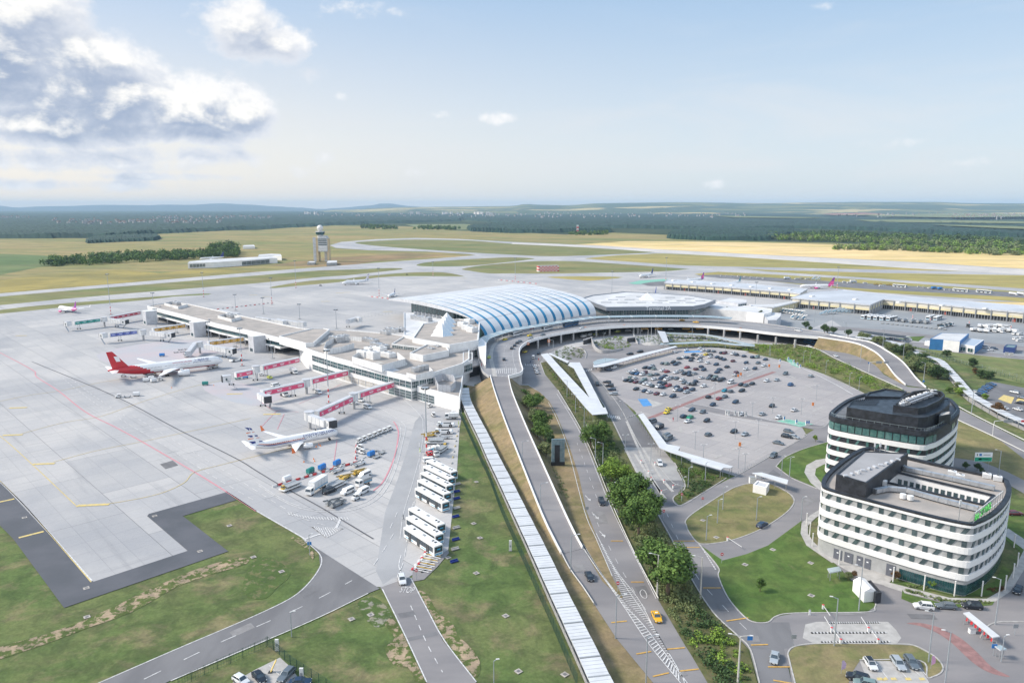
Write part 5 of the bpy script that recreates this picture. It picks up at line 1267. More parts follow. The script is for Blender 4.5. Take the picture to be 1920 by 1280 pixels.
# ---------------- aircraft ----------------
AW=mat('aircraft_white',(.80,.80,.81),.3,ns=.3,na=.04);ARED=mat('aircraft_red',(.52,.02,.03),.3);ANAVY=mat('aircraft_navy',(.02,.04,.22),.35)
AOR=mat('aircraft_orange',(.75,.18,.05),.35);APINK=mat('aircraft_pink',(.80,.10,.35),.35);APURP=mat('aircraft_purple',(.30,.06,.35),.35);AGREY=mat('aircraft_grey',(.42,.44,.47),.4,.2);TYRE=mat('tyre',(.02,.02,.022),.8);AWIN=mat('aircraft_window',(.05,.06,.09),.2);ABLUE=mat('aircraft_blue',(.05,.12,.5),.35)
def airliner(name,label,cat,group,px,rz,L,span,r,belly=None,fintail=None,fin=None,tipm=None,eng=None,rear=None,stripe=None,text=None,text2=None,finmark=None,prop=False,winglet=True):
 """local frame: nose at +X, x = 0 amidships, ground at z = 0"""
 root=empty(name);tag(root,label,cat,group);zc=r*1.0+(2.0 if L>50 else 1.25)*(L/60 if L<30 else 1)
 st=[(-.5,.12,.55),(-.47,.30,.45),(-.40,.58,.30),(-.30,.86,.10),(-.22,.98,0),(-.1,1,0),(.1,1,0),(.3,1,0),(.38,.99,0),(.42,.93,-.03),(.455,.78,-.10),(.48,.55,-.2),(.494,.28,-.3),(.5,.06,-.34)]
 st0=st;st=[]
 for i_ in range(len(st0)-1):
  for k_ in range(4 if i_ in(2,3,4,5,6,7)else 1):st.append(tuple(st0[i_][c_]+(st0[i_+1][c_]-st0[i_][c_])*k_/4 for c_ in range(3)))
 st.append(st0[-1])
 NR=24;rings=[]
 for fx,fr,up in st:
  rings.append([Vector((fx*L,math.sin(2*PI*i/NR)*r*fr,zc+up*r*.9-math.cos(2*PI*i/NR)*r*fr*1.03))for i in range(NR)])
 def fm(j,i):
  ang=min(i,NR-i)if i>=0 else 0
  fx=st[j][0]
  if rear and fx<-.30:return rear
  if belly and fx<.40 and ang<=(3 if fx>.1 else 3+max(0,.1-fx)*4+max(0,-.14-fx)*46):return belly
  return AW
 q=MB();q.loft(rings,mats=fm);fu=q.build('fuselage',parent=root,smooth=True)
 q=MB();n=int(L*.72/.75)
 for s in(-1,1):
  for k in range(n):
   x=-.33*L+k*.75
   if abs(x+.05*L)<1 or abs(x-.2*L)<.8:continue
   th=math.radians(103);y=s*math.sin(th)*r*1.006;z=zc-math.cos(th)*r*1.035
   q.box(x,y,z-.2,.28,.06,.38,AWIN)
 q.build('cabin_windows',parent=root)
 q=MB();
 for s in(-1,1):q.add([(.462*L,s*r*.28,zc+r*.60),(.462*L,s*r*.60,zc+r*.34),(.476*L,s*r*.52,zc+r*.14),(.479*L,s*r*.06,zc+r*.30),(.470*L,s*.04,zc+r*.56)],[(0,1,2,3,4)]if s<0 else[(4,3,2,1,0)],AWIN)
 q.build('cockpit_glass',parent=root)
 wr=L*.17;tipx=-.10*L-(.0 if prop else .04*L);zw=zc-r*.55 if not prop else zc+r*.95
 for s in(-1,1):
  q=MB();secs=[(0,.12*L,wr*1.02,.16),(.14,.075*L,wr*.78,.12),(.38,.0,wr*.50,.09),(.93,tipx*1.0,wr*.20,.06),(1.,tipx*1.12,wr*.12,.05)]
  if prop:secs=[(0,.03*L,wr*.6,.13),(.5,.025*L,wr*.5,.1),(1,.0,wr*.3,.07)]
  rr=[]
  for f,lx,ch,tk in secs:
   y=s*(r*.4+(span/2-r*.4)*f);z=zw+(0 if prop else f*span*.045);h=ch*tk
   rr.append([Vector((lx,y,z)),Vector((lx-ch*.3,y,z+h*.6)),Vector((lx-ch*.7,y,z+h*.35)),Vector((lx-ch,y,z)),Vector((lx-ch*.7,y,z-h*.2)),Vector((lx-ch*.3,y,z-h*.4))])
  q.loft(rr,AW)
  w=q.build('wing',parent=root)
  if winglet and not prop:
   q=MB();y=s*span/2;z=zw+span*.045;lx=tipx*1.12;c=wr*.16
   q.loft([[Vector((lx+.3,y-s*.1,z-.1)),Vector((lx-c*.5,y+s*.12,z-.1)),Vector((lx-c*1.2,y-s*.1,z-.1))],[Vector((lx-c*.9,y+s*.5,z+L*.058)),Vector((lx-c*1.2,y+s*.58,z+L*.058)),Vector((lx-c*1.5,y+s*.5,z+L*.058))]],tipm or AW);q.build('winglet',parent=w)
   # engine
  ey=s*span*(.17 if L>50 else .16);er=r*(.62 if L>50 else .52);ex=.10*L if not prop else .09*L;ez=zw-er*.75 if not prop else zw-.1
  if prop:er=r*.42;ey=s*span*.15
  q=MB();el=L*.085;prof=[(el*.55,.86),(el*.5,1.0),(el*.2,1.08),(-el*.2,1.0),(-el*.5,.72),(-el*.62,.5)]
  q.loft([[Vector((ex+a,ey+math.cos(2*PI*i/14)*er*b_,ez+math.sin(2*PI*i/14)*er*b_))for i in range(14)]for a,b_ in prof],eng or AW)
  q.cyl((ex+el*.54,ey,ez),(ex+el*.57,ey,ez),er*.74,None,14,TYRE);q.beam((ex-el*.1,ey,ez+er*.7),(ex-el*.4,ey,zw+.2),er*.3,AW,er*1.2)
  q.build('engine',parent=root,smooth=False)
  if prop:q=MB();[q.beam((ex+el*.65,ey,ez),(ex+el*.65,ey+math.cos(a)*1.9,ez+math.sin(a)*1.9),.12,TYRE,.25)for a in(0,1.05,2.1,3.14,4.19,5.24)];q.build('propeller',parent=root)
  q=MB();hz=zc+r*.42 if not prop else zc+r*.5+L*.17;sx=-.405*L;sp=span*.19
  q.loft([[Vector((sx,s*r*.15,hz)),Vector((sx-L*.035,s*r*.15,hz+.25)),Vector((sx-L*.085,s*r*.15,hz))],[Vector((sx-L*.055,s*sp,hz+.5)),Vector((sx-L*.07,s*sp,hz+.6)),Vector((sx-L*.088,s*sp,hz+.5))]],AW);q.build('tailplane',parent=root)
 fh=L*(.165 if L>50 else .20)
 q=MB();fm_=fin or AW
 def finsec(t):
  x0=-.315*L-(.135*L)*t;ch=L*(.145-.095*t);z=zc+r*.55+fh*t;w=r*.12*(1-.6*t);return[Vector((x0,0,z)),Vector((x0-ch*.35,w,z)),Vector((x0-ch,0,z)),Vector((x0-ch*.35,-w,z))]
 q.loft([finsec(0),finsec(.5),finsec(1)],fm_);fo=q.build('fin',parent=root)
 q=MB()
 if finmark=='tile':
  for s in(-1,1):q.add([Vector((-.39*L,s*r*.13,zc+r*.55+fh*.42)),Vector((-.425*L,s*r*.13,zc+r*.55+fh*.42)),Vector((-.443*L,s*r*.11,zc+r*.55+fh*.72)),Vector((-.405*L,s*r*.11,zc+r*.55+fh*.72))],[(0,1,2,3)]if s>0 else[(3,2,1,0)],AW);
 elif finmark=='wave':
  for s in(-1,1):
   for k,(m,t,hb)in enumerate([(ANAVY,.80,.20),(AOR,.66,.05),(ANAVY,.42,.12),(AOR,.32,.05),(ANAVY,.05,.16)]):
    a=finsec(t);b_=finsec(min(1,t+hb));o_=Vector((0,s*.06+s*r*.11*(1-.6*t),0))
    q.add([a[0]+o_*.6,Vector((a[2].x+(0 if k%2 else L*.03),0,a[2].z))+o_*.6,b_[2]+o_*.6,(a[0]+b_[0])/2+o_*.6],[(0,1,2,3)]if s>0 else[(3,2,1,0)],m)
 elif finmark=='split':
  for s in(-1,1):a=finsec(.0);b_=finsec(.55);o_=Vector((0,s*(r*.12+.04),0));q.add([a[0]+o_,a[2]+o_,b_[2]+o_,b_[0]+o_],[(0,1,2,3)]if s>0 else[(3,2,1,0)],APINK)
 if q.v:q.build('fin_marking',parent=fo)
 for x,y in((.40*L,0),(-.03*L,-span*.085),(-.03*L,span*.085)):
  q=MB();q.cyl((x,y,zc-r*.8),(x,y,.5),.16,None,8,AGREY);w_=.55 if L>50 else .45
  for dy in(-.4,.4):
   for dx in((-.6,.6)if(L>50 and y)else(0,)):q.cyl((x+dx,y+dy-.18,w_),(x+dx,y+dy+.18,w_),w_,None,12,TYRE)
  q.build('landing_gear',parent=root)
 if stripe:
  for m,th0,th1,x0,x1 in stripe:
   q=MB()
   for s in(-1,1):
    N=24
    for k in range(N):
     t0,t1=k/N,(k+1)/N
     def sp_(t,th):
      x=(x0+(x1-x0)*t)*L;a=math.radians(th+(28*(max(0,.25-t)/.25)**1.5));f=1.0
      for u in range(len(st)-1):
       if st[u][0]<=x/L<=st[u+1][0]:w_=(x/L-st[u][0])/(st[u+1][0]-st[u][0]);f=st[u][1]+(st[u+1][1]-st[u][1])*w_;up=st[u][2]+(st[u+1][2]-st[u][2])*w_
      return Vector((x,s*math.sin(a)*(r*f+.03),zc+up*r*.9-math.cos(a)*(r*f*1.03+.03)))
     w=1-.6*abs(t0-.3);q.add([sp_(t0,th0),sp_(t1,th0),sp_(t1,th0+(th1-th0)*w),sp_(t0,th0+(th1-th0)*w)],[(0,1,2,3)]if s<0 else[(3,2,1,0)],m)
   q.build('body_stripe',parent=root)
 for tx in(text,text2):
  if not tx:continue
  body,size,m,xs,th0=tx
  for s in(-1,1):
   me=text_mesh(body,size,m)
   for v_ in me.vertices:
    x,y=v_.co.x,v_.co.y;a=math.radians(th0)+y/r;v_.co=Vector((xs*L+(x if s<0 else-x),s*math.sin(a)*(r+.035),zc-math.cos(a)*(r*1.03+.04)))
   o=bpy.data.objects.new('lettering',me);COL.objects.link(o);o.parent=root
 root.location=G(*px);root.rotation_euler=(0,0,rz);return root
def mid(a,c):return(PJ((G(*a)+G(*c))/2))
hA=HD((200,716),(422,688))
airliner('airliner','long white airliner with red tail and red belly parked at the pier','airliner',None,mid((200,716),(422,688)),hA,62.8,60,2.95,belly=ARED,fin=ARED,finmark='tile',rear=ARED,winglet=False,text=('上海航空',2.3,ANAVY,.29,112),text2=('SHANGHAI AIRLINES',1.15,ARED,.12,120))
hB=HD((462,856),(634,822))
airliner('airliner','white airliner with blue and orange striped tail parked nose to the jet bridge','airliner',None,mid((460,856),(636,821)),hB,38.5,35.8,1.95,fin=AW,finmark='wave',tipm=AOR,text=('smartwings.com',2.1,ANAVY,.265,112),stripe=[(ANAVY,92,80,-.40,.12),(AOR,105,95,-.38,.10)])
airliner('airliner','small white and pink airliner alone on the left of the apron','airliner',None,(128,585),HD((143,586),(112,581)),34,34,1.95,rear=APINK,fin=APURP,eng=APINK)
airliner('airliner','white taxiing jet with striped fin on the far apron left of the mast','airliner',None,(668,533),HD((685,531),(648,534)),40,34,1.95,fin=AW,finmark='wave')
airliner('airliner','white taxiing jet with dark tail on the far taxiway, right of the vaulted roof','airliner',None,(1212,520),HD((1230,516),(1195,521)),38,34,1.95,fin=ANAVY)
airliner('airliner','purple and pink tailed jet behind the thin end of the yellow pier','airliner',None,(1303,529),HD((1320,526),(1280,530)),38,34,1.95,fin=APURP,rear=APURP,finmark='split')
airliner('airliner','white jet with a green and blue tail behind the yellow pier','airliner',None,(1376,535),HD((1386,533),(1350,538)),34,30,1.8,fin=mat('aircraft_green',(.05,.25,.30),.4))
airliner('airliner','big white and pink jet with purple tail beyond the yellow pier','airliner',None,(1532,541),HD((1570,535),(1492,536)),44,34,2.,rear=APINK,fin=APURP,eng=APINK,finmark='split')
airliner('airliner','jet whose blue tail rises behind the flat terminal roof','airliner',None,(1222,559),HD((1234,553),(1215,560)),34,30,1.8,fin=ABLUE)
airliner('airliner','white jet with blue tail fin parked behind the far low buildings','airliner',None,(398,487),HD((416,485),(375,487)),46,34,2.,fin=ANAVY)
airliner('airliner','jet with dark blue tail at the tip of the vaulted roof','airliner',None,(735,556),HD((742,549),(722,557)),26,24,1.5,fin=ANAVY)
# ---------------- jet bridges ----------------
JW=mat('bridge_white',(.68,.69,.70),.5,ns=.4,na=.08);PINKB=mat('banner_pink',(.75,.08,.19),.5,ns=.2,na=.05);ORB=mat('banner_orange',(.62,.34,.05),.5,ns=.2,na=.05);REDB=mat('banner_red',(.55,.08,.12),.5);BLB=mat('banner_blue',(.12,.16,.50),.5);GRB=mat('banner_teal',(.03,.33,.28),.5)
def tunnel(root,a,c,za,zc_,w=2.9,h=2.9,banner=None,name='tunnel',marks=True):
 A,B_=G(*a,za),G(*c,zc_);d=(B_-A);L=d.length;dn=d.normalized();q=MB()
 q.beam(A,B_,w,JW,h);
 for i in range(int(L/3)+1):p=A+dn*min(L,i*3.);q.beam(p-dn*.1,p+dn*.1,w+.16,PANEL2,h+.16)
 q.beam(A+Vector((0,0,h/2+.08)),B_+Vector((0,0,h/2+.08)),w*.8,PANEL2,.1)
 t=q.build(name,parent=root)
 if banner:
  n=Vector((d.y,-d.x,0)).normalized()
  if n.dot(-A)<0:n=-n
  q=MB();u=Vector((0,0,1));o_=n*(w/2+.12);p0,p1=A+dn*L*.03,A+dn*L*.97
  q.add([p0+o_-u*h*.36,p1+o_-u*h*.36,p1+o_+u*h*.36,p0+o_+u*h*.36],[(0,1,2,3)]if n.cross(dn).z<0 or True else None,banner)
  b_=q.build('banner',parent=t)
  q=MB();o_=n*(w/2+.15)
  if banner is PINKB or banner is REDB:
   k=max(2,int(L/5.2))
   for i in range(k):
    c_=A+dn*L*(i+.5)/k
    if i%3==1:
     pts=[c_+o_+dn*math.cos(a_)*.8+u*math.sin(a_)*.8 for a_ in[x*PI/6 for x in range(13)]]
     for j in range(12):q.beam(pts[j],pts[j+1],.14,SIGNW,.04)
     q.beam(c_+o_-dn*.3,c_+o_+dn*.3,.04,SIGNW,.5)
    else:
     for s_,l in((.3,1.5),(-.25,1.2)):q.beam(c_+o_-dn*l+u*s_,c_+o_+dn*l+u*s_,.04,SIGNW,.28)
  else:
   for i in range(1,int(L/4.5)):p=A+dn*L*i/int(L/4.5)+o_;q.beam(p-u*h*.45,p+u*h*.45,.5,BK,.06)
   for i in range(int(L/4.5)):p=A+dn*L*(i+.5)/int(L/4.5)+o_;q.beam(p-dn*1+u*.1,p+dn*1+u*.1,.04,SIGNW,.3)
  q.build('banner_print',parent=b_)
 return A,B_
def leg(root,x,y,z,wheels=True):
 g=G(x,y,z);q=MB()
 for s in(-.8,.8):q.cyl((g.x+s,g.y,.6),(g.x+s,g.y,z),.26,None,8,JW)
 q.box(g.x,g.y,.5,2.6,.5,.4,AGREY)
 if wheels:
  for s in(-1.2,1.2):q.cyl((g.x+s-.2,g.y,.5),(g.x+s+.2,g.y,.5),.5,None,12,TYRE)
 else:q.box(g.x,g.y,0,2.4,2.4,.4,CONC)
 q.build('support_leg',parent=root)
def cab(root,x,y,z,rz,glassm=None):
 g=G(x,y,z);q=MB();q.box(g.x,g.y,z-1.6,4.2,3.8,3.4,JW,rz);q.box(g.x+math.cos(rz)*2.2,g.y+math.sin(rz)*2.2,z-1.4,.9,3.6,3.1,DARK,rz);q.box(g.x,g.y,z+1.8,4.4,4.0,.2,PANEL2,rz)
 q.build('cabin',parent=root)
 q=MB();q.box(g.x,g.y-1.95,z-.6,2.2,.12,1.4,WIN_D,0);q.build('cabin_window',parent=root)
 q=MB();e=Vector((math.cos(rz-PI/2),math.sin(rz-PI/2),0))
 a=Vector((g.x,g.y,z-1.2))-e*2;c=Vector((g.x-math.cos(rz)*5,g.y-math.sin(rz)*5,.1))-e*2.4;q.beam(a,c,.9,AGREY,.15);q.beam(a+Vector((0,0,1)),c+Vector((0,0,1)),.06,AGREY);q.build('stairs',parent=root)
def rot(root,x,y,z,r=2.2):g=G(x,y,z);q=MB();q.cyl((g.x,g.y,z-1.8),(g.x,g.y,z+1.7),r,None,16,JW);q.cyl((g.x,g.y,z+1.7),(g.x,g.y,z+2.1),r*1.05,None,16,PANEL2);q.cyl((g.x,g.y,0),(g.x,g.y,z-1.8),.7,None,12,CONC);q.build('rotunda',parent=root)
def bridge(label,parts):
 z=6.;x0,y0=parts[0][1][:2]
 root=tag(empty('jet_bridge',G(x0,y0)),label,'jet bridge','jet bridges along the pier')
 for p in parts:
  k=p[0]
  if k=='t':tunnel(root,p[1],p[2],z,p[4]if len(p)>4 else z-.3,banner=p[3])
  elif k=='r':rot(root,*p[1],z)
  elif k=='l':leg(root,*p[1],z-1.2,p[2]if len(p)>2 else True)
  elif k=='c':cab(root,*p[1],z-.3,p[2])
 setp(root)
bridge('jet bridge with red banner and one teal arm, farthest along the pier',[('t',(262,586),(203,597),REDB),('r',(195,599)),('t',(187,599.5),(138,606),GRB),('c',(127,607),2.6),('l',(147,606)),('t',(205,600),(229,603),None),('c',(234,603.5),-.3),('l',(218,602)),('l',(230,594),False)])
bridge('jet bridge with orange banner and one blue-bannered arm',[('t',(347,610),(286,619),ORB),('r',(268,623)),('t',(257,622),(205,628),BLB),('c',(194,629),2.6),('l',(224,627)),('t',(283,624),(311,628),None),('c',(320,628.5),-.3),('l',(303,627)),('l',(330,613),False)])
bridge('jet bridge with an orange banner serving the red-tailed airliner',[('t',(457,635),(390,644),ORB),('r',(374,646)),('t',(367,645),(353,663),None,5.2),('t',(386,649),(426,657),None),('c',(434,658.5),-.3),('l',(420,656)),('l',(440,638),False)])
bridge('leftmost of three pink-bannered jet bridges, its cabin free',[('t',(560,674),(490,690),PINKB),('r',(480,692)),('t',(472,697),(441,703),PINKB),('c',(425,710),3.6),('l',(433,706)),('l',(478,698),True),('l',(498,690),False)])
bridge('middle one of three pink-bannered jet bridges',[('t',(651,698),(581,715),PINKB),('r',(574,717.5)),('t',(569,720),(491,737),PINKB),('t',(487,741),(496,747),None),('c',(500,748),-1.0),('l',(549,726)),('l',(590,715),False),('l',(492,744))])
bridge('nearest pink-bannered jet bridge reaching the airliner with striped tail',[('t',(740,719),(670,741),PINKB),('r',(663,744)),('t',(658,747),(592,777),PINKB),('r',(580,779)),('t',(582,783),(612,794),None),('c',(620,794),-.9),('l',(640,757)),('l',(690,738),False),('l',(596,788))])
for x,y,s in[(425,600,1),(455,603,-1),(490,604,1),(520,607,1),(548,612,-1)]:pass
for i,(a,c,d)in enumerate([((412,583),(440,590),(448,592)),((480,597),(520,603),(534,606)),((519,601),(560,607),(572,608)),((652,603),(668,598),(676,600))]):
 root=tag(empty('jet_bridge',G(*a)),['grey jet bridge behind the middle of the pier roof','grey jet bridge behind the pier roof with a dark glazed tail','pale jet bridge on the far side of the pier, right','short bridge on the far side of the terminal plant'][i],'jet bridge','jet bridges along the pier')
 tunnel(root,a,c,6,5.6,3.2);tunnel(root,c,d,5.6,5.6,3.6,3.6);leg(root,*a,4.6);setp(root)
 # ---------------- vehicles ----------------
def paint(n,c,r=.3):return mat('car_paint_'+n,c,r,.15,ns=2.,na=.03,coord='obj')
PC={'w':paint('white',(.70,.71,.73)),'s':paint('silver',(.38,.42,.46)),'g':paint('grey',(.13,.16,.19)),'k':paint('black',(.022,.028,.04)),'n':paint('navy',(.025,.05,.10)),'r':paint('red',(.32,.035,.045)),'m':paint('maroon',(.14,.03,.045)),
'b':paint('blue',(.03,.12,.30)),'t':paint('turquoise',(.02,.30,.42)),'e':paint('green',(.02,.33,.17)),'y':paint('taxi_yellow',(.78,.60,.04)),'o':paint('orange_yellow',(.80,.45,.03)),'l':paint('lime',(.60,.66,.08)),'c':paint('teal_grey',(.20,.28,.28))}
CN={'w':'white','s':'silver','g':'grey','k':'black','n':'dark navy','r':'red','m':'maroon','b':'blue','t':'turquoise','e':'green','y':'yellow taxi','o':'deep yellow','l':'lime','c':'grey-green'}
CGL=mat('car_glass',(.03,.045,.06),.12,.1,ns=1.5,na=.2,col2=(.06,.085,.11),spec=.8,coord='obj');RIM=mat('wheel_rim',(.35,.36,.38),.35,.6,coord='obj');LAMP=mat('headlamp',(.75,.78,.8),.15,coord='obj');TAILL=mat('tail_lamp',(.45,.02,.02),.3,coord='obj');TRIM=mat('dark_trim',(.03,.03,.035),.7,coord='obj')
KINDS={ # length, width, body height scale, cabin stations x (front base, roof front, roof rear, rear base), roof z, belt
'saloon':(4.6,1.8,(1.0,.28,-.95,-1.65),1.43,.93),'hatch':(4.15,1.77,(1.05,.35,-1.45,-1.95),1.48,.95),
'suv':(4.6,1.88,(1.0,.38,-1.75,-2.2),1.72,1.08),'estate':(4.8,1.82,(1.0,.28,-1.8,-2.3),1.48,.95),'van':(5.2,1.98,(1.95,1.3,-2.4,-2.55),2.0,1.12)}
def car_parts(kind,body,glass,wheel_fn,lamps=True):
 L,Wd,cs,rz_,belt=KINDS[kind];h=L/2;w=Wd/2;b0=.26
 hood=belt-.06 if kind!='van' else belt
 tail=belt if kind!='saloon' else belt-.02
 st=[(h,.60*w/.9,.42,.62),(h-.10,.82*w/.9,.24,.72),(h-.45,.88*w/.9,.22,hood-.08),(cs[0],w,.20,belt-.01),(0,w,.20,belt),(cs[3],w*.99,.20,tail),(-h+.18,.86*w/.9,.26,tail-.03),(-h,.74*w/.9,.38,tail-.16)]
 rings=[[Vector((x,-ww*.9,zb)),Vector((x,-ww,zb+.16)),Vector((x,-ww,zt-.16)),Vector((x,-ww*.9,zt)),Vector((x,ww*.9,zt)),Vector((x,ww,zt-.16)),Vector((x,ww,zb+.16)),Vector((x,ww*.9,zb))]for x,ww,zb,zt in st]
 body.loft(rings,PC['w']if body.pm is None else body.pm)
 x0,x1,x2,x3=cs;tw=w*.74;bwid=w*.90;z0=belt-.02
 r=lambda x,z,ww:(Vector((x,-ww,z)),Vector((x,ww,z)))
 F0,F1,R1,R0=r(x0,z0,bwid),r(x1,rz_-.04,tw),r(x2,rz_-.04,tw),r(x3,z0,bwid)
 glass.add([F0[0],F0[1],F1[1],F1[0]],[(0,1,2,3)],CGL);glass.add([R0[1],R0[0],R1[0],R1[1]],[(0,1,2,3)],CGL)
 for s in(0,1):
  v=[F0[s],F1[s],R1[s],R0[s]];glass.add(v,[(0,1,2,3)]if s==0 else[(3,2,1,0)],CGL)
 pm=PC['w']if body.pm is None else body.pm
 rf=[Vector((x1+.05,-tw-.03,rz_-.05)),Vector((x1+.05,tw+.03,rz_-.05)),Vector((x2-.05,tw+.03,rz_-.05)),Vector((x2-.05,-tw-.03,rz_-.05))]
 body.add(rf+[Vector((p.x*.92+(x1+x2)*.04,p.y*.88,rz_))for p in rf],[(4,5,6,7),(0,1,5,4),(1,2,6,5),(2,3,7,6),(3,0,4,7)],pm)
 for s in(0,1):
  for a,c in((F0[s],F1[s]),(R0[s],R1[s])):body.beam(a,c,.09,pm,.07)
  for t in((.42,.78)if kind!='van' else(.28,.62)):
   a=F0[s].lerp(R0[s],t);c=F1[s].lerp(R1[s],max(0,min(1,(a.x-x1)/(x2-x1))));body.beam(a,c,.07,pm,.05)
 body.box(h-.02,0,.34,.06,w*1.1,.2,TRIM);body.box(-h+.02,0,.30,.06,w*1.3,.16,TRIM)
 for s in(-1,1):body.box(x0-.25,s*(w+.08),belt-.02,.18,.2,.14,pm);body.box(-h+.05,s*w*.68,belt-.30,.06,.28,.16,TAILL)
 for x in(h-.85,-h+.85):
  for s in(-1,1):wheel_fn(x,s*(w-.1))
def wheel_into(q,x,y,r=.33,wd=.22):
 q.cyl((x,y-wd/2,r),(x,y+wd/2,r),r,None,12,TYRE);q.cyl((x,y-wd/2-.01,r),(x,y+wd/2+.01,r),r*.55,None,8,RIM)
FARCAR={};NEARCAR={}
def set_paint(o,pm):
 for i,s in enumerate(o.material_slots):
  if o.data.materials[i]is PC['w']:s.link='OBJECT';s.material=pm
def far_car(kind,c,x,y,rz,label_stem,group,cat='car',z=0):
 if kind not in FARCAR:
  q=MB();q.pm=None;car_parts(kind,q,q,lambda X,Y:wheel_into(q,X,Y));o=q.build('car');FARCAR[kind]=o.data;bpy.data.objects.remove(o)
 o=bpy.data.objects.new('van' if kind=='van' else 'car',FARCAR[kind]);COL.objects.link(o)
 o.location=G(x,y,z)+Vector((0,0,.0 if z else .1));o.rotation_euler=(0,0,rz)
 set_paint(o,PC[c]);auto(o,label_stem,cat if kind!='van' else 'van',group,x);return o
def near_car(kind,c,x,y,rz,label,z=.06,roof=None,sign=False):
 root=empty('car');q=MB();q.pm=PC[c];gq=MB();W_=[]
 car_parts(kind,q,gq,lambda X,Y:W_.append((X,Y)))
 q.build('body',parent=root);gq.build('windows',parent=root)
 L,Wd=KINDS[kind][:2]
 for X,Y in W_:
  w=MB();w.cyl((X,Y-.11,.33),(X,Y+.11,.33),.33,None,16,TYRE);wo=w.build('wheel',parent=root)
  w=MB();w.cyl((X,Y-.125,.33),(X,Y+.125,.33),.2,None,10,RIM);w.build('rim',parent=wo)
 for s in(-1,1):w=MB();w.box(L/2-.13,s*Wd*.34,.60,.14,.36,.12,LAMP,-s*.25);w.build('headlight',parent=root)
 w=MB();w.box(L/2+.01,0,.40,.03,.5,.11,SIGNW);w.box(-L/2-.01,0,.55,.03,.5,.11,SIGNW);w.build('number_plate',parent=root)
 if roof:w=MB();w.box((KINDS[kind][2][1]+KINDS[kind][2][2])/2,0,KINDS[kind][3]+.005,KINDS[kind][2][1]-KINDS[kind][2][2]-.05,Wd*.66,.02,roof);w.build('roof_panel',parent=root)
 if sign:w=MB();w.box(-.2,0,KINDS[kind][3],.25,.6,.16,SIGNW);w.build('taxi_sign',parent=root)
 root.location=G(x,y,z);root.rotation_euler=(0,0,rz);tag(root,label,'car');return root
hP=math.radians(46.8+180);rc=random.Random(11)
# car park: crops of the photo (origin, scale), x,y,colour[,kind]
LOT1="""1330,135w 1580,140w 1160,168w 1300,240w 1550,225w 1690,235w 1535,300w 1650,325w 485,468w 565,445w 670,500w 560,555w 845,570w 1035,575w 1270,580w 715,640w 775,655w 910,685w 780,765w 985,800w 1175,470w 975,440w 1560,550w 1590,675w 1175,735w 1335,765s 1110,550s 820,370s 1455,485s 1260,445s 500,550c 850,415c
1440,205k 1500,215g 1700,205k 1745,155g 1860,175k 1910,180m 1665,150g 1230,260g 1345,250n 1425,255k 1405,290n 1535,270k 980,335g 1045,340c 1135,320k 1215,325g 1170,350n 1780,350n 1560,385n 1595,430n 715,400k 785,405n 1480,420m 1305,490k 1375,470n 1380,508n 710,475m 540,485n 600,490b 800,510c 890,500g 1010,525n 960,560n 1185,560g 430,590k 500,600k 580,615m 660,620g 700,580c 940,620n 995,640k 825,675g 980,695n 1305,625g 1380,640s 1445,650k 1475,605n 1190,690n 1330,705m 1245,740n 1425,730n 580,720k 705,750n 890,790m 1130,830n 1835,425n 1795,465n 1700,520k 1665,560g 1750,580k 1770,535c 1835,590k 1885,565n 1795,240n 1850,260k 1900,275n 1540,110w
1345,393r 1045,455r 1065,668r 1825,865r 1625,200y 1905,745t 1665,840k 1910,835g 1730,955n 1415,1035n 1580,1065g 1295,1130n 1390,1145e 1355,1205w 1640,1195k"""
LOT2="""270,190w 330,205n 440,225n 570,240n 635,240c 760,275n 275,298m 470,325n 650,325g 735,368w 185,385k 465,420w 600,412n 325,470m 300,510w 240,620wV 390,655k 465,665g 560,640k 775,595w 930,582s 1140,655bS 1060,490gS 1440,525s 240,755g 405,745k 310,915n 855,975k 1190,1035w 710,1095s 955,1150w 400,1095w"""
LOT3="""1185,605g 1565,560k 1730,600s 350,410gV 450,500kV 580,670gV 545,640gV"""
def zone(x,y):
 if y<667:return 'in the farthest car park row'
 if y>783-(x-1220)*.374:return 'in front of the red lane'
 if x<1215:return 'at the crowded left car park end'
 if x<1275:return 'in the left-centre car park rows'
 if x<1330:return 'in the middle car park rows'
 return 'in the right-hand car park rows'
VAR=['saloon','hatch','suv','estate','hatch','saloon']
for(ox,oy,data)in((1120,640,LOT1),(1340,640,LOT2),(1180,740,LOT3)):
 for tok in data.split():
  kd=None
  if tok[-1]in 'VS':kd={'V':'van','S':'suv'}[tok[-1]];tok=tok[:-1]
  c=tok[-1];a_,b_2=tok[:-1].split(',');x,y=ox+float(a_)/8,oy+float(b_2)/8+1.0
  kd=kd or rc.choice(VAR)
  if c=='y':kd='saloon'
  flip=PI if rc.random()<.35 else 0;turn=0
  st_=CN[c]+(' van ' if kd=='van' else ' parked car ' if c!='y' else ' parked ')+zone(x,y)
  far_car(kd,c,x,y,hP+flip+rc.uniform(-.04,.04)+(-1.5 if(x,y)==(1520,706.6)else 0),st_,'cars parked in the big car park')
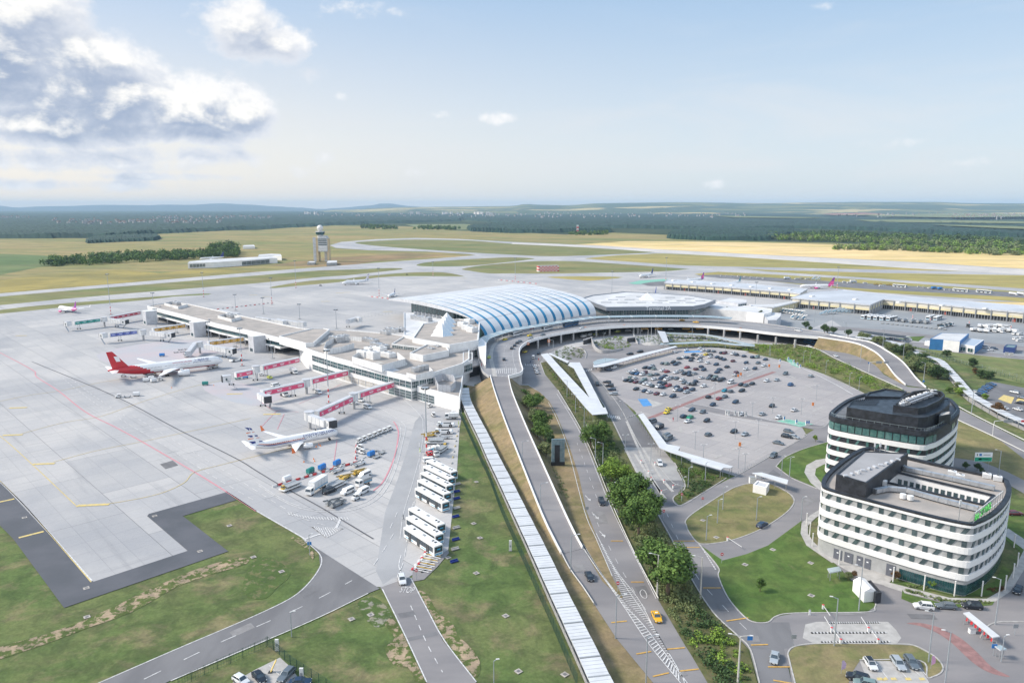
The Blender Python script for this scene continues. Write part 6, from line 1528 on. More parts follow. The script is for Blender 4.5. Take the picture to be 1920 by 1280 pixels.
  # others, photo pixels: x,y,colour,kind,heading point,z,label
OT=[(1150,691,'w','suv',(1130,694),'white estate beside the long canopy of the car park'),(1141,695,'n','saloon',(1125,694),'navy car beside the white estate at the canopy end'),
(1138,718,'k','estate',(1128,717),'black car at the left edge of the car park'),(1143,725,'k','suv',(1132,724.5),'black car at the left edge of the car park'),(1147,732,'n','estate',(1136,731.5),'navy car at the left edge of the car park'),(1151,740,'s','estate',(1140,740),'silver estate at the left edge of the car park'),
(1120,722,'k','suv',(1123,730),'black off-roader driving beside the white V-shaped canopy'),
(1181,665,'k','estate',(1165,666),'black car waiting behind the long thin canopy'),(1200,661,'k','suv',(1185,662),'black car waiting behind the long thin canopy'),
(1250,775,'y','saloon',(1238,781),'yellow taxi on the red lane of the car park'),(1253,769,'y','saloon',(1262,765),'yellow taxi on the red lane of the car park')]
for x,y,c,k,h_,lb in OT:far_car(k,c,x,y,HD((x,y),h_),lb,'cars around the car park')
# deck traffic
for x,y,c,k,h_,z,lb in[(947,637.5,'y','saloon',(957,635),7,'yellow taxi on the elevated road in front of the striped hall'),(993,630,'y','saloon',(983,632),7,'yellow taxi on the elevated road behind the red van'),
(917,671,'l','saloon',(916,678),7,'lime taxi by the white pylon on the elevated road'),(945,675,'k','saloon',(945,668),7,'black car on the hatched part of the elevated road'),(960,654,'k','estate',(965,649),7,'black car in the curved row at the deck edge'),(965,649,'k','saloon',(969,644),7,'black car in the curved row at the deck edge'),(970,644,'k','estate',(975,640),7,'black car in the curved row at the deck edge'),(975,641,'g','saloon',(983,638),7,'grey car in the curved row at the deck edge'),
(995,635,'s','saloon',(984,637),7,'silver car between the taxi and the dark car on the elevated road'),(1018,629,'g','saloon',(1008,631),7,'dark car on the elevated road under the lamp'),(1091,616,'w','saloon',(1080,618),7,'white car near the edge beam of the elevated road'),(1164,602,'w','estate',(1150,603),7,'white car at the kerb left of the terminal lettering'),
(1279,601.5,'o','saloon',(1292,601.5),7,'deep yellow taxi on the elevated road'),(1305,605,'o','saloon',(1292,604),7,'deep yellow taxi on the elevated road'),(995,617,'r','van',(1004,616),7,'red van parked on the deck between two white coaches'),
(1497,621,'w','van',(1510,622.5),7,'white van at the right end of the elevated road'),(984,661,'y','saloon',(976,664),0,'yellow taxi under the edge of the elevated road'),(1000,672,'w','van',(1000,666),0,'white van on the lower road below the curve'),(1010,664,'k','saloon',(1014,660),0,'black car on the lower road by the V-shaped canopy'),
(1003,689,'w','saloon',(1002,682),0,'white car in the short queue on the lower road'),(1005,695,'w','saloon',(1004,688),0,'white car in the short queue on the lower road'),(1007,700,'w','saloon',(1006,694),0,'white car in the short queue on the lower road'),
(1093,632,'w','van',(1082,633),0,'white van in the shade of the elevated road'),(1104,629.5,'w','van',(1094,631),0,'white van in the shade of the elevated road'),(1116,628,'l','saloon',(1106,629),0,'lime car parked under the elevated road'),(1131,625.5,'s','estate',(1120,627),0,'silver car parked under the elevated road'),(1157,623,'l','van',(1147,624),0,'yellow and white van under the elevated road'),
(1177,621.5,'w','van',(1168,622),0,'white minibus under the elevated road left of the flagpoles'),(1199,620.5,'w','van',(1188,621),0,'white minibus under the elevated road left of the flagpoles'),(1258,620,'n','van',(1270,620),0,'dark van under the elevated road'),(1295,623,'o','saloon',(1285,622.5),0,'deep yellow taxi under the elevated road'),
(1517,651,'w','saloon',(1528,654),0,'white car on the lower road behind the blue bus'),(1567,669,'w','saloon',(1578,674),0,'white car at the toll lanes beside the lamp'),(1097-25,0,'w','saloon',(0,0),-1,'')]:
 if z<0:continue
 far_car(k,c,x,y,HD((x,y),h_,z),lb,'traffic at the terminals',z=z)
for x,y,c,k,h_,lb in[(1613,626,'w','van',(1616,621),'white van under the dark carport'),(1620,627,'w','van',(1623,622),'white van under the dark carport'),(1627,628,'w','van',(1630,623),'white van under the dark carport'),(1651,631,'w','van',(1648,635),'white van under the dark carport'),(1670,633.5,'w','van',(1667,638),'white van under the dark carport'),(1677,634,'w','van',(1674,638),'white van under the dark carport'),
(1703,638,'w','van',(1712,639),'white van just right of the dark carport'),(1849,653,'w','van',(1856,654),'white van beside the blue depot'),(1864,655,'n','suv',(1872,656),'navy car beside the blue depot'),(1857,658,'w','estate',(1846,658),'white estate in front of the small navy cabin'),
(1825,736,'s','estate',(1815,734),'silver car in the staff car park'),(1902,737,'s','estate',(1892,735),'silver car near the yellow bays'),(1912,757,'k','estate',(1900,755),'black car near the yellow bays'),(1908,769,'w','saloon',(1898,766),'white car near the covered walkway, in the staff car park'),(1882,767,'w','saloon',(1872,764),'white car close to the round bush by the walkway'),(1915,747,'n','saloon',(1905,745),'navy car at the photo edge beside the yellow bay'),
(1903,965,'m','estate',(1915,965),'maroon car to the right of the white-banded office block')]:
 far_car(k,c,x,y,HD((x,y),h_),lb,'cars by the service roads')
for i,(x,y)in enumerate([(1835,742),(1838.5,738.5),(1842,735.5),(1845.5,732.5),(1849,729.5),(1852.5,727),(1856,724.5),(1859.5,722)]):far_car('saloon' if i%2 else 'suv','b' if i%3 else 'n',x,y,HD((1835,742),(1850,744)),('blue' if i%3 else 'navy')+' car in the slanting row beside the covered walkway','cars by the service roads')
# nearer cars with all their parts
near_car('suv','k',1128,943,HD((1120,920),(1132,952)),'black car on the exit road left of the row of green trees')
near_car('saloon','k',1105,1083,HD((1098,1068),(1112,1096)),'black car beside the white hatching of the approach road')
near_car('saloon','o',1231,1159,HD((1224,1143),(1238,1172)),'yellow taxi driving on the exit road beside the scrub',sign=True)
near_car('suv','w',1237,871,HD((1233,862),(1240,878)),'white car passing the toll lanes')
near_car('estate','n',1429,986,HD((1420,990),(1438,979)),'navy estate on the loop road at the brown lawn')
near_car('saloon','s',1452,1236,HD((1454,1218),(1449,1246)),'pale silver car on the road at the lower right')
near_car('suv','w',1731,1140,HD((1750,1142),(1712,1138)),'white off-roader first in the row below the white-banded block')
near_car('estate','g',1773,1139,HD((1790,1140),(1756,1138)),'dark grey estate between the white and the black off-roader')
near_car('suv','k',1822,1139,HD((1840,1141),(1804,1138)),'black car last in the row below the white-banded block')
near_car('hatch','k',1908,1109,HD((1914,1096),(1900,1122)),'black hatchback at the right edge beside the path')
near_car('hatch','w',1632,1248,HD((1622,1234),(1642,1262)),'white car with a black roof in the parking bays',roof=PC['k'])
near_car('estate','s',1684,1247,HD((1674,1233),(1694,1261)),'silver-blue estate between the white and the grey car',)
near_car('estate','g',1709,1245,HD((1699,1231),(1719,1259)),'dark grey estate, rightmost in the parking bays')
near_car('suv','k',1608,1274,HD((1625,1278),(1590,1268)),'black car left of the parking bays beside the flag')
near_car('suv','c',1622,1286,HD((1639,1290),(1604,1282)),'grey-green car cut off by the bottom edge near the flag')
near_car('suv','w',754,1090,HD((751,1078),(757,1100)),'white car waiting at the STOP lettering')
near_car('estate','g',537,1268,HD((550,1256),(522,1284)),'grey car between the black car and the fence in the small yard')
near_car('saloon','k',486,1272,HD((478,1262),(500,1288)),'black car in the small yard at the bottom edge')
near_car('saloon','n',563,1282,HD((550,1284),(580,1282)),'navy car cut off by the bottom edge near the fence')
near_car('hatch','w',452,1278,HD((440,1272),(464,1286)),'white car cut off by the bottom edge in the small yard')
near_car('van','k',618,921+2,HD((600,928),(640,912)),'black van below the white catering truck')
near_car('suv','g',1450,856,HD((1458,850),(1440,862)),'grey car driving past the lower corner of the car park')
for x,y,c,k,lb in[(1478,810,'g','hatch','grey car in the corner bays below the green charging bays'),(1475,820,'k','suv','black off-roader in the corner bays below the charging bays'),(1489,821,'s','hatch','silver car in the corner bays below the charging bays'),(1459,832,'g','saloon','dark saloon in the corner bays nearest the lawn')]:near_car(k,c,x,y,HD((x,y),(x+10,y+2)),lb)
# service vehicles: every builder makes body, cab, wheels ...
SW_=mat('service_white',(.75,.76,.77),.4,ns=1.,na=.05,coord='obj');SY=mat('service_yellow',(.62,.42,.08),.45,coord='obj');SB=mat('service_blue',(.03,.20,.55),.45,coord='obj');SG=mat('service_green',(.02,.22,.20),.5,coord='obj');SGR=mat('service_grey',(.30,.32,.34),.5,coord='obj');BLS=mat('bus_blue_stripe',(.05,.38,.62),.4,coord='obj');SDK=mat('service_dark',(.04,.045,.05),.6,coord='obj');SRD=mat('service_red',(.60,.05,.06),.5,coord='obj');SOR=mat('service_orange',(.80,.25,.06),.5,coord='obj')
def wheels(root,xs,hw,r=.4):
 for x in xs:
  for s in(-1,1):q=MB();q.cyl((x,s*hw-.14,r),(x,s*hw+.14,r),r,None,12,TYRE);q.cyl((x,s*hw-.15,r),(x,s*hw+.15,r),r*.5,None,8,RIM);q.build('wheel',parent=root)
def cabin(root,x,w,l,z,h,m=None,nm='cab'):
 q=MB();m=m or SW_;q.loft([[Vector((x+l/2,-w/2,z)),Vector((x+l/2,w/2,z)),Vector((x-l/2,w/2,z)),Vector((x-l/2,-w/2,z))],[Vector((x+l/2,-w/2,z+h*.45)),Vector((x+l/2,w/2,z+h*.45)),Vector((x-l/2,w/2,z+h*.45)),Vector((x-l/2,-w/2,z+h*.45))],[Vector((x+l*.3,-w*.46,z+h)),Vector((x+l*.3,w*.46,z+h)),Vector((x-l/2,w*.46,z+h)),Vector((x-l/2,-w*.46,z+h))]],m)
 o=q.build(nm,parent=root);q=MB();e=.02
 q.add([(x+l/2+e,-w*.44,z+h*.48),(x+l/2+e,w*.44,z+h*.48),(x+l*.31+e,w*.42,z+h*.93),(x+l*.31+e,-w*.42,z+h*.93)],[(0,1,2,3)],CGL)
 for s in(-1,1):q.add([(x+l*.42,s*(w/2+e),z+h*.5),(x-l*.3,s*(w/2+e),z+h*.5),(x-l*.3,s*(w*.47+e),z+h*.9),(x+l*.28,s*(w*.47+e),z+h*.9)],[(0,1,2,3)]if s>0 else[(3,2,1,0)],CGL)
 q.build('cab_window',parent=o);return o
def b_bus(c='w',L=16.6,W_=3.1):
 r=empty('passenger_bus');q=MB();z1=3.35
 q.loft([[Vector((x,-W_/2*k,.35)),Vector((x,-W_/2*k,z1-.15)),Vector((x,-W_/2*k+.2,z1)),Vector((x,W_/2*k-.2,z1)),Vector((x,W_/2*k,z1-.15)),Vector((x,W_/2*k,.35))]for x,k in((L/2,.95),(L/2-.2,1),(-L/2+.2,1),(-L/2,.95))],SW_)
 q.build('body',parent=r);q=MB()
 for s in(-1,1):
  q.box(0,s*(W_/2+.01),1.35,L*.93,.04,1.5,CGL)
 q.box(L/2+.01,0,1.25,.06,W_*.84,1.7,CGL);q.box(-L/2-.01,0,1.3,.06,W_*.84,1.3,CGL);q.build('windows',parent=r)
 q=MB()
 for s in(-1,1):q.box(L*.25,s*(W_/2+.02),.72,L*.3,.03,.22,BLS);q.box(-L*.3,s*(W_/2+.02),.72,L*.25,.03,.22,BLS)
 for x in(L/2+.03,-L/2-.03):q.box(x,0,.62,.03,W_*.8,.34,BLS)
 q.box(L/2+.05,0,2.0,.02,1.1,.35,BLS);q.build('blue_stripe',parent=r)
 for x in(L*.3,0,-L*.28):
  for s in(-1,1):q=MB();q.box(x,s*(W_/2+.03),.45,1.5,.05,2.2,SDK);q.box(x,s*(W_/2+.07),.5,.06,.03,2.1,SGR);q.build('door',parent=r)
 q=MB()
 for x,l in((L*.38,.5),(L*.3,.4),(L*.02,1.1),(-L*.3,.6)):q.box(x,.3,z1,l,.7,.16,SGR if l>.6 else SDK)
 q.build('roof_hatch',parent=r);wheels(r,(L*.36,-L*.30),W_/2-.18,.48);return r
def b_coach(c,L=12.):
 r=empty('coach');m=PC[c];q=MB();W_=2.5
 q.loft([[Vector((x,-W_/2*k,.35)),Vector((x,-W_/2*k,3.1)),Vector((x-.2*(x>0),-W_/2*k+.25,3.35)),Vector((x-.2*(x>0),W_/2*k-.25,3.35)),Vector((x,W_/2*k,3.1)),Vector((x,W_/2*k,.35))]for x,k in((L/2,.9),(L/2-.4,1),(-L/2+.2,1),(-L/2,.95))],m);q.build('body',parent=r)
 q=MB();[q.box(-.2,s*(W_/2+.01),1.6,L*.9,.04,1.05,CGL)for s in(-1,1)];q.box(L/2,0,1.3,.1,2.1,1.6,CGL);q.box(-L/2,0,1.7,.1,1.9,.9,CGL);q.build('windows',parent=r)
 q=MB();q.box(-1,0,3.35,2.6,1.4,.22,SGR if c=='w' else PC['w']);q.build('roof_unit',parent=r);wheels(r,(L*.33,-L*.25,-L*.33),1.1,.5);return r
def b_artic():
 r=empty('articulated_bus');
 for k,(x0,x1)in enumerate(((.4,9.2),(-9.2,-.6))):
  q=MB();q.box((x0+x1)/2,0,.35,x1-x0,2.55,2.7,PC['b']);q.box((x0+x1)/2,0,3.05,x1-x0-.1,2.3,.12,BLS if k else SDK);q.build('body',parent=r)
  q=MB();[q.box((x0+x1)/2,s*1.28,1.2,(x1-x0)*.94,.05,1.4,CGL)for s in(-1,1)];q.box(9.2 if k==0 else-9.2,0,1.1,.06,2.2,1.6,CGL);q.build('windows',parent=r)
 q=MB();q.box(-.1,0,.5,1.,2.3,2.4,SDK);q.build('bellows',parent=r);wheels(r,(6.6,1.2,-6.),1.1,.5);return r
def b_truck(boxm=None,L=9.,H=4.,lift=0.,stripe=True):
 r=empty('box_truck');cabin(r,L/2-1.,2.4,2.,.6,2.2)
 q=MB();q.box(-1.1,0,1.25+lift,L-2.4,2.5,H-1.3,boxm or SW_);
 for i in range(5):q.box(-1.1-(L-2.4)/2+.3+i*(L-3.)/4,0,1.25+lift,.06,2.56,H-1.3,SGR)
 q.build('box_body',parent=r)
 if stripe:q=MB();[q.box(-1.1,s*1.27,1.6+lift,L-2.5,.03,.25,BLS)for s in(-1,1)];q.build('blue_stripe',parent=r)
 q=MB();q.box(0,0,.7,L-.6,.9,.35,SDK);
 if lift:
  for x in(-3.5,1.):q.beam((x,.9,1.),(x+2.,.9,1.25+lift),.15,SGR);q.beam((x+2,-.9,1.),(x,-.9,1.25+lift),.15,SGR)
 q.build('chassis',parent=r);wheels(r,(L/2-1.2,-L/2+1.6,-L/2+2.8),1.05,.48);return r
def b_tank(m=None,L=9.):
 r=empty('fuel_tanker');cabin(r,L/2-1.,2.4,2.,.6,2.1);q=MB();q.cyl((-L/2,0,1.9),(L/2-2.3,0,1.9),1.15,None,14,m or SW_);q.box(-1.1,0,2.95,L-4,.8,.15,SGR);q.build('tank',parent=r);q=MB();q.box(0,0,.7,L-.6,1.,.3,SDK);q.build('chassis',parent=r);wheels(r,(L/2-1.2,-L/2+1.6,-L/2+2.8),1.05,.48);return r
def b_tug(m=None,cabm=None):
 r=empty('baggage_tractor');m=m or SW_;q=MB();q.box(0,0,.35,3.,1.45,.55,m);q.box(1.,0,.9,.95,1.3,.25,m);q.box(-1.2,0,.9,.5,1.3,.12,SDK);q.build('body',parent=r)
 q=MB();q.box(-.35,0,.9,.5,.6,.5,SDK);q.build('seat',parent=r);q=MB()
 for x in(.45,-1.05):
  for s in(-1,1):q.beam((x,s*.62,.9),(x-.08,s*.58,1.85),.08,m)
 q.box(-.3,0,1.85,1.75,1.35,.1,m);q.build('canopy',parent=r);q=MB();q.box(.47,0,1.1,.05,1.15,.65,CGL);q.build('windscreen',parent=r);wheels(r,(.95,-.95),.66,.32);return r
def b_uld(m,H=1.6):
 r=empty('container_dolly');q=MB();x=1.55;q.add([(-x,-.76,.55),(x,-.76,.55),(x,.76,.55),(-x,.76,.55),(-x,-.76,.55+H*.75),(x,-.76,.55+H*.75),(x,.76,.55+H*.75),(-x,.76,.55+H*.75),(-x*.98,-.45,.55+H),(x*.98,-.45,.55+H),(x*.98,.45,.55+H),(-x*.98,.45,.55+H)],[(0,1,5,4),(1,2,6,5),(2,3,7,6),(3,0,4,7),(4,5,9,8),(6,7,11,10),(8,9,10,11),(5,6,10,9),(7,4,8,11)],m);q.build('cover',parent=r)
 q=MB();q.box(0,0,.42,3.3,1.6,.12,SGR);q.beam((1.6,0,.45),(2.5,0,.35),.08,SGR);q.build('frame',parent=r);wheels(r,(1.1,-1.1),.6,.2);return r
def b_dolly():
 r=empty('empty_dolly');q=MB();q.box(0,0,.42,3.,1.5,.1,SGR);[q.box(x,0,.52,.06,1.5,.5,SGR)for x in(-1.45,1.45)];q.beam((1.5,0,.45),(2.3,0,.35),.08,SGR);q.build('platform',parent=r);wheels(r,(1.,-1.),.6,.2);return r
def b_belt(m=None):
 r=empty('belt_loader');m=m or SW_;q=MB();q.box(0,0,.45,5.2,1.5,.5,m);q.build('body',parent=r);q=MB();q.beam((-3.8,.25,1.0),(3.9,.25,2.1),.8,SDK,.16);q.beam((-3.8,.7,1.1),(3.9,.7,2.2),.08,m,.22);q.beam((-3.8,-.2,1.1),(3.9,-.2,2.2),.08,m,.22);q.build('conveyor_belt',parent=r);cabin(r,1.6,.7,1.1,.9,1.1,m);wheels(r,(1.8,-1.6),.65,.38);return r
def b_stairs(m=None):
 r=empty('passenger_stairs');m=m or SW_;q=MB();q.box(0,0,.5,7.,2.,.45,SW_);q.build('chassis',parent=r);cabin(r,2.6,2.,1.5,.8,1.4)
 q=MB();a,c=Vector((-4.2,0,.5)),Vector((2.2,0,3.6));q.beam(a,c,1.6,BLS,.18)
 for i in range(14):p=a.lerp(c,i/13);q.box(p.x,0,p.z+.08,.3,1.5,.12,SGR)
 q.box(3.,0,3.55,1.8,1.8,.15,SGR);q.build('steps',parent=r);q=MB()
 for s in(-1,1):q.beam(a+Vector((0,s*.85,.9)),c+Vector((0,s*.85,.9)),.08,m,.75);q.beam(c+Vector((0,s*.85,.9)),c+Vector((1.6,s*.85,.9)),.08,m,.75)
 q.build('handrail',parent=r);wheels(r,(2.4,-2.3),.85,.4);q=MB();q.beam((.5,0,.9),(1.5,0,3.2),.3,SGR);q.build('lift_strut',parent=r);return r
def b_push():
 r=empty('pushback_tractor');q=MB();q.loft([[Vector((x,-1.5,.35)),Vector((x,1.5,.35)),Vector((x,1.45,z)),Vector((x,-1.45,z))]for x,z in((4.,1.2),(3.6,1.35),(0,1.45),(-3.6,1.4),(-4.,1.1))],SW_);q.build('body',parent=r);cabin(r,3.,2.4,1.6,1.2,.9);q=MB();q.box(-.6,0,1.4,3.4,1.8,.12,SDK);q.build('engine_deck',parent=r);wheels(r,(2.4,-2.2),1.42,.75);return r
def b_loader():
 r=empty('high_loader');q=MB();q.box(0,0,.6,8.,3.,.4,SW_);q.build('chassis',parent=r);q=MB();q.box(-.6,0,1.5,6.2,3.,.25,SGR);[q.box(-.6,s*1.5,1.75,6.2,.08,.3,SW_)for s in(-1,1)];q.build('platform',parent=r);q=MB()
 for s in(-1,1):q.beam((-2.5,s,1.),(1.5,s,1.5),.14,SDK);q.beam((1.5,s,1.),(-2.5,s,1.5),.14,SDK)
 q.build('scissor_lift',parent=r);cabin(r,3.3,1.1,1.1,1.,1.3,SY);wheels(r,(2.8,-2.8),1.2,.4);return r
def b_minivan(m=None):
 r=empty('minibus');q=MB();m=m or SW_
 q.loft([[Vector((x,-.98,.35)),Vector((x,.98,.35)),Vector((x,.98,z*.6)),Vector((x-.0,.86,z)),Vector((x,-.86,z)),Vector((x,-.98,z*.6))]for x,z in((2.7,1.0),(2.5,1.15),(1.8,1.25),(1.2,2.),(-2.4,2.05),(-2.6,1.9))],m);q.build('body',parent=r)
 q=MB();[q.box(-.3,s*.96,1.2,3.7,.05,.55,CGL)for s in(-1,1)];q.add([(1.85,-.8,1.25),(1.85,.8,1.25),(1.26,.76,1.92),(1.26,-.76,1.92)],[(0,1,2,3)],CGL);q.box(-2.6,0,1.2,.06,1.5,.6,CGL);q.build('windows',parent=r);wheels(r,(1.7,-1.6),.88,.36)
 for s in(-1,1):q=MB();q.box(2.68,s*.7,.75,.08,.35,.18,LAMP);q.build('headlight',parent=r)
 return r
PROTO={}
def veh(fn,args,pts,stem,cat,group,z=.06):
 """place a service vehicle: the first of a kind is built, later ones are copies"""
 key=(fn.__name__,args);rr=[]
 for(x,y,h_)in pts:
  if key not in PROTO:PROTO[key]=fn(*args);o=PROTO[key]
  else:o=copy_tree(PROTO[key])
  o.location=G(x,y,z);o.rotation_euler=(0,0,h_ if not isinstance(h_,tuple)else HD((x,y),h_))
  auto(o,stem,cat,group,x);rr.append(o)
 return rr
hBus=HD((765,1000),(822,1037))
for i,(x,y)in enumerate([(793,1023),(796,1003),(800,985),(810,944),(814,928),(819,913),(823,900),(828,888)]):
 veh(b_bus,(),[(x,y,hBus)],['white apron bus nearest the white waiting car','white apron bus second from the near end, roof hatches showing','white apron bus third from the near end, beside the gap','white apron bus just beyond the gap in the row','white apron bus second beyond the gap in the row','white apron bus third beyond the gap in the row','white apron bus second from the far end of the row','white apron bus at the far end of the row by the steps'][i],'bus','passenger buses parked side by side on the apron')
GS='service vehicles parked on the apron'
veh(b_tug,(),[(675,829,hBus+1.9),(684,825,hBus+1.9),(694,821,hBus+1.9),(704,817,hBus+1.9),(713,813,hBus+1.9),(722,810,hBus+1.9),(731,806,hBus+1.9)],'white baggage tractor in the slanting row inside the service road bend','baggage tractor',GS)
veh(b_tug,(),[(675,841,2.6),(679,850,2.6)],'white tractor left of the blue dolly','baggage tractor',GS)
veh(b_uld,(SB,),[(632,872,HD((632,872),(640,868)))],'blue covered container right of the two others','container',GS);veh(b_uld,(SB,),[(604,880,HD((604,880),(612,876)))],'blue covered container in the middle of the three','container',GS);veh(b_uld,(SG,),[(582,887,HD((582,887),(590,883)))],'dark green covered container','container',GS)
veh(b_uld,(SB,),[(696,855,HD((696,855),(708,850)))],'blue dolly beside the row of tractors','container',GS);veh(b_dolly,(),[(706,858,HD((700,858),(712,853))),(716,850,HD((708,853),(718,848))),(700,846,.3)],'dark empty dolly at the end of the tractor row','dolly',GS)
veh(b_uld,(SW_,),[(538,902,HD((530,905),(548,898)))],'white covered container at the left of the loaders','container',GS)
veh(b_belt,(),[(634,884,HD((622,888),(645,879))),(674,872,HD((662,876),(685,868)))],'white belt loader beside the red and white barrier','belt loader',GS)
veh(b_loader,(),[(545,916,HD((565,908),(530,922)))],'white high loader left of the catering truck','loader',GS);veh(b_loader,(),[(632,912,HD((622,916),(645,905)))],'yellow and white loader behind the minibus','loader',GS)
veh(b_belt,(SY,),[(646,898,HD((650,896),(628,905))),(672,888,HD((680,885),(662,893)))],'yellow belt loader among the parked service vehicles','belt loader',GS)
veh(b_truck,(None,10.5,4.4,0.),[(594,920,HD((612,908),(574,932)))],'tall white catering truck with a blue stripe','truck',GS)
veh(b_belt,(SGR,),[(624,944,HD((645,935),(608,950))),(632,948,HD((653,939),(616,955)))],'grey belt loader at the lower edge of the service vehicles','belt loader',GS)
veh(b_minivan,(),[(684,893,HD((695,888),(672,898)))],'white minibus parked near the bend of the service road','van',GS);veh(b_minivan,(),[(652,924,HD((662,918),(640,928)))],'white minibus beside the yellow loader','van',GS);veh(b_minivan,(),[(680,924,HD((690,919),(668,930)))],'white van at the lower right of the service vehicles','van',GS)
veh(b_truck,(SGR,6.,2.9,0.),[(682,910,HD((692,906),(670,914)))],'small white flat truck between two vans','truck',GS);veh(b_tug,(),[(667,936,HD((675,932),(658,940)))],'white tractor with a red beacon at the lower edge','baggage tractor',GS)
veh(b_minivan,(),[(689,765,HD((680,762),(698,768)))],'white van beside the leg of the nearest jet bridge','van',GS);veh(b_minivan,(),[(597,737,HD((590,734),(605,741)))],'small white van under the long pink jet bridge','van',GS)
veh(b_minivan,(),[(517,724,HD((508,726),(526,722)))],'white van with its nose under the pink banner','van',GS);veh(b_minivan,(),[(661,757,HD((652,756),(670,759))),(675,752,HD((667,750),(684,755)))],'white van below the nearest jet bridge joint','van',GS)
veh(b_tank,(SGR,6.),[(532,742,HD((525,740),(540,746)))],'small grey tank trailer under the pink jet bridge','tanker',GS)
veh(b_truck,(None,7.,3.2,0.,False),[(551,700,HD((545,697),(558,703)))],'white ambulance-like bus beside the terminal wall','truck',GS)
near_car('hatch','l',506,709,HD((498,706),(514,711)),'lime car under the left pink jet bridge');veh(b_tug,(),[(491,704,.4)],'white tractor under the left pink jet bridge','baggage tractor',GS);veh(b_uld,(SB,),[(460,709,.5)],'blue container under the left pink jet bridge','container',GS);veh(b_uld,(SG,),[(446,711,.5)],'green container under the left pink jet bridge','container',GS)
veh(b_uld,(SG,),[(385,722,.2)],'teal container alone on the apron behind the red-tailed airliner','container',GS);veh(b_uld,(SB,),[(304,668,.2)],'small blue container alone behind the wing of the red-tailed airliner','container',GS)
veh(b_push,(),[(443,677,HD((430,679),(455,675)))],'low white pushback tractor ahead of the red-tailed airliner','pushback tractor',GS)
veh(b_tug,(),[(222,745,HD((235,743),(212,746))),(232,706,.3)],'white tractor behind the red-tailed airliner','baggage tractor',GS);veh(b_uld,(SW_,),[(256,742,.2)],'white container alone behind the red-tailed airliner','container',GS);veh(b_dolly,(),[(239,745,.2),(250,708,.2)],'empty dolly behind the red-tailed airliner','dolly',GS)
veh(b_uld,(SW_,),[(274,715,.3),(284,712,.3),(288,716,1.)],'white container below the red tail','container',GS);veh(b_tug,(),[(301,713,HD((295,714),(308,712)))],'white tractor below the belly of the red-tailed airliner','baggage tractor',GS);veh(b_loader,(),[(282,705,1.2),(398,690,1.1)],'high loader docked at the red-tailed airliner','loader',GS)
veh(b_dolly,(),[(342,660,.6),(330,661,.6),(350,655,.6),(338,656,.6),(348,664,.6)],'empty dolly in the group behind the long white airliner','dolly',GS);veh(b_stairs,(),[(350,668,HD((360,652),(348,672)))],'passenger stairs behind the long white airliner','stairs',GS)
# strip between the buses and the terminal corner
veh(b_tug,(),[(806,763,1.),(813,780,2.),(851,777,.2)],'white tractor near the wall of the low annex','baggage tractor',GS)
veh(b_truck,(None,6.5,3.,0.,False),[(847,785,PI+.1)],'white truck parked at the annex corner','truck',GS)
veh(b_push,(),[(836,799,PI+.03)],'white pushback tractor nearest the annex, behind the mast','pushback tractor',GS);veh(b_push,(),[(832,812,PI+.03)],'tall white tractor with big wheels right of the mast','pushback tractor',GS)
veh(b_belt,(),[(832,822,PI+.05)],'white belt loader beside the pushback tractors','belt loader',GS);veh(b_loader,(),[(815,831,PI)],'white platform truck behind the red and white mast foot','loader',GS)
veh(b_stairs,(),[(813,852,HD((800,842),(835,864)))],'blue and white passenger stairs behind the bus row','stairs',GS);veh(b_loader,(),[(828,845,1.2)],'grey lift platform beside the passenger stairs','loader',GS);veh(b_minivan,(),[(806,866,.3)],'white van between the stairs and the bus row','van',GS);veh(b_belt,(SY,),[(806,818,.2)],'yellow trolley left of the mast foot','belt loader',GS);veh(b_tug,(SRD,),[(808,854,.5)],'red and white tractor at the foot of the stairs','baggage tractor',GS)
# coaches and city buses at the terminals
veh(b_coach,('w',),[(969,629,HD((985,625),(955,633),7))],'white coach on the elevated road beside the red van','coach','coaches at the terminals',7.05);veh(b_coach,('w',),[(1026,618.5,HD((1042,615),(1012,622),7))],'white coach on the elevated road below the blue stripes','coach','coaches at the terminals',7.05)
veh(b_artic,(),[(1070,611,HD((1090,606),(1050,615),7))],'blue articulated bus on the elevated road','bus','coaches at the terminals',7.05);veh(b_artic,(),[(1524,646,HD((1505,640),(1542,651)))],'blue and white articulated bus leaving from under the elevated road','bus','coaches at the terminals')
# far service parking on the right
SV='service vehicles beyond the yellow pier'
rs=random.Random(3)
for i,(x,y)in enumerate([(1352,517.5),(1362,518),(1372,518.5),(1384,519),(1396,520),(1408,521),(1420,522),(1430,523)]):veh(b_tug,(),[(x,y,rs.random()*3)],'small white vehicle on the far grass-edged lane','baggage tractor',SV)
veh(b_truck,(None,9.,3.6,0.),[(1476,523.5,.1),(1600,530,.1)],'white truck on the far service lane','truck',SV);veh(b_loader,(),[(1495,524,.2),(1503,523,.4),(1515,524,.1)],'loader parked beyond the pink and white jet','loader',SV);veh(b_stairs,(),[(1527,524,.3),(1534,525,.1)],'stairs parked beyond the pink and white jet','stairs',SV);veh(b_belt,(SY,),[(1642,534,.3),(1650,534.5,.2),(1666,535,.2),(1674,535.5,.1)],'yellow loader on the far service lane','belt loader',SV)
veh(b_minivan,(),[(1583,530,.1),(1592,531,.1),(1652,537,.1),(1622,532,0.)],'white van on the far service lane','van',SV);veh(b_bus,(),[(1687,538.5,HD((1670,537),(1702,540))),(1801,546.5,HD((1790,545.5),(1812,547.5))),(1845,549,HD((1835,548),(1856,550)))],'long white bus on the far service lane','bus',SV)
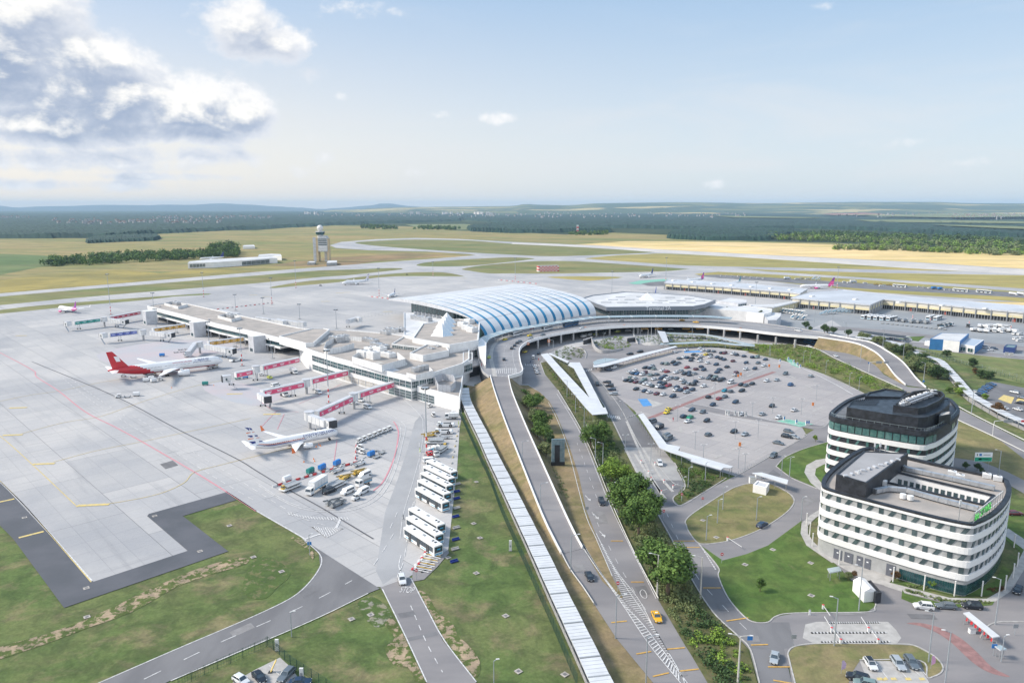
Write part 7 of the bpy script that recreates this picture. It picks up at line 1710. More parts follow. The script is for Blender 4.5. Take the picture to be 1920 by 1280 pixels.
veh(b_truck,(SB,8.,3.2,0.),[(1752,542,.2),(1763,543,.4)],'blue box truck on the far service lane','truck',SV);veh(b_tug,(),[(1722,538.5,.2),(1731,539.5,1.),(1741,541,2.),(1772,544,.3),(1780,545,1.)],'small tractor on the far service lane','baggage tractor',SV);veh(b_tank,(SW_,),[(1900,553,HD((1890,552),(1910,554))),(1915,553,HD((1890,552),(1910,554)))],'white tanker at the far right of the service lane','tanker',SV)
YD='equipment in the service yard'
hy=HD((1485,591),(1504,598))
veh(b_stairs,(),[(1468+i*6,586+i*.8,hy+rs.uniform(-.1,.1))for i in range(7)]+[(1487,598,hy),(1497,599,hy),(1508,599.5,hy)],'white passenger stairs in the left part of the service yard','stairs',YD)
veh(b_stairs,(),[(1545+i*8,589.5-i*.7,hy+1.6)for i in range(3)]+[(1570+i*7.5,585+i*.3,hy+1.6)for i in range(7)],'white passenger stairs in the middle of the service yard','stairs',YD)
veh(b_truck,(None,10.5,4.4,0.),[(1517+i*8,573-i*1.2,HD((1490,572),(1515,567)))for i in range(4)]+[(1528,577,.6)],'white catering truck in front of the red brick base','truck',YD)
hb2=HD((1620,596),(1640,592))
veh(b_bus,(),[(1625+i*11.5,596.5+i*.9,hb2)for i in range(4)]+[(1672,600,hb2)],'white bus parked slantwise in the service yard','bus',YD);veh(b_tank,(SGR,),[(1684,602,hb2),(1696,603.5,hb2),(1711,605,hb2),(1724,605.5,hb2),(1738,606.5,hb2)],'grey tanker right of the slanting buses','tanker',YD)
veh(b_bus,(),[(1744,598,HD((1738,600),(1760,592))),(1758,599,HD((1752,601),(1775,593)))],'white bus beside the red and white masts','bus',YD)
veh(b_truck,(SDK,7.,2.8,0.),[(1765,614,.3),(1772,612,.4),(1780,611,.2),(1815,613,1.)],'dark truck in the service yard','truck',YD);veh(b_truck,(None,7.,3.,0.,False),[(1827+i*9,621+(i%3)*1.2,.3+i)for i in range(9)]+[(1836+i*10,614+(i%2),1.+i)for i in range(6)],'white truck in the right part of the service yard','truck',YD);veh(b_minivan,(),[(1766,617,.2),(1903,627,.4),(1912,628,.4),(1905,637,.3),(1916,636,.2),(1912,640,.1)],'white van in the right part of the service yard','van',YD)
veh(b_dolly,(),[(1655+i*9,606.5+i*.9,hb2)for i in range(14)],'empty dolly along the yard wall','dolly',YD)
for x,y in[(763,515.5),(601,536)]:veh(b_tug,(SDK,),[(x,y,.2)],'dark tractor beside a plane on the far apron','baggage tractor',GS)
# ---------------- masts, lamps, canopies, fences, signs ----------------
LRED=mat('mast_red',(.60,.05,.05),.5);LWH=mat('mast_white',(.70,.70,.70),.5);GALV=mat('lamp_galvanised',(.36,.40,.44),.5,.3)
def mast(x,yb,yt,stem,base=True,head=True):
 """tall apron light mast, lower part in red and white bands"""
 v=yb-YH;lo,hi=0,60;g=G(x,yb)
 for _ in range(40):
  m_=(lo+hi)/2
  if PJ((g.x,g.y,m_))[1]>yt:lo=m_
  else:hi=m_
 Hh=lo;r=empty('light_mast',g);q=MB()
 nb=6 if base else 0;zb=min(9,Hh*.38)if base else 0
 q.cyl((0,0,zb),(0,0,Hh),.26,.15,8,GALV)
 for i in range(nb):q.cyl((0,0,zb*i/nb),(0,0,zb*(i+1)/nb),.32,None,8,LWH if i%2 else LRED)
 q.build('pole',parent=r)
 if head:
  q=MB();q.cyl((0,0,Hh-.5),(0,0,Hh-.2),1.4,None,10,GALV)
  for k in range(6):a=k*PI/3;q.box(math.cos(a)*1.3,math.sin(a)*1.3,Hh-.9,.7,.5,.6,SDK,a)
  q.build('lamp_head',parent=r)
 q=MB();q.box(0,0,0,2.0,2.0,.5,CONC);q.build('footing',parent=r)
 auto(r,stem,'light mast','light masts round the apron',x)
RW_='tall light mast with red and white foot'
for x,yb,yt in[(208,590,513),(382,557,510),(510,571,520),(555,540,488),(711,556,502)]:mast(x,yb,yt,RW_+' beyond the pier')
mast(800,852,725,'tall light mast with red and white foot above the row of buses');mast(616.5,756,655,'tall light mast with red and white foot between the pink jet bridges');mast(454,686,614,'light mast with red and white foot at the nose of the red-tailed airliner')
for x,yb,yt in[(966,528,483),(1248,532,482),(812,518,490)]:mast(x,yb,yt,'light mast with red and white foot by the far taxiway')
mast(1569,545,500,'light mast with red and white foot beside the pink tail')
for x,yb,yt in[(1711,598,576),(1744,606,578),(1817,608,590),(1895,620,592)]:mast(x,yb,yt,'short red and white post in the service yard',head=False)
for x,yb,yt in[(290,600,548),(442,582,551),(494,588,557),(562,598,569),(631,616,579),(1147,552,508),(1416,573,528)]:mast(x,yb,yt,'slim grey light mast behind the terminal roofs',base=False)
for x,yb,yt in[(293,614,578),(316,598,579),(308,600,580),(392,640,602),(390,620,604),(413,628,611),(453,640,612),(511,672,648),(508,660,633)]:mast(x,yb,yt,'thin lamp post against the side of the pier',base=False)
def lamp(x,yb,h,arm,stem,double=False,m=None,r_=.11,z=0):
 r=empty('street_lamp',G(x,yb,z));q=MB();q.cyl((0,0,0),(0,0,h),r_*1.5,r_,8,m or GALV);q.build('pole',parent=r)
 for s in((-1,1)if double else(1,)):
  q=MB();a=Vector((0,0,h));c=Vector((s*arm[0],s*arm[1],h+.35));q.beam(a-Vector((0,0,.05)),c,.12,m or GALV);q.box(c.x+s*arm[0]*.15,c.y+s*arm[1]*.15,c.z-.05,.7,.3,.12,LWH,math.atan2(arm[1],arm[0]));q.build('lamp_head',parent=r)
 auto(r,stem,'street lamp','street lamps',x)
CN_=mat('lamp_concrete',(.50,.49,.47),.8)
for x,yb,yt in[(1232,1117,1034),(1313,1122,1048),(1383,1285,1203)]:lamp(x,yb,11.2,(-1.8,.2)if x!=1383 else(1.8,-.3),'pale concrete street lamp along the scrub between the two roads',x==1383,CN_,.16)
for x,yb in[(1070,1072),(1154,1196),(1211,1280),(1013,965),(979,878)]:lamp(x,yb,10.5,(1.8,.2),'grey street lamp along the left edge of the approach road')
for x,yb in[(1116,864),(1130,873),(1163,955),(1079,774),(1095,801),(1063,745)]:lamp(x,yb,9,(-1.6,.1),'street lamp behind the row of trees')
for x,yb,s in[(1564,1210,'tall curved street lamp beside the toll lanes'),(1610,1144,'street lamp at the corner of the mown lawn'),(1866,1170,'street lamp between the dark car and the long bus shelter'),(1772,1280,'thin street lamp at the bottom right beside the kerb'),(1741,1240,'thin street lamp beside the red path')]:lamp(x,yb,11.5,(-1.2,.3),s)
for x,yb in[(1324,1012),(1345,980),(1418,975),(1355,955),(1502,975),(1480,895),(1465,893),(1290,915),(1278,935),(1322,905)]:lamp(x,yb,7.5,(.9,.1),'thin lamp post around the brown oval lawn')
for x,yb in[(1384,878),(1396,888),(1220,868),(1172,850),(1166,782),(1199,752),(1303,843),(1421,820),(1378,823),(1270,790),(1220,720),(1300,722),(1396,707),(1340,745),(1410,785),(1530,750),(1502,777),(1448,775),(1318,870)]:lamp(x,yb,7.5,(.9,.1),'thin lamp post standing in the car park',True,None,.08)
for x,yb in[(1360,658),(1442,667),(1444,668),(1506,681),(1518,684),(1548,700),(1592,725),(1610,733),(1255,646),(1200,640),(1132,645),(1135,690)]:lamp(x,yb,7.5,(.9,.1),'thin lamp post along the green bank of the car park',False,None,.08)
for x,yb,z_ in[(1037,672,0),(1297,642,0),(1613,679,0),(1584,637,6),(1655,650,3),(1693,674,0),(1731,720,0),(1821,777,0),(1870,905,0),(1835,975,0),(1560,618,0),(1527,605,0),(1490,600,0)]:lamp(x,yb,12,(-1.5,.2),'tall street lamp beside the ramps and walkways at the right',False,None,.13,z_)
for x,yb in[(547,1193),(581,1040),(926,1288),(1877,1240)]:lamp(x,yb,6,(.7,.1),'small lamp on a thin pole in the grass',False,None,.08)
# three flagpoles
for i,(x,yt)in enumerate([(1214.5,613),(1220.5,588),(1228,613)]):
 r=empty('flagpole',G(x,643));q=MB();q.cyl((0,0,0),(0,0,(15.5 if i==1 else 9.5)),.16,.08,8,LWH);q.cyl((0,0,(15.5 if i==1 else 9.5)),(0,0,(15.7 if i==1 else 9.7)),.16,None,8,LWH);r=tag(q.build('flagpole',loc=G(x,643)),['left short white flagpole','tall middle white flagpole','right short white flagpole'][i]+' in front of the elevated road','flagpole')
q=MB();g=G(1220.5,645);q.cyl((g.x,g.y,0),(g.x,g.y,.5),6.2,5.5,24,PATH);q.cyl((g.x,g.y,.5),(g.x,g.y,1.3),4.,2.,24,PATH);tag(q.build('plinth'),'round pale stepped plinth under the three flagpoles','plinth')
# covered walkways: pale flat roofs on posts
def canopy(name,label,pts,z,step=4.,closed_post=None,m=None,h0=0,thick=.28,edge=None):
 """roof from a traced outline at height z, with posts under its edge"""
 r=tag(empty(name,G(*pts[0])),label,'canopy');P=[G(x,y,z)for x,y in pts];q=MB();q.poly(P,m or ROOFW)
 n=len(P)
 if sum(P[i].x*P[(i+1)%n].y-P[(i+1)%n].x*P[i].y for i in range(n))<0:P.reverse()
 lo=[p-Vector((0,0,thick))for p in P];q.add(lo+P,[(i,(i+1)%n,n+(i+1)%n,n+i)for i in range(n)],PANEL2);q.poly(lo,PANEL2,True);q.build('roof',parent=r)
 I=inset(P,.35)
 for i in range(n):
  a,c=I[i],I[(i+1)%n];L=(c-a).length;k=max(1,int(L/step))
  for j in range(k):p=a.lerp(c,j/k);q=MB();q.cyl((p.x,p.y,h0),(p.x,p.y,z-thick),.09,None,6,STEEL);q.build('post',parent=r)
 setp(r);return r
CANW=mat('canopy_white',(.60,.62,.65),.5,ns=.2,na=.06)
canopy('walkway_canopy','white V-shaped walkway canopy between the lower road and the car park',[(1014,664),(1027,662),(1106,746),(1076,690),(1065,684),(1069,679),(1087,679),(1091,686),(1131,764),(1135,763),(1140,775),(1111,777),(1099,765)],3.6,5,m=CANW)
canopy('walkway_canopy','narrow white canopy arm joining the V-shaped one at the top',[(1028,662.5),(1031,661.5),(1067,677),(1064,680)],3.4,5,m=CANW)
canopy('walkway_canopy','angled white canopy along the lower left side of the car park',[(1197,777),(1206,774),(1250,832),(1276,837),(1271,844),(1375,874),(1369,877),(1357,876),(1352,880),(1295,864),(1297,860),(1257,847),(1237,839)],3.6,4.5,m=CANW)
canopy('walkway_canopy','long thin white canopy over the kerb at the top left of the car park',[(1112,684),(1130,681),(1200,663),(1266,648),(1270,650),(1205,667),(1132,687),(1113,688)],3.3,5,m=CANW)
canopy('walkway_canopy','upper zigzag canopy on the bank right of the flagpoles',[(1245,622.5),(1320,625.5),(1347,630),(1395,642),(1415,645.5),(1413,647),(1393,644.5),(1345,632.5),(1320,628),(1245,625)],3.4,5,m=GLASSC)
canopy('walkway_canopy','lower zigzag canopy on the bank right of the flagpoles',[(1238,643),(1320,639.5),(1347,640),(1380,644),(1415,646.5),(1415,649),(1380,647),(1347,643),(1320,642.5),(1238,646)],3.4,4,m=GLASSC)
canopy('footbridge','short pale sloping roof joining the two zigzag canopies',[(1233,620),(1247,621.5),(1254,641),(1244,642)],4.2,4,m=PANEL2)
canopy('walkway_canopy','white canopy over the entry by the white cabin near the loop road',[(1410,886),(1428,885),(1478,899),(1476,907)],3.2,4,m=CANW)
canopy('bus_shelter','long white bus shelter with glass sides and pink seats',[(1806,1148),(1817,1146),(1875,1192),(1862,1194)],2.8,3,m=CANW)
canopy('bus_shelter','small glass shelter right of the long bus shelter',[(1865,1210),(1876,1208),(1888,1216),(1876,1218)],2.4,3,m=GLASSC)
canopy('smoking_shelter','small glazed shelter on the lawn beside the white storage tent',[(1551,1065),(1573,1061),(1578,1069),(1556,1073)],2.6,2.5,m=GLASSC)
canopy('carport','long dark carport roof over white vans behind the exit ramp',[(1609,621),(1616,619.5),(1700,629.5),(1694,634),(1640,628)],3.4,6,m=SDK)
canopy('bus_stop_roof','round-ended glass shelter at the top left of the car park',[(1112,678),(1120,674),(1135,671),(1160,673),(1135,679),(1114,684)],3.6,4,m=GLASSC)
for i in range(7):t=i/6.;x,y=1813+46*t,1166+38*t;q=MB();g=G(x,y);q.box(g.x,g.y,.4,.5,.5,.1,SRD,.8);q.box(g.x+.2,g.y+.2,.5,.1,.5,.5,SRD,.8);[q.beam((g.x+k,g.y,0),(g.x+k,g.y,.4),.06,STEEL)for k in(-.2,.2)];auto(q.build('seat'),'pink-red seat under the long bus shelter','seat','seats in the bus shelter',x)
def walkway(label,pts,wpx,z,seg,posts=True,side=None,wd=4.2):
 r=tag(empty('covered_walkway',G(*pts[0])),label,'walkway');C_=smooth([G(x,y,z)for x,y in pts],10);Ls=[0]
 for i in range(len(C_)-1):Ls.append(Ls[-1]+(C_[i+1]-C_[i]).length)
 N=int(Ls[-1]/seg);P=resamp([G(x,y,z)for x,y in pts],N)
 for i in range(N):
  a,c=P[i],P[i+1];d=(c-a).normalized();n_=Vector((-d.y,d.x,0));dz=.10*(i%2)
  q=MB();w=wd/2;u=Vector((0,0,dz));vs=[a+n_*w,a-n_*w,c-n_*w+d*.1,c+n_*w+d*.1]
  q.add([p+u for p in vs]+[p+u-Vector((0,0,.28))for p in vs],[(0,1,2,3)[::1],(7,6,5,4),(0,4,5,1),(1,5,6,2),(2,6,7,3),(3,7,4,0)],CANW)
  for k in range(1,5):p=a.lerp(c,k/5)+u+Vector((0,0,.03));q.beam(p+n_*w*.97,p-n_*w*.97,.07,PANEL2,.05)
  q.beam(c+n_*w+Vector((0,0,.12)),c-n_*w+Vector((0,0,.12)),.35,SGR,.14)
  q.build('roof_panel',parent=r)
  for s in(-1,1):q=MB();p=a+n_*s*(w-.35);q.beam((p.x,p.y,0),(p.x,p.y,z-.2),.28,CONC if side else STEEL);q.build('post',parent=r)
 q=MB();P0=[Vector((p.x,p.y,.05))for p in P];ribbon(q,P0,wd-.6,PATH,0);q.build('floor',parent=r)
 if side:
  q=MB();L_,R_=ribbon_pts(P0,wd-.5);[q.beam(R_[i]+Vector((0,0,.55)),R_[i+1]+Vector((0,0,.55)),.12,CONC,1.1)for i in range(len(R_)-1)];q.build('low_wall',parent=r)
 setp(r)
walkway('long covered walkway with pale segmented roof running to the bottom edge',[(871,727),(873.5,748),(887,778),(905,813),(925,856),(944,894),(975,958),(1008,1026),(1040,1094),(1068,1152),(1097,1212),(1130,1282),(1165,1350)],0,3.1,6.6,side=1,wd=4.6)
walkway('covered walkway zigzagging behind the dark-topped block on the right',[(1606,631),(1645,636),(1675,641),(1700,651.5),(1735,667),(1760,674),(1775,688),(1797,712),(1820,738),(1850,756),(1885,775),(1935,797),(2000,830)],0,3.1,7.5,wd=4.4)
# fences
FG_=mat('fence_green',(.03,.085,.06),.7)
def fence(label,pts,h,step,m,mesh=True,hor=3,cat='fence',z0=0,dens=0):
 P=[Vector((p.x,p.y,z0))for p in smooth(GG(pts),4)]if len(pts)>2 else GG(pts);r=tag(empty('fence',P[0]),label,cat)
 tot=sum((P[i+1]-P[i]).length for i in range(len(P)-1));N=max(2,int(tot/step));Q_=resamp(P,N)if len(P)>2 else along(P[0],P[1],N+1)
 for k,p in enumerate(Q_[:100]):q=MB();q.beam(p,p+Vector((0,0,h)),.09,m);q.build('post',parent=r)
 q=MB()
 for i in range(N):
  for j in range(hor):z=h*(j+.15)/(hor-.6)if hor>1 else h;q.beam(Q_[i]+Vector((0,0,min(z,h))),Q_[i+1]+Vector((0,0,min(z,h))),.035,m)
  for j in range(dens):p=Q_[i].lerp(Q_[i+1],(j+.5)/dens);q.beam(p,p+Vector((0,0,h)),.028,m)
 q.build('mesh_panel' if mesh else 'rail',parent=r);setp(r)
fence('dark green mesh fence along the foot of the covered walkway',[(861,776),(875,806),(900,862),(917,898),(940,960),(962,1010),(1000,1095),(1040,1185),(1082,1285)],2.9,2.6,FG_,dens=9,hor=7)
fence('green wire fence beside the perimeter road at the lower left',[(335,1290),(390,1262),(450,1235),(500,1212)],2.4,2.6,FG_,dens=5,hor=4)
fence('green wire fence running down beside the small yard',[(502,1210),(525,1228),(550,1250),(600,1282),(640,1310)],2.4,2.4,FG_,dens=7,hor=5)
fence('thin fence across the olive lawn on the right',[(1700,647),(1770,672),(1840,690),(1920,712)],2.4,5,GALV,dens=0,hor=3)
fence('low fence posts above the covered walkway on the right',[(1690,650),(1720,655),(1780,675),(1860,700),(1930,722)],2.2,3.2,FG_,dens=3,hor=4)
fence('railing along the lower edge of the car park',[(1380,890),(1440,855)],1.1,1.8,GALV,False,2)
fence('railing behind the plant screens of the terminal',[(678,625),(715,620),(742,616)],2.4,3.,GALV,False,3,z0=12)
GR_='crash barrier'
def guard(label,pts,z=0):
 P=smooth([G(p[0],p[1],p[2]if len(p)>2 else z)for p in pts],5);r=tag(empty('crash_barrier',P[0]),label,'barrier');q=MB()
 for i in range(len(P)-1):q.beam(P[i]+Vector((0,0,.65)),P[i+1]+Vector((0,0,.65)),.1,LWH,.32)
 q.build('rail',parent=r);q=MB();Q_=resamp(P,max(2,int(sum((P[i+1]-P[i]).length for i in range(len(P)-1))/4)))
 for p in Q_:q.beam(p,p+Vector((0,0,.6)),.12,GALV)
 q.build('posts',parent=r);setp(r)
guard('white crash barrier on the right of the exit road',[(1046,733),(1081,792),(1104,838),(1122,882),(1153,960),(1192,1045),(1234,1125)])
guard('crash barrier on the left edge of the approach road, lower part',[(1013,960),(1040,1013),(1066,1065),(1092,1102),(1113,1134)])
guard('crash barrier along the right edge of the far ramp road',[(1740,730),(1797,764),(1850,792),(1922,828)]);guard('crash barrier on the near side of the far ramp road',[(1795,789),(1860,819),(1925,851)])
guard('crash barrier along the lane above the green bank',[(1487,646),(1530,655),(1565,673),(1628,702),(1692,731)])
# red and white concrete barriers on the apron
def blocks_row(a,c,n,m1,m2,stem,sz=(2.2,.5,.75)):
 P=along(G(*a),G(*c),n)
 for i,p in enumerate(P):q=MB();q.loft([[Vector((x,s*sz[1]/2*k,z))for s,k,z in((-1,1,0),(1,1,0),(1,.5,sz[2]),(-1,.5,sz[2]))]for x in(-sz[0]/2,sz[0]/2)],m1 if i%2 else m2);o=q.build('barrier_block',loc=p);o.rotation_euler=(0,0,HD(a,c));auto(o,stem[i%2],'barrier','concrete barrier blocks on the apron',PJ(p)[0])
blocks_row((516,912),(666,868),20,LRED,LWH,('white barrier block in the line below the containers','red barrier block in the line below the containers'));blocks_row((666,866),(668,832),7,LRED,LWH,('white barrier block left of the tractor row','red barrier block left of the tractor row'))
blocks_row((400,581),(510,568),14,LRED,PATH,('grey barrier block on the far apron behind the pier','red barrier block on the far apron behind the pier'));blocks_row((693,556),(727,560),8,LRED,LWH,('white barrier block at the tip of the vaulted roof','red barrier block at the tip of the vaulted roof'));blocks_row((935,525),(1005,532),14,LRED,LWH,('white barrier block behind the vaulted roof','red barrier block behind the vaulted roof'))
blocks_row((860,800),(845,880),9,PATH,YEL,('yellowish kerb block beside the grass strip','pale kerb block beside the grass strip'),(1.6,.5,.4))
for i,(x,y,m)in enumerate([(858,908,PATH),(857,922,ANAVY),(857,935,ANAVY),(857,953,PATH),(855,969,ANAVY),(856,990,PATH),(855,1012,ANAVY),(854,1030,PATH),(852,1053,ANAVY)]):
 q=MB();q.box(0,0,0,2.5,.9,.05,SDK);q.box(0,.1,.05,2.3,.7,.3,m);q.box(0,.35,.35,2.3,.2,.3,m);o=q.build('bench_block',loc=G(x,y));o.rotation_euler.z=.55;auto(o,('dark blue' if m is ANAVY else 'pale')+' slanting block on the grass at the bus noses','block','blocks at the bus noses',y)
 # towbars lying by the buses
for i in range(13):
 y=1040+i*2.6;x=812-i*1.9+(i%3)*2;g=G(x,y);q=MB();q.cyl((-2.6,0,.35),(2.4,0,.35),.1,None,6,SY if i%3==1 else SW_);q.box(-2.6,0,.1,.5,.8,.4,SRD if i%4==0 else SW_);q.box(.4,0,0,.3,1.,.35,SDK);o=q.build('tow_bar',loc=g);o.rotation_euler.z=-.42+.1*(i%2);auto(o,('yellow' if i%3==1 else 'white')+' tow bar lying beyond the last bus','tow bar','tow bars beside the buses',y)
for x,y in[(360+i*0,0)for i in range(0)]:pass
for x,y in[(570,866),(588,861),(590,865),(593,838),(598,834),(601,836),(322,727),(401,723)]:q=MB();q.cyl((0,0,0),(0,0,.06),.35,None,8,SOR);q.cyl((0,0,.06),(0,0,.8),.24,.05,8,SOR);auto(q.build('traffic_cone',loc=G(x,y)),'orange cone near the aircraft','cone','orange cones on the apron',x)
# control tower
ct=tag(empty('control_tower',G(606,490)),'control tower with ochre legs, grey cabins and a white radar ball','tower')
g=G(606,490);TAN=mat('tower_ochre',(.66,.53,.33),.8,ns=.1,na=.1);OCH2=mat('tower_grey',(.56,.58,.61),.7,ns=.2,na=.1)
q=MB();q.box(g.x-10,g.y,0,8,14,43,TAN);q.box(g.x-12.5,g.y-7.2,0,5,1.2,43.5,OCH2);q.build('stair_shaft',parent=ct)
q=MB();q.box(g.x+11,g.y,0,3.5,12,41,TAN);q.box(g.x+6.5,g.y,0,4.5,10,20,PLASTER);q.build('leg',parent=ct)
q=MB();q.box(g.x+2.5,g.y-1,18,16.5,15,25,OCH2)
for i in range(7):q.box(g.x+2.5,g.y-8.6,20+i*3.2,15,.3,1.5,WIN_D if i>2 else BANDW)
q.box(g.x+2.5,g.y-1,43,13,14,3,OCH2);q.build('cabin_block',parent=ct)
q=MB();q.cyl((g.x-3,g.y,43),(g.x-3,g.y,48),5.2,5.2,12,OCH2);q.cyl((g.x-3,g.y,48),(g.x-3,g.y,53),7.4,8.2,16,GLASS);q.cyl((g.x-3,g.y,53),(g.x-3,g.y,54),8.4,8.,16,OCH2);q.build('control_cab',parent=ct)
q=MB();R_=5.6;rg=[]
for j in range(9):a=-PI/2*.9+j*(PI*.95)/8;rg.append([Vector((g.x-3+math.cos(2*PI*i/16)*R_*max(.02,math.cos(a)),g.y+math.sin(2*PI*i/16)*R_*max(.02,math.cos(a)),59.5+math.sin(a)*R_))for i in range(16)])
q.loft(rg,LWH);q.build('radar_ball',parent=ct,smooth=True);setp(ct)
# far low buildings
def simple(label,pts,z,wall,roof,win=None,par=.3,nm='building',extra=None):
 r=tag(empty(nm,G(*pts[0])),label,'building');P,w=block(r,pts,z,0,wall,roof,par)
 if win:
  for(a,c,z0,z1,n,m)in win:windows(r,G(*a,z),G(*c,z),z0,z1,n,glass=m or WIN_D,proud=.15)
 if extra:extra(r)
 setp(r);return r
simple('white two-storey building on the airfield left of the control tower',[(352,493),(400,491.5),(452,488.5),(506,484),(520,483.5),(510,480),(455,483),(386,486.5),(355,490)],9,BANDW,ROOFW,[((355,493),(398,491.5),2,7,7,None),((402,491.3),(450,488.5),2,7,6,None),((453,488.4),(505,484.2),1,7,6,None)])
simple('small white house with dark windows behind the left wood',[(455,462),(478,461.5),(476,459),(457,459.5)],6,BANDW,ROOFW);simple('white row of cabins right of the low airfield building',[(484,480),(512,479),(528,480),(526,476.5),(506,475.5),(486,477)],8,BANDW,ROOFW)
simple('low shed at the foot of the control tower',[(576,492),(590,492),(592,490),(580,489.5)],4,GREYF,ROOFW);simple('dark low annex right of the control tower foot',[(612,493),(632,492),(632,488),(614,488.5)],5,GREYF,ROOFW)
for i,(x,y)in enumerate([(522,493),(534,491),(545,490.5),(512,494),(420,500),(440,499)]):pass
r=tag(empty('checkered_building',G(1027,508)),'red and white chequered equipment building on the airfield island','building');a,c=G(1008,509),G(1046,508);q=MB();n=12;d=(c-a)/n
for i in range(n):
 for j in range(4):q.box(a.x+d.x*(i+.5),a.y+d.y*(i+.5),j*2.1,d.length,9,2.1,LRED if(i+j)%2 else LWH,math.atan2(d.y,d.x))
q.build('chequered_wall',parent=r);q=MB();m_=(a+c)/2;q.box(m_.x,m_.y,8.4,d.length*n,9,.5,GREYF,math.atan2(d.y,d.x));q.build('roof',parent=r);setp(r)
q=MB();g=G(1083,437);
for i in range(5):q.box(g.x,g.y,i*6,7,7,6,LRED if i%2 else LWH)
tag(q.build('radar_tower'),'far red and white banded tower at the wood edge','tower')
# depot, navy cabin, storage tent, cabins and signs on the right
DBL=mat('depot_blue',(.03,.17,.42),.5,ns=.4,na=.1)
bd=tag(empty('depot_building',G(1790,655)),'blue depot with a sloping white roof and a wide porch','building')
A_,B2_,C2,D2=G(1744,644),G(1768,648),G(1846,656),G(1822,637)
a,c=G(1769,636.6,7.5),G(1799.5,640,7.5);q=MB();e_=Vector((0,-.15,0));q.add([Vector((a.x,a.y,0))+e_,Vector((c.x,c.y,0))+e_,c+e_,a+e_],[(0,1,2,3)],PANEL);q.build('front_wall',parent=bd)
block(bd,[(1744,635),(1768,636.5),(1800,640),(1817,625.5),(1765,624)],7.5,0,DBL,ROOFW,.1);block(bd,[(1770,639.5),(1828,649),(1845,637),(1810,633)],5.2,0,PANEL,mat('depot_roof',(.40,.47,.56),.6),.1);block(bd,[(1768,641),(1830,649),(1829,646),(1769,638.5)],4.9,4.,PANEL,PANEL,.1)
windows(bd,G(1774,640.5,5.2),G(1826,648.8,5.2),.8,3.4,4,1.5,2,1);a,c=G(1828.3,649.1,5.2),G(1845.3,637.1,5.2);q=MB();q.add([(a.x,a.y,0),(c.x,c.y,0),tuple(c),tuple(a)],[(0,1,2,3)],DBL);q.build('gable_wall',parent=bd);setp(bd)
simple('small navy cabin right of the blue depot',[(1882,650),(1903,652),(1907,646.5),(1888,645)],4,mat('navy_cladding',(.02,.05,.18),.5),mat('green_grey_roof',(.16,.24,.26),.6),[((1884,656.5),(1902,658),.8,2.8,2,None)],nm='cabin')
simple('white storage container left of the blue depot',[(1734,640),(1744,642),(1745,639),(1736,638)],2.6,BANDW,ROOFW,nm='container')
tn=tag(empty('storage_tent',G(1615,1120)),'white gabled storage tent on the lawn','tent');T0,T1,T2,T3=G(1598,1107),G(1619,1129),G(1640,1127),G(1620,1104);q=MB();u=Vector((0,0,3.));rr_=Vector((0,0,3.7));f_=(T1+T2)/2+rr_;k_2=(T0+T3)/2+rr_;q.add([T0,T1,T2,T3,T0+u,T1+u,T2+u,T3+u,f_,k_2],[(0,1,5,4),(1,2,6,8,5),(2,3,7,6),(3,0,4,9,7),(4,5,8,9),(6,7,9,8)],BANDW);q.build('fabric_shell',parent=tn);q=MB();q.box((T1.x+T2.x)/2,(T1.y+T2.y)/2-.05,.1,(T2-T1).length*.7,.12,2.8,PANEL,math.atan2((T2-T1).y,(T2-T1).x));q.build('door',parent=tn);setp(tn)
simple('dark grey shed beside the white storage tent',[(1623,1088),(1633,1087),(1653,1110),(1642,1112)],2.8,BLACKM,mat('shed_roof',(.12,.13,.16),.6),nm='shed')
simple('low white cabin near the entry canopy on the brown lawn edge',[(1412,908),(1437,914),(1443,905),(1420,900)],2.8,BANDW,ROOFW,nm='cabin')
for x,y,w_,h_,t_ in[(1422,896,2.2,1.6,'white tank beside the entry cabin'),(1410,905,2.,2.2,'white cabinet left of the entry cabin'),(1822,1186,1.3,1.1,'white litter bins beside the long bus shelter'),(1518,1152,.4,1.2,'white barrier post housing at the lawn edge')]:q=MB();q.box(0,0,0,w_,w_*.7,h_,SW_);q.box(0,0,h_,w_*1.05,w_*.75,.12,SGR);o=q.build('cabinet',loc=G(x,y));tag(o,t_,'cabinet')
# advertising tower seen from behind
bb=tag(empty('advertising_tower',G(1046,872)),'tall glass-clad panel with a dark grey core on the grass bank','sign');g=G(1046,872);q=MB();q.box(g.x,g.y,1.5,5.,.7,9.,mat('frosted_panel',(.20,.29,.33),.4,.1,ns=.8,na=.15),.08)
for i in range(5):q.box(g.x-2.4+i*1.2,g.y-.38,1.5,.07,.05,9,STEEL,.08)
for i in range(4):q.box(g.x,g.y-.38,3+i*2.2,5,.05,.07,STEEL,.08)
q.build('panel',parent=bb);q=MB();q.box(g.x-.3,g.y-.5,.8,1.9,.35,7.4,BLACKM,.08);q.build('core',parent=bb);q=MB();q.box(g.x,g.y,0,5.2,1.,1.5,BLACKM,.08);q.build('base',parent=bb);setp(bb)
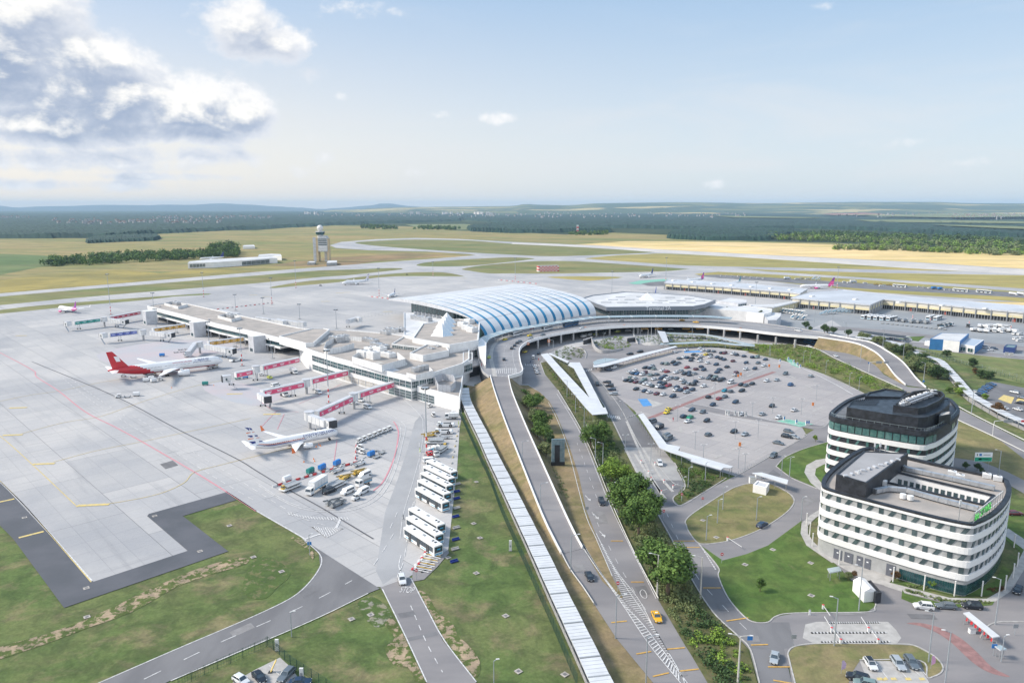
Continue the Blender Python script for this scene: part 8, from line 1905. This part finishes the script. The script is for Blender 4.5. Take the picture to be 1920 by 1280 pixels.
# road signs
def sign(x,y,h,w_,hh_,m,label,rz=0,two=False,mark=None):
 r=empty('road_sign',G(x,y));q=MB();[q.cyl((k,0,0),(k,0,h+hh_),.06,None,6,GALV)for k in((-w_*.35,w_*.35)if two else(0,))];q.build('post',parent=r);q=MB()
 if w_==hh_ and not two:q.cyl((0,-.05,h+w_/2),(0,-.1,h+w_/2),w_/2,None,14,m)
 else:q.box(0,-.08,h,w_,.06,hh_,m)
 o=q.build('panel',parent=r)
 if mark:q=MB();[q.box(a_,-.13,h+b_3,c_2,.03,d_2,m_2)for a_,b_3,c_2,d_2,m_2 in mark];q.build('marking',parent=o)
 r.rotation_euler.z=rz;auto(r,label,'sign','road signs',x)
NOE=[(0,.36,.62,.16,SIGNW)]
for x,y,lb in[(1158,1110,'no-entry sign at the tip of the traffic island'),(1353,1055,'no-entry sign at the corner of the mown lawn'),(1244,972,'no-entry sign beside the junction with the loop road'),(1278,940,'no-entry sign at the tip of the shrub triangle'),(1317,948,'no-entry sign at the edge of the brown oval lawn'),(781,1086,'no-entry sign beside the white waiting car')]:sign(x,y,2.2,.9,.9,SRD,lb,mark=NOE)
for x,y,lb in[(1862,1228,'blue arrow sign at the small glass shelter'),(1629,687,'blue direction sign on the curved gantry'),(1731,722,'blue sign on the post below the exit ramp'),(1902,1190,'grey-blue board on a pole at the lower right'),(1487,1210,'blue-grey sign beside the lower lawn'),(1100,965,'blue-grey sign on the traffic island'),(1405,1213,'blue sign at the end of the scrub strip'),(581,1032,'blue sign at the bend of the perimeter road')]:sign(x,y,1.8,1.2,1.0,SB if 'blue ' in lb[:5]else SGR,lb)
sign(1841,880,3.2,6.6,3.6,SIGNW,'white and green direction board with an aeroplane symbol on the dry verge',two=True,mark=[(0,.1,6.4,1.6,mat('sign_green_field',(.02,.35,.22),.5)),(-1.2,2.2,.9,.9,SB),(1.2,2.5,2.6,.25,SGR),(-2.4,2.3,.3,.7,BK),(-1.2,.7,1.2,.6,SB),(1.2,.8,2.2,.25,SIGNW)])
for x,y,w_ in[(1643,683,1),(1655,684,1)]:pass
def gantry(x,y,h,L,lb,boards):
 r=tag(empty('sign_gantry',G(x,y)),lb,'sign');q=MB();P=smooth([Vector((0,0,0)),Vector((0,0,h*.8)),Vector((L*.12,0,h)),Vector((L,0,h+.1))],5);[q.beam(P[i],P[i+1],.2,LWH)for i in range(len(P)-1)];q.build('arm',parent=r)
 for(t,w,hb,m)in boards:q=MB();q.box(L*t,-.2,h-hb*.6,w,.12,hb,m);q.build('board',parent=r)
gantry(1629,697,6,10,'curved white arm with two sign boards over the lane',[(.55,3.4,1.5,SGR),(1.,2.8,1.4,SGR)]);gantry(1861,818,7,13,'curved white arm with grey and red boards over the far ramp road',[(.45,4,1.2,SGR),(1.,3.2,1.,SRD)])
# parking barriers and ticket columns
def barrier(x,y,ang,L,lb):
 r=empty('parking_barrier',G(x,y));q=MB();q.box(0,0,0,.45,.4,1.1,SW_);q.box(0,0,1.1,.5,.45,.08,SRD);q.build('housing',parent=r);q=MB()
 for k in range(6):t0,t1=k/6*L,(k+1)/6*L;q.beam((t0,0,.95),(t1,0,.95),.1,LWH,.12)
 q.build('boom',parent=r);r.rotation_euler.z=ang;auto(r,lb,'barrier','parking barriers',x)
for x,y,x2,y2 in[(1543,1141,1556,1160),(1559,1184,1545,1162),(1628,1184,1614,1163),(1576,1206,1562,1188),(1646,1206,1634,1188)]:barrier(x,y,HD((x,y),(x2,y2)),(G(x,y)-G(x2,y2)).length,'white parking barrier boom across the toll lanes at the lower right')
barrier(1364,1013,HD((1364,1013),(1388,1029)),6.5,'white parking barrier at the loop road exit')
for x,y in[(1221,900),(1228,872),(1245,905),(1262,915),(1240,925),(1216,888),(1202,868)]:barrier(x,y,HD((x,y),(x+8,y-3)),3.,'white boom at the car park exit lanes')
for x,y in[(1470,789),(1493,795),(1512,797),(1516,797),(1478,676),(1488,681),(1495,686),(1500,690),(1462,680),(1362,778),(1366,779),(1378,779),(1386,780),(1398,781)]:q=MB();q.box(0,0,0,.9,.5,2.3,SW_);q.box(0,-.27,1.,.6,.04,1.,SB if x>1450 else SGR);q.box(0,0,2.3,1.,.6,.1,SGR);auto(q.build('charging_column',loc=G(x,y)),'white ticket or charging column in the car park','column','columns in the car park',x)
for x,y in[(1461,763.5),(1389,706+56),(1385,769),(1368,733)]:pass
for x,y in[(1389,705),(1532-8,762),(1387,838),(1461,690),(1442,689),(1254+130,708)]:q=MB();q.cyl((0,0,0),(0,0,.5),.5,.4,8,CONC);q.box(0,0,.5,1.,.2,1.6,SOR);auto(q.build('marker_column',loc=G(x,y)),'orange row marker in the car park','marker','orange markers in the car park',x)
for x,y in[(1548,1023),(1563,1040),(1573,1058),(1539,1005)]+[(1674,1090),(1732,1106),(1789,1117),(1840,1117),(1884,1106),(1899,1083),(1907,1062),(1901,1026),(1518,1004),(1523,1024),(1512,985)]:q=MB();q.cyl((0,0,0),(0,0,4.),.16,None,8,LWH);q.cyl((0,0,4.),(0,0,4.15),.2,None,8,LWH);auto(q.build('light_column',loc=G(x,y)),'slim white light column around the white-banded block','lamp','light columns around the office block',x)
for x,y,m in[(1577,1262,(.55,.42,.60)),(1745,1253,(.65,.35,.55))]:r=tag(empty('flag',G(x,y)),('lilac feather flag left of the parking bays' if x<1600 else 'pink feather flag right of the parking bays'),'flag');q=MB();q.cyl((0,0,0),(0,0,3.),.04,None,6,GALV);q.build('pole',parent=r);q=MB();q.add([(0,0,.8),(.9,.1,1.2),(1.,.12,2.2),(.5,.05,3.),(0,0,3.),(0,.03,.8),(.9,.13,1.2),(1.,.15,2.2),(.5,.08,3.),(0,.03,3.)],[(0,1,2,3,4),(9,8,7,6,5),(0,5,6,1),(1,6,7,2),(2,7,8,3)],mat('flag_cloth_'+str(x),m,.8));q.build('cloth',parent=r)
for x,y,m in[(957,1032,LWH),(520,1219,LWH),(566,1274,LWH),(868+15,0,None)]:
 if m:q=MB();q.box(0,0,0,.9,.5,.15,CONC);q.box(0,0,.15,.8,.4,3. if x==957 else 2.6,m);q.box(0,-.21,1.2,.5,.02,.6,SGR);tag(q.build('cabinet',loc=G(x,y)),{957:'white tall cabinet alone on the grass left of the walkway',520:'white tall cabinet at the fence corner',566:'white cabinet beside the cars in the small yard'}[x],'cabinet')
q=MB();q.beam((0,0,0),(1.2,.6,2.6),.5,YEL,.16);q.box(0,0,0,.8,.8,.2,SDK);tag(q.build('ramp_board',loc=G(507,1260)),'yellow and black board leaning in the small yard','board')
# culvert portals and curved retaining walls under the forecourt
for lb,pts,h in[('long curved pale retaining wall of the underpass',[(1108,640),(1112,650),(1118,658),(1130,662),(1152,659),(1168,655)],3.6),('short slanting wall right of the underpass',[(1188,634),(1191,640),(1196,645)],3.5),('low curved wall round the small shrub island',[(1079,651),(1092,655),(1099,663),(1098,672)],1.)]:
 P=smooth(GG(pts),6);q=MB()
 for i in range(len(P)-1):k=1-.75*i/len(P);q.beam(P[i]+Vector((0,0,h*k/2)),P[i+1]+Vector((0,0,h*k/2)),.4,CONC,h*k)
 tag(q.build('retaining_wall'),lb,'wall')
q=MB();a,c=G(1094,646,0),G(1110,641,0);q.beam(a+Vector((0,0,1.6)),c+Vector((0,0,1.6)),.5,DARK,3.2);q.beam(a+Vector((0,0,3.4)),c+Vector((0,0,3.4)),.8,CONC,.7);tag(q.build('underpass_portal'),'dark mouth of the underpass below the lower road','portal');q=MB();a,c=G(1176,642,0),G(1190,640,0);q.beam(a+Vector((0,0,1.5)),c+Vector((0,0,1.5)),.5,DARK,3.);q.beam(a+Vector((0,0,3.3)),c+Vector((0,0,3.3)),.8,CONC,.6);tag(q.build('underpass_portal'),'small dark underpass mouth left of the flagpoles','portal')  # dark slabs painted as the shade inside the two openings
# sign boxes on the deck edge
for x,y in[(1029,641),(1097,616.5),(1170,612),(1266,612),(1312,613),(1388,618),(990,646)]:q=MB();q.box(0,0,0,1.7,.25,1.7,RUST);q.box(0,-.14,.45,.8,.04,.8,SIGNW);auto(q.build('bus_stop_sign',loc=G(x,y,5.6)-Vector((0,.9,0))),'orange sign box on the edge of the elevated road','sign','orange signs along the elevated road',x)
for x in range(1210,1395,26):
 if x in(1262,1288+24):continue
 q=MB();q.box(0,0,0,5.5,.2,.9,ORB);q.box(0,-.12,.25,4,.04,.3,BK);auto(q.build('lane_sign',loc=G(x,618.5+max(0,(x-1330))*.09,3.6)+Vector((0,3,0))),'orange-yellow sign in the shade under the elevated road','sign','signs under the elevated road',x)
 # people in the open, tiny in the photo
SK_=mat('skin',(.55,.36,.27),.6);PCL=[mat('cloth_'+n,c,.9)for n,c in(('navy',(.03,.05,.12)),('grey',(.2,.2,.22)),('white',(.6,.6,.6)),('red',(.4,.05,.06)),('hivis',(.55,.75,.05)))]
def person(x,y,cloth,label,z=0,walk=.25,rz=0):
 r=MB();
 # one continuous body: lofted torso with legs, arms and head grown from it
 sk=bpy.data.meshes.new('person');vs=[(0,0,.95),(0,0,1.2),(0,0,1.42),(0,0,1.52),(0,0,1.64),(0,0,1.76),(.0,.10,.92),(walk*.5,.11,.5),(walk,.11,.06),(walk+.14,.11,.03),(0,-.10,.92),(-walk*.3,-.11,.5),(-walk,-.11,.06),(-walk+.14,-.11,.03),(0,.2,1.40),(-.05,.27,1.12),(.08,.28,.88),(0,-.2,1.40),(.05,-.27,1.12),(.12,-.28,.88)]
 es=[(0,1),(1,2),(2,3),(3,4),(4,5),(0,6),(6,7),(7,8),(8,9),(0,10),(10,11),(11,12),(12,13),(2,14),(14,15),(15,16),(2,17),(17,18),(18,19)];rad=[.15,.15,.16,.06,.10,.07,.09,.065,.045,.04,.09,.065,.045,.04,.06,.045,.04,.06,.045,.04]
 sk.from_pydata(vs,es,[]);o=bpy.data.objects.new('person',sk);COL.objects.link(o);md=o.modifiers.new('skin','SKIN');
 for i,k in enumerate(rad):sk.skin_vertices[0].data[i].radius=(k,k)
 sk.skin_vertices[0].data[0].use_root=True;sk.materials.append(PCL[cloth]);o.location=G(x,y,z);o.rotation_euler.z=rz
 h=MB();h.box(0,0,1.78,.2,.17,.07,SDK);h.build('hair',parent=o);auto(o,label,'person','people',x)
for i,(x,y,c,z)in enumerate([(903,686,3,7),(905,680,1,7),(910,690,2,7),(912,683,0,7),(900,678,0,7)]):person(x,y,c,'tiny person walking by the terminal door at the ramp head',z,.25,i)
for i,(x,y,c)in enumerate([(988,683,0),(992,683,1),(995,681,0),(1009,681,2),(1010,676,3),(1236,660,0),(1239,658,2),(1262,789,3),(1112,695,1),(1118,693,0),(1125,690,2)]):person(x,y,c,'tiny person in dark clothes on the pavements round the car park',0,.25,i)
person(787.5,847,4,'person in a bright yellow vest walking beside the mast');person(860,796,4,'person in a yellow vest beside the parked trucks');person(756,974,1,'person in dark clothes beside the second bus')
for i in range(20):t=i/19;x,y=1140+118*t,684-31*t;q=MB();[q.box(.55*k,0,.1,.5,.45,.85,SDK if(i+k)%3 else SRD)for k in range(3)];auto(q.build('trolley_stack',loc=G(x,y+1)),'stack of luggage trolleys under the long thin canopy','trolley','luggage trolleys under the canopy',x)
# ---------------- trees and shrubs ----------------
def leafm(n,a,c):return mat(n,a,.85,ns=.9,na=.2,col2=c,lo=.3,hi=.7,spec=.25)
LF=[leafm('leaf_mid',(.13,.215,.05),(.055,.105,.027)),leafm('leaf_bright',(.23,.34,.055),(.095,.17,.03)),leafm('leaf_dark',(.075,.125,.045),(.032,.065,.025)),leafm('leaf_olive',(.20,.235,.105),(.10,.135,.055)),leafm('leaf_rust',(.16,.09,.04),(.08,.05,.025))]
BARK=mat('bark',(.12,.09,.065),.95)
rt=random.Random(21)
def clump(q,c,r,n,s,m,flat=1.):
 for _ in range(n):
  d=Vector((rt.gauss(0,1),rt.gauss(0,1),rt.gauss(0,1))).normalized();k=rt.random()**.4;p=c+Vector((d.x*r*k,d.y*r*k,d.z*r*k*flat))
  if p.z<.05:p.z=.05+rt.random()*.2
  a=Vector((rt.gauss(0,1),rt.gauss(0,1),rt.gauss(0,1)*.6)).normalized();b_=(a.cross(d)if abs(a.dot(d))<.95 else a.cross(Vector((0,0,1)))).normalized();z=s*(.6+.8*rt.random())
  q.add([p-a*z,p-b_*z*.6,p+a*z,p+b_*z*.7],[(0,1,2,3)],m)
CR={}
def crown(kind,v):
 if(kind,v)in CR:return CR[(kind,v)]
 q=MB();t=MB();H_=1.
 if kind=='round':
  t.cyl((0,0,-.0),(0,0,3.2),.34,.24,8,BARK)
  for i in range(16):
   a=rt.random()*2*PI;e=rt.uniform(-.1,1.3);R_=rt.uniform(2.2,4.0);c=Vector((math.cos(a)*math.cos(e)*R_,math.sin(a)*math.cos(e)*R_,5.+math.sin(e)*R_*1.05));clump(q,c,rt.uniform(1.2,2.),190,.27,None,.85);t.beam((0,0,3.),c,.15,BARK)
  clump(q,Vector((0,0,5.2)),2.8,500,.3,None)
 elif kind=='column':
  t.cyl((0,0,0),(0,0,6.),.25,.08,8,BARK)
  for i in range(12):z=1.6+i*.75;w=1.9*math.sin(PI*(i+1.6)/14)**.8;a=i*2.4;clump(q,Vector((math.cos(a)*w*.45,math.sin(a)*w*.45,z)),w*.8,110,.24,None)
 else:
  for i in range(7):a=rt.random()*2*PI;d=rt.random()*.9;clump(q,Vector((math.cos(a)*d,math.sin(a)*d,rt.uniform(.4,.8))),rt.uniform(.4,.75),42,.16,None,.8)
  t.cyl((0,0,0),(0,0,.6),.06,.03,5,BARK)
 CR[(kind,v)]=(t.build('trunk').data,q.build('crown').data)
 for n in('trunk','crown'):
  for o in[o for o in COL.objects if o.name.split('.')[0]==n and o.parent is None and o.data in CR[(kind,v)]]:bpy.data.objects.remove(o)
 for i,me in enumerate(CR[(kind,v)]):me.materials.clear();me.materials.append(BARK if i==0 else LF[0])
 return CR[(kind,v)]
def tree(kind,x,y,hpx,m,label,name='tree',wide=1.,group='trees and shrubs on the landside',cat='tree',z=0,stem=True):
 """hpx: crown height in metres"""
 if name=='bushy_tree':hpx*=1.45;z=-hpx*.22;wide*=1.15
 t,c=crown(kind,rt.randrange(3));s=hpx/{'round':9.3,'column':10.6,'shrub':1.3}[kind];s*=rt.uniform(.9,1.13);wide*=rt.uniform(.9,1.12);r=empty(name,G(x,y,z),rt.random()*6)
 for nm,me in(('trunk',t),('crown',c)):
  o=bpy.data.objects.new(nm,me);COL.objects.link(o);o.parent=r;o.scale=(s*wide,s*wide,s)
  if nm=='crown':o.material_slots[0].link='OBJECT';o.material_slots[0].material=LF[m]
 auto(r,label,cat,group,x);return r
R_='big round green tree in the strip between the two roads'
for x,y,h,m,w in[(1252,1116,13,0,1.1),(1225,1080,11.5,0,1.),(1268,1090,9,0,1.),(1197,1004,12.5,0,1.05),(1172,965,11.5,0,1.05),(1210,985,11,0,1.),(1190,940,9,0,1.)]:tree('round',x,y,h,m,R_,wide=w)
for x,y,h,m,w in[(1147,910,10,1,1.15),(1168,912,8,1,1.)]:tree('round',x,y,h,m,'bright yellow-green tree between the darker ones',wide=w)
for x,y,h,m,w in[(1107,842,9.5,0,1.),(1128,838,10,0,1.),(1118,828,9,3,1.)]:tree('round',x,y,h,m,'dark green tree at the foot of the V-shaped canopy',wide=w)
for x,y,h,m in[(985,768,6,3),(998,772,7.5,0),(1008,765,7,0),(1003,800,8,3),(1014,808,8.5,0),(1008,825,7.5,0),(1022,828,7,0),(1024,860,6,3),(990,760,5.5,0),(1031,838,6,2)]:tree('round',x,y,h,m,'bushy tree on the bank between the ramp and the exit road')
tree('shrub',921,722,3.2,0,'round dark bush at the top of the dry bank','bush',1.6,cat='bush');tree('shrub',898,725,2.4,0,'round dark bush at the top of the dry bank','bush',1.5,cat='bush');tree('shrub',982,738,2.6,0,'bush at the road fork below the deck','bush',1.3,cat='bush')
for x,y,h,m in[(1345,594,8,2),(1363,596,11.5,2),(1378,598,9.5,2),(1395,602,6.5,0),(1409,603,9.5,2),(1425,606,12.5,2)]:tree('column',x,y,h,m,'dark conical tree behind the elevated road at the terminal annex',wide=1.5)
for x,y,h,m in[(1447,612,4,2),(1478,618,2.6,1),(1511,618,6.5,2),(1519,622,4,2),(1546,624,6.5,2),(1562,627,6.5,2),(1590,632,5.5,2),(1551,626,5,2)]:tree('round',x,y,h,m,'rounded tree behind the right end of the elevated road')
for x,y,h,m in[(1618,641,4.5,3),(1640,648,4.5,3),(1652,652,5,3),(1675,664,5,3),(1688,670,5.5,2),(1702,672,6,3),(1712,685,6,2),(1720,694,6,3),(1735,705,6.5,2),(1745,712,6,3),(1758,716,6,2),(1728,684,5.5,2),(1715,700,4.5,3),(1666,658,4,3)]:tree('round',x,y,h,m,'dense grey-green bush between the exit ramp and the covered walkway','bushy_tree',1.15)
for x,y,h,m in[(1800,745,3.5,1),(1780,740,3,0),(1822,693,5,2),(1838,712,4,2),(1848,713,3.6,2),(1856,714,3.4,2),(1828,704,3,4),(1868,782,4.6,4),(1846,752,2.4,1),(1775,672,4,2),(1795,735,3.4,3)]:tree('round',x,y,h,m,'small tree or bush along the covered walkway at the right','bushy_tree')
for x,y,h,m,lb in[(1529,828,3.,1,'tiny tree on the lawn behind the path'),(1425,1108,3.4,0,'lone sapling on the mown lawn'),(1679,1087,2.6,4,'rust-green bush at the corner of the glass front'),(1601,1083,2.,4,'dark red bush beside the storage tent'),(1590,1088,2.4,3,'pale green bush beside the storage tent'),(1747,1103,2.4,1,'small tree in the bed below the glass front'),(1810,880,2.6,2,'sapling beside the back road'),(1832,882,2.6,2,'sapling beside the back road'),(1839,888,2.6,2,'sapling beside the back road'),(1552,650,2.2,2,'bush at the mouth of the deck above the bus')]:tree('round',x,y,h,m,lb,'young_tree')
def scatter(name,poly,n,label,cat,mats,smin,smax,leaf=.18,cnt=34,flat=.8,z=0):
 """a tract of scrub nobody could count: leaf clumps spread over the ground"""
 q=MB();x0=min(p[0]for p in poly);x1=max(p[0]for p in poly);y0=min(p[1]for p in poly);y1=max(p[1]for p in poly);k=0;it=0
 P=[G(*p)for p in poly];X0=min(p.x for p in P);X1=max(p.x for p in P);Y0=min(p.y for p in P);Y1=max(p.y for p in P);PW=[(p.x,p.y)for p in P]
 while k<n and it<n*60:
  it+=1;x,y=rt.uniform(X0,X1),rt.uniform(Y0,Y1)
  if not inside(x,y,PW):continue
  k+=1;s=rt.uniform(smin,smax)*(1.+.6*noise.noise((x*.08,y*.08,0)));m=mats[int((noise.noise((x*.05,y*.05,5))+1)*.5*len(mats)*.999+rt.random()*.8)%len(mats)]
  clump(q,Vector((x,y,s*.45+z)),s,cnt,leaf*(.7+.5*s),LF[m],flat)
 return tag(q.build(name),label,cat,kind='stuff')
S1=[(1110,830),(1135,800),(1160,850),(1200,930),(1232,985),(1262,1045),(1297,1110),(1337,1165),(1385,1215),(1403,1260),(1405,1290),(1350,1290),(1296,1212),(1240,1122),(1160,962),(1125,880)]
scatter('scrub',S1,900,'mixed grey-green scrub between the exit road and the car park road','scrub',[0,3,3,2,1],.5,1.6,cnt=40)
scatter('scrub',[(1022,685),(1032,680),(1062,730),(1095,775),(1112,790),(1108,830),(1085,785),(1052,730)],130,'leafy scrub strip left of the V-shaped canopy','scrub',[0,3,1],.4,1.1)
scatter('scrub',[(1075,700),(1085,700),(1120,760),(1100,742)],40,'scrub inside the V of the white canopy','scrub',[3,0],.4,.8)
scatter('scrub',[(1400,652),(1418,646),(1487,648),(1530,657),(1563,675),(1627,704),(1688,732),(1650,734),(1600,720),(1560,702),(1500,683),(1462,670),(1420,661),(1380,656)],520,'thick green scrub on the long bank above the car park','scrub',[0,3,1,0],.8,2.0)
scatter('scrub',[(1262,640),(1320,650),(1400,652),(1420,660),(1330,648),(1265,648)],70,'low scrub behind the top rows of the car park','scrub',[3,0,1],.4,.9)
scatter('scrub',[(1112,641),(1165,630),(1184,648),(1170,655),(1150,656),(1125,652)],130,'leafy mound left of the underpass walls','scrub',[0,3,1],.6,1.4)
scatter('scrub',[(1190,632),(1238,628),(1240,645),(1200,645)],60,'leafy patch round the flagpole plinth','scrub',[3,0],.5,1.);scatter('scrub',[(1252,626),(1330,628),(1390,643),(1330,639),(1254,640)],130,'leafy slope between the zigzag canopies','scrub',[0,3,1],.6,1.3)
scatter('scrub',[(1035,665),(1060,650),(1078,650),(1096,657),(1094,672),(1070,674),(1040,672)],90,'leafy round island beside the lower road','scrub',[0,3],.6,1.3)
scatter('scrub',[(1268,868),(1300,882),(1358,896),(1320,918),(1278,943),(1266,932),(1287,912)],110,'dark scrub in the triangle at the car park corner','scrub',[3,2,0],.6,1.5)
scatter('scrub',[(1030,880),(1045,882),(1068,930),(1062,940),(1040,910)],70,'low yellow-green plants below the advertising tower','scrub',[1,3,3],.25,.5,.14,20)
scatter('hedge',[(1695,1107),(1705,1106),(1780,1126),(1862,1126),(1858,1131),(1780,1132)],90,'low hedge in the bed beside the parked row','hedge',[1,3,0],.4,.6,.14)
for p,s in[(((1850,1105),(1880,1100),(1884,1106),(1866,1111)),4),(((1700,1096),(1740,1100),(1742,1104),(1702,1101)),3)]:scatter('flower_bed',list(p),24,'rust-red flower bed at the round glass corner' if s==4 else 'low planting at the glass front','plants',[4 if s==4 else 3],.3,.55,.13)
def wood(label,poly,n,h,mats,s=(5.,8.),leaf=1.5,cnt=46):
 q=MB();P=[G(*p)for p in poly];PW=[(p.x,p.y)for p in P];X0=min(p[0]for p in PW);X1=max(p[0]for p in PW);Y0=min(p[1]for p in PW);Y1=max(p[1]for p in PW);k=0;it=0
 while k<n and it<n*80:
  it+=1;x,y=rt.uniform(X0,X1),rt.uniform(Y0,Y1)
  if not inside(x,y,PW):continue
  k+=1;r_=rt.uniform(*s);hh_=h*rt.uniform(.7,1.15);m=LF[mats[int(rt.random()*len(mats))]]
  clump(q,Vector((x,y,hh_-r_*.8)),r_,cnt,leaf,m,.95);clump(q,Vector((x,y,hh_*.35)),r_*.9,cnt//3,leaf,m,.8)
 return tag(q.build('forest'),label,'forest',kind='stuff')
wood('long dark copse reaching right towards the low airfield building',[(78,499),(100,490),(150,487),(235,480),(330,478),(385,475),(398,468),(447,472),(449,482),(380,485),(300,490),(200,495),(110,500)],430,13,[0,2,0,0],(5,8))
wood('tall clump at the right end of the long copse',[(392,482),(398,474),(440,470),(450,478),(445,484)],60,24,[0,2],(6,9))
wood('sunlit tree line bordering the golden field, back row',[(1430,447),(1500,446),(1600,448),(1750,455),(1900,460),(2000,466),(2000,474),(1900,470),(1800,465),(1700,459),(1560,453),(1440,450)],420,14,[3,1,0,3],(7,11),2.2)  # paler leaf colours stand in for the sunlight on this row
wood('loose sunlit tree belt standing inside the golden field',[(1558,466),(1600,464),(1680,464),(1760,468),(1850,470),(1950,474),(1950,480),(1850,478),(1760,474),(1680,470),(1560,468.5)],200,12,[3,3,1],(6,9),1.9)  # sunlight on this belt also comes from its paler leaf colours
wood('dark wood belt behind the sunlit tree line',[(1440,441),(1560,438),(1700,444),(1850,450),(2000,458),(2000,462),(1850,455),(1700,450),(1560,445),(1440,446)],300,15,[2,0],(9,13),2.8,40)
wood('dark copse between runway and plantation',[(668,428),(690,422),(720,424),(750,429),(730,430.5),(690,429.5)],60,13,[2,0],(7,10),2.4)
wood('dark hedge of trees across the far meadow',[(758,430),(800,425),(860,428),(862,431),(800,431)],70,12,[2,0],(7,10),2.4)
wood('small wood round the banded far tower',[(1062,441),(1080,436),(1110,437),(1145,434),(1140,440),(1100,441)],80,11,[2,0],(6,9),2.)
bpy.context.view_layer.update()
finish_labels()
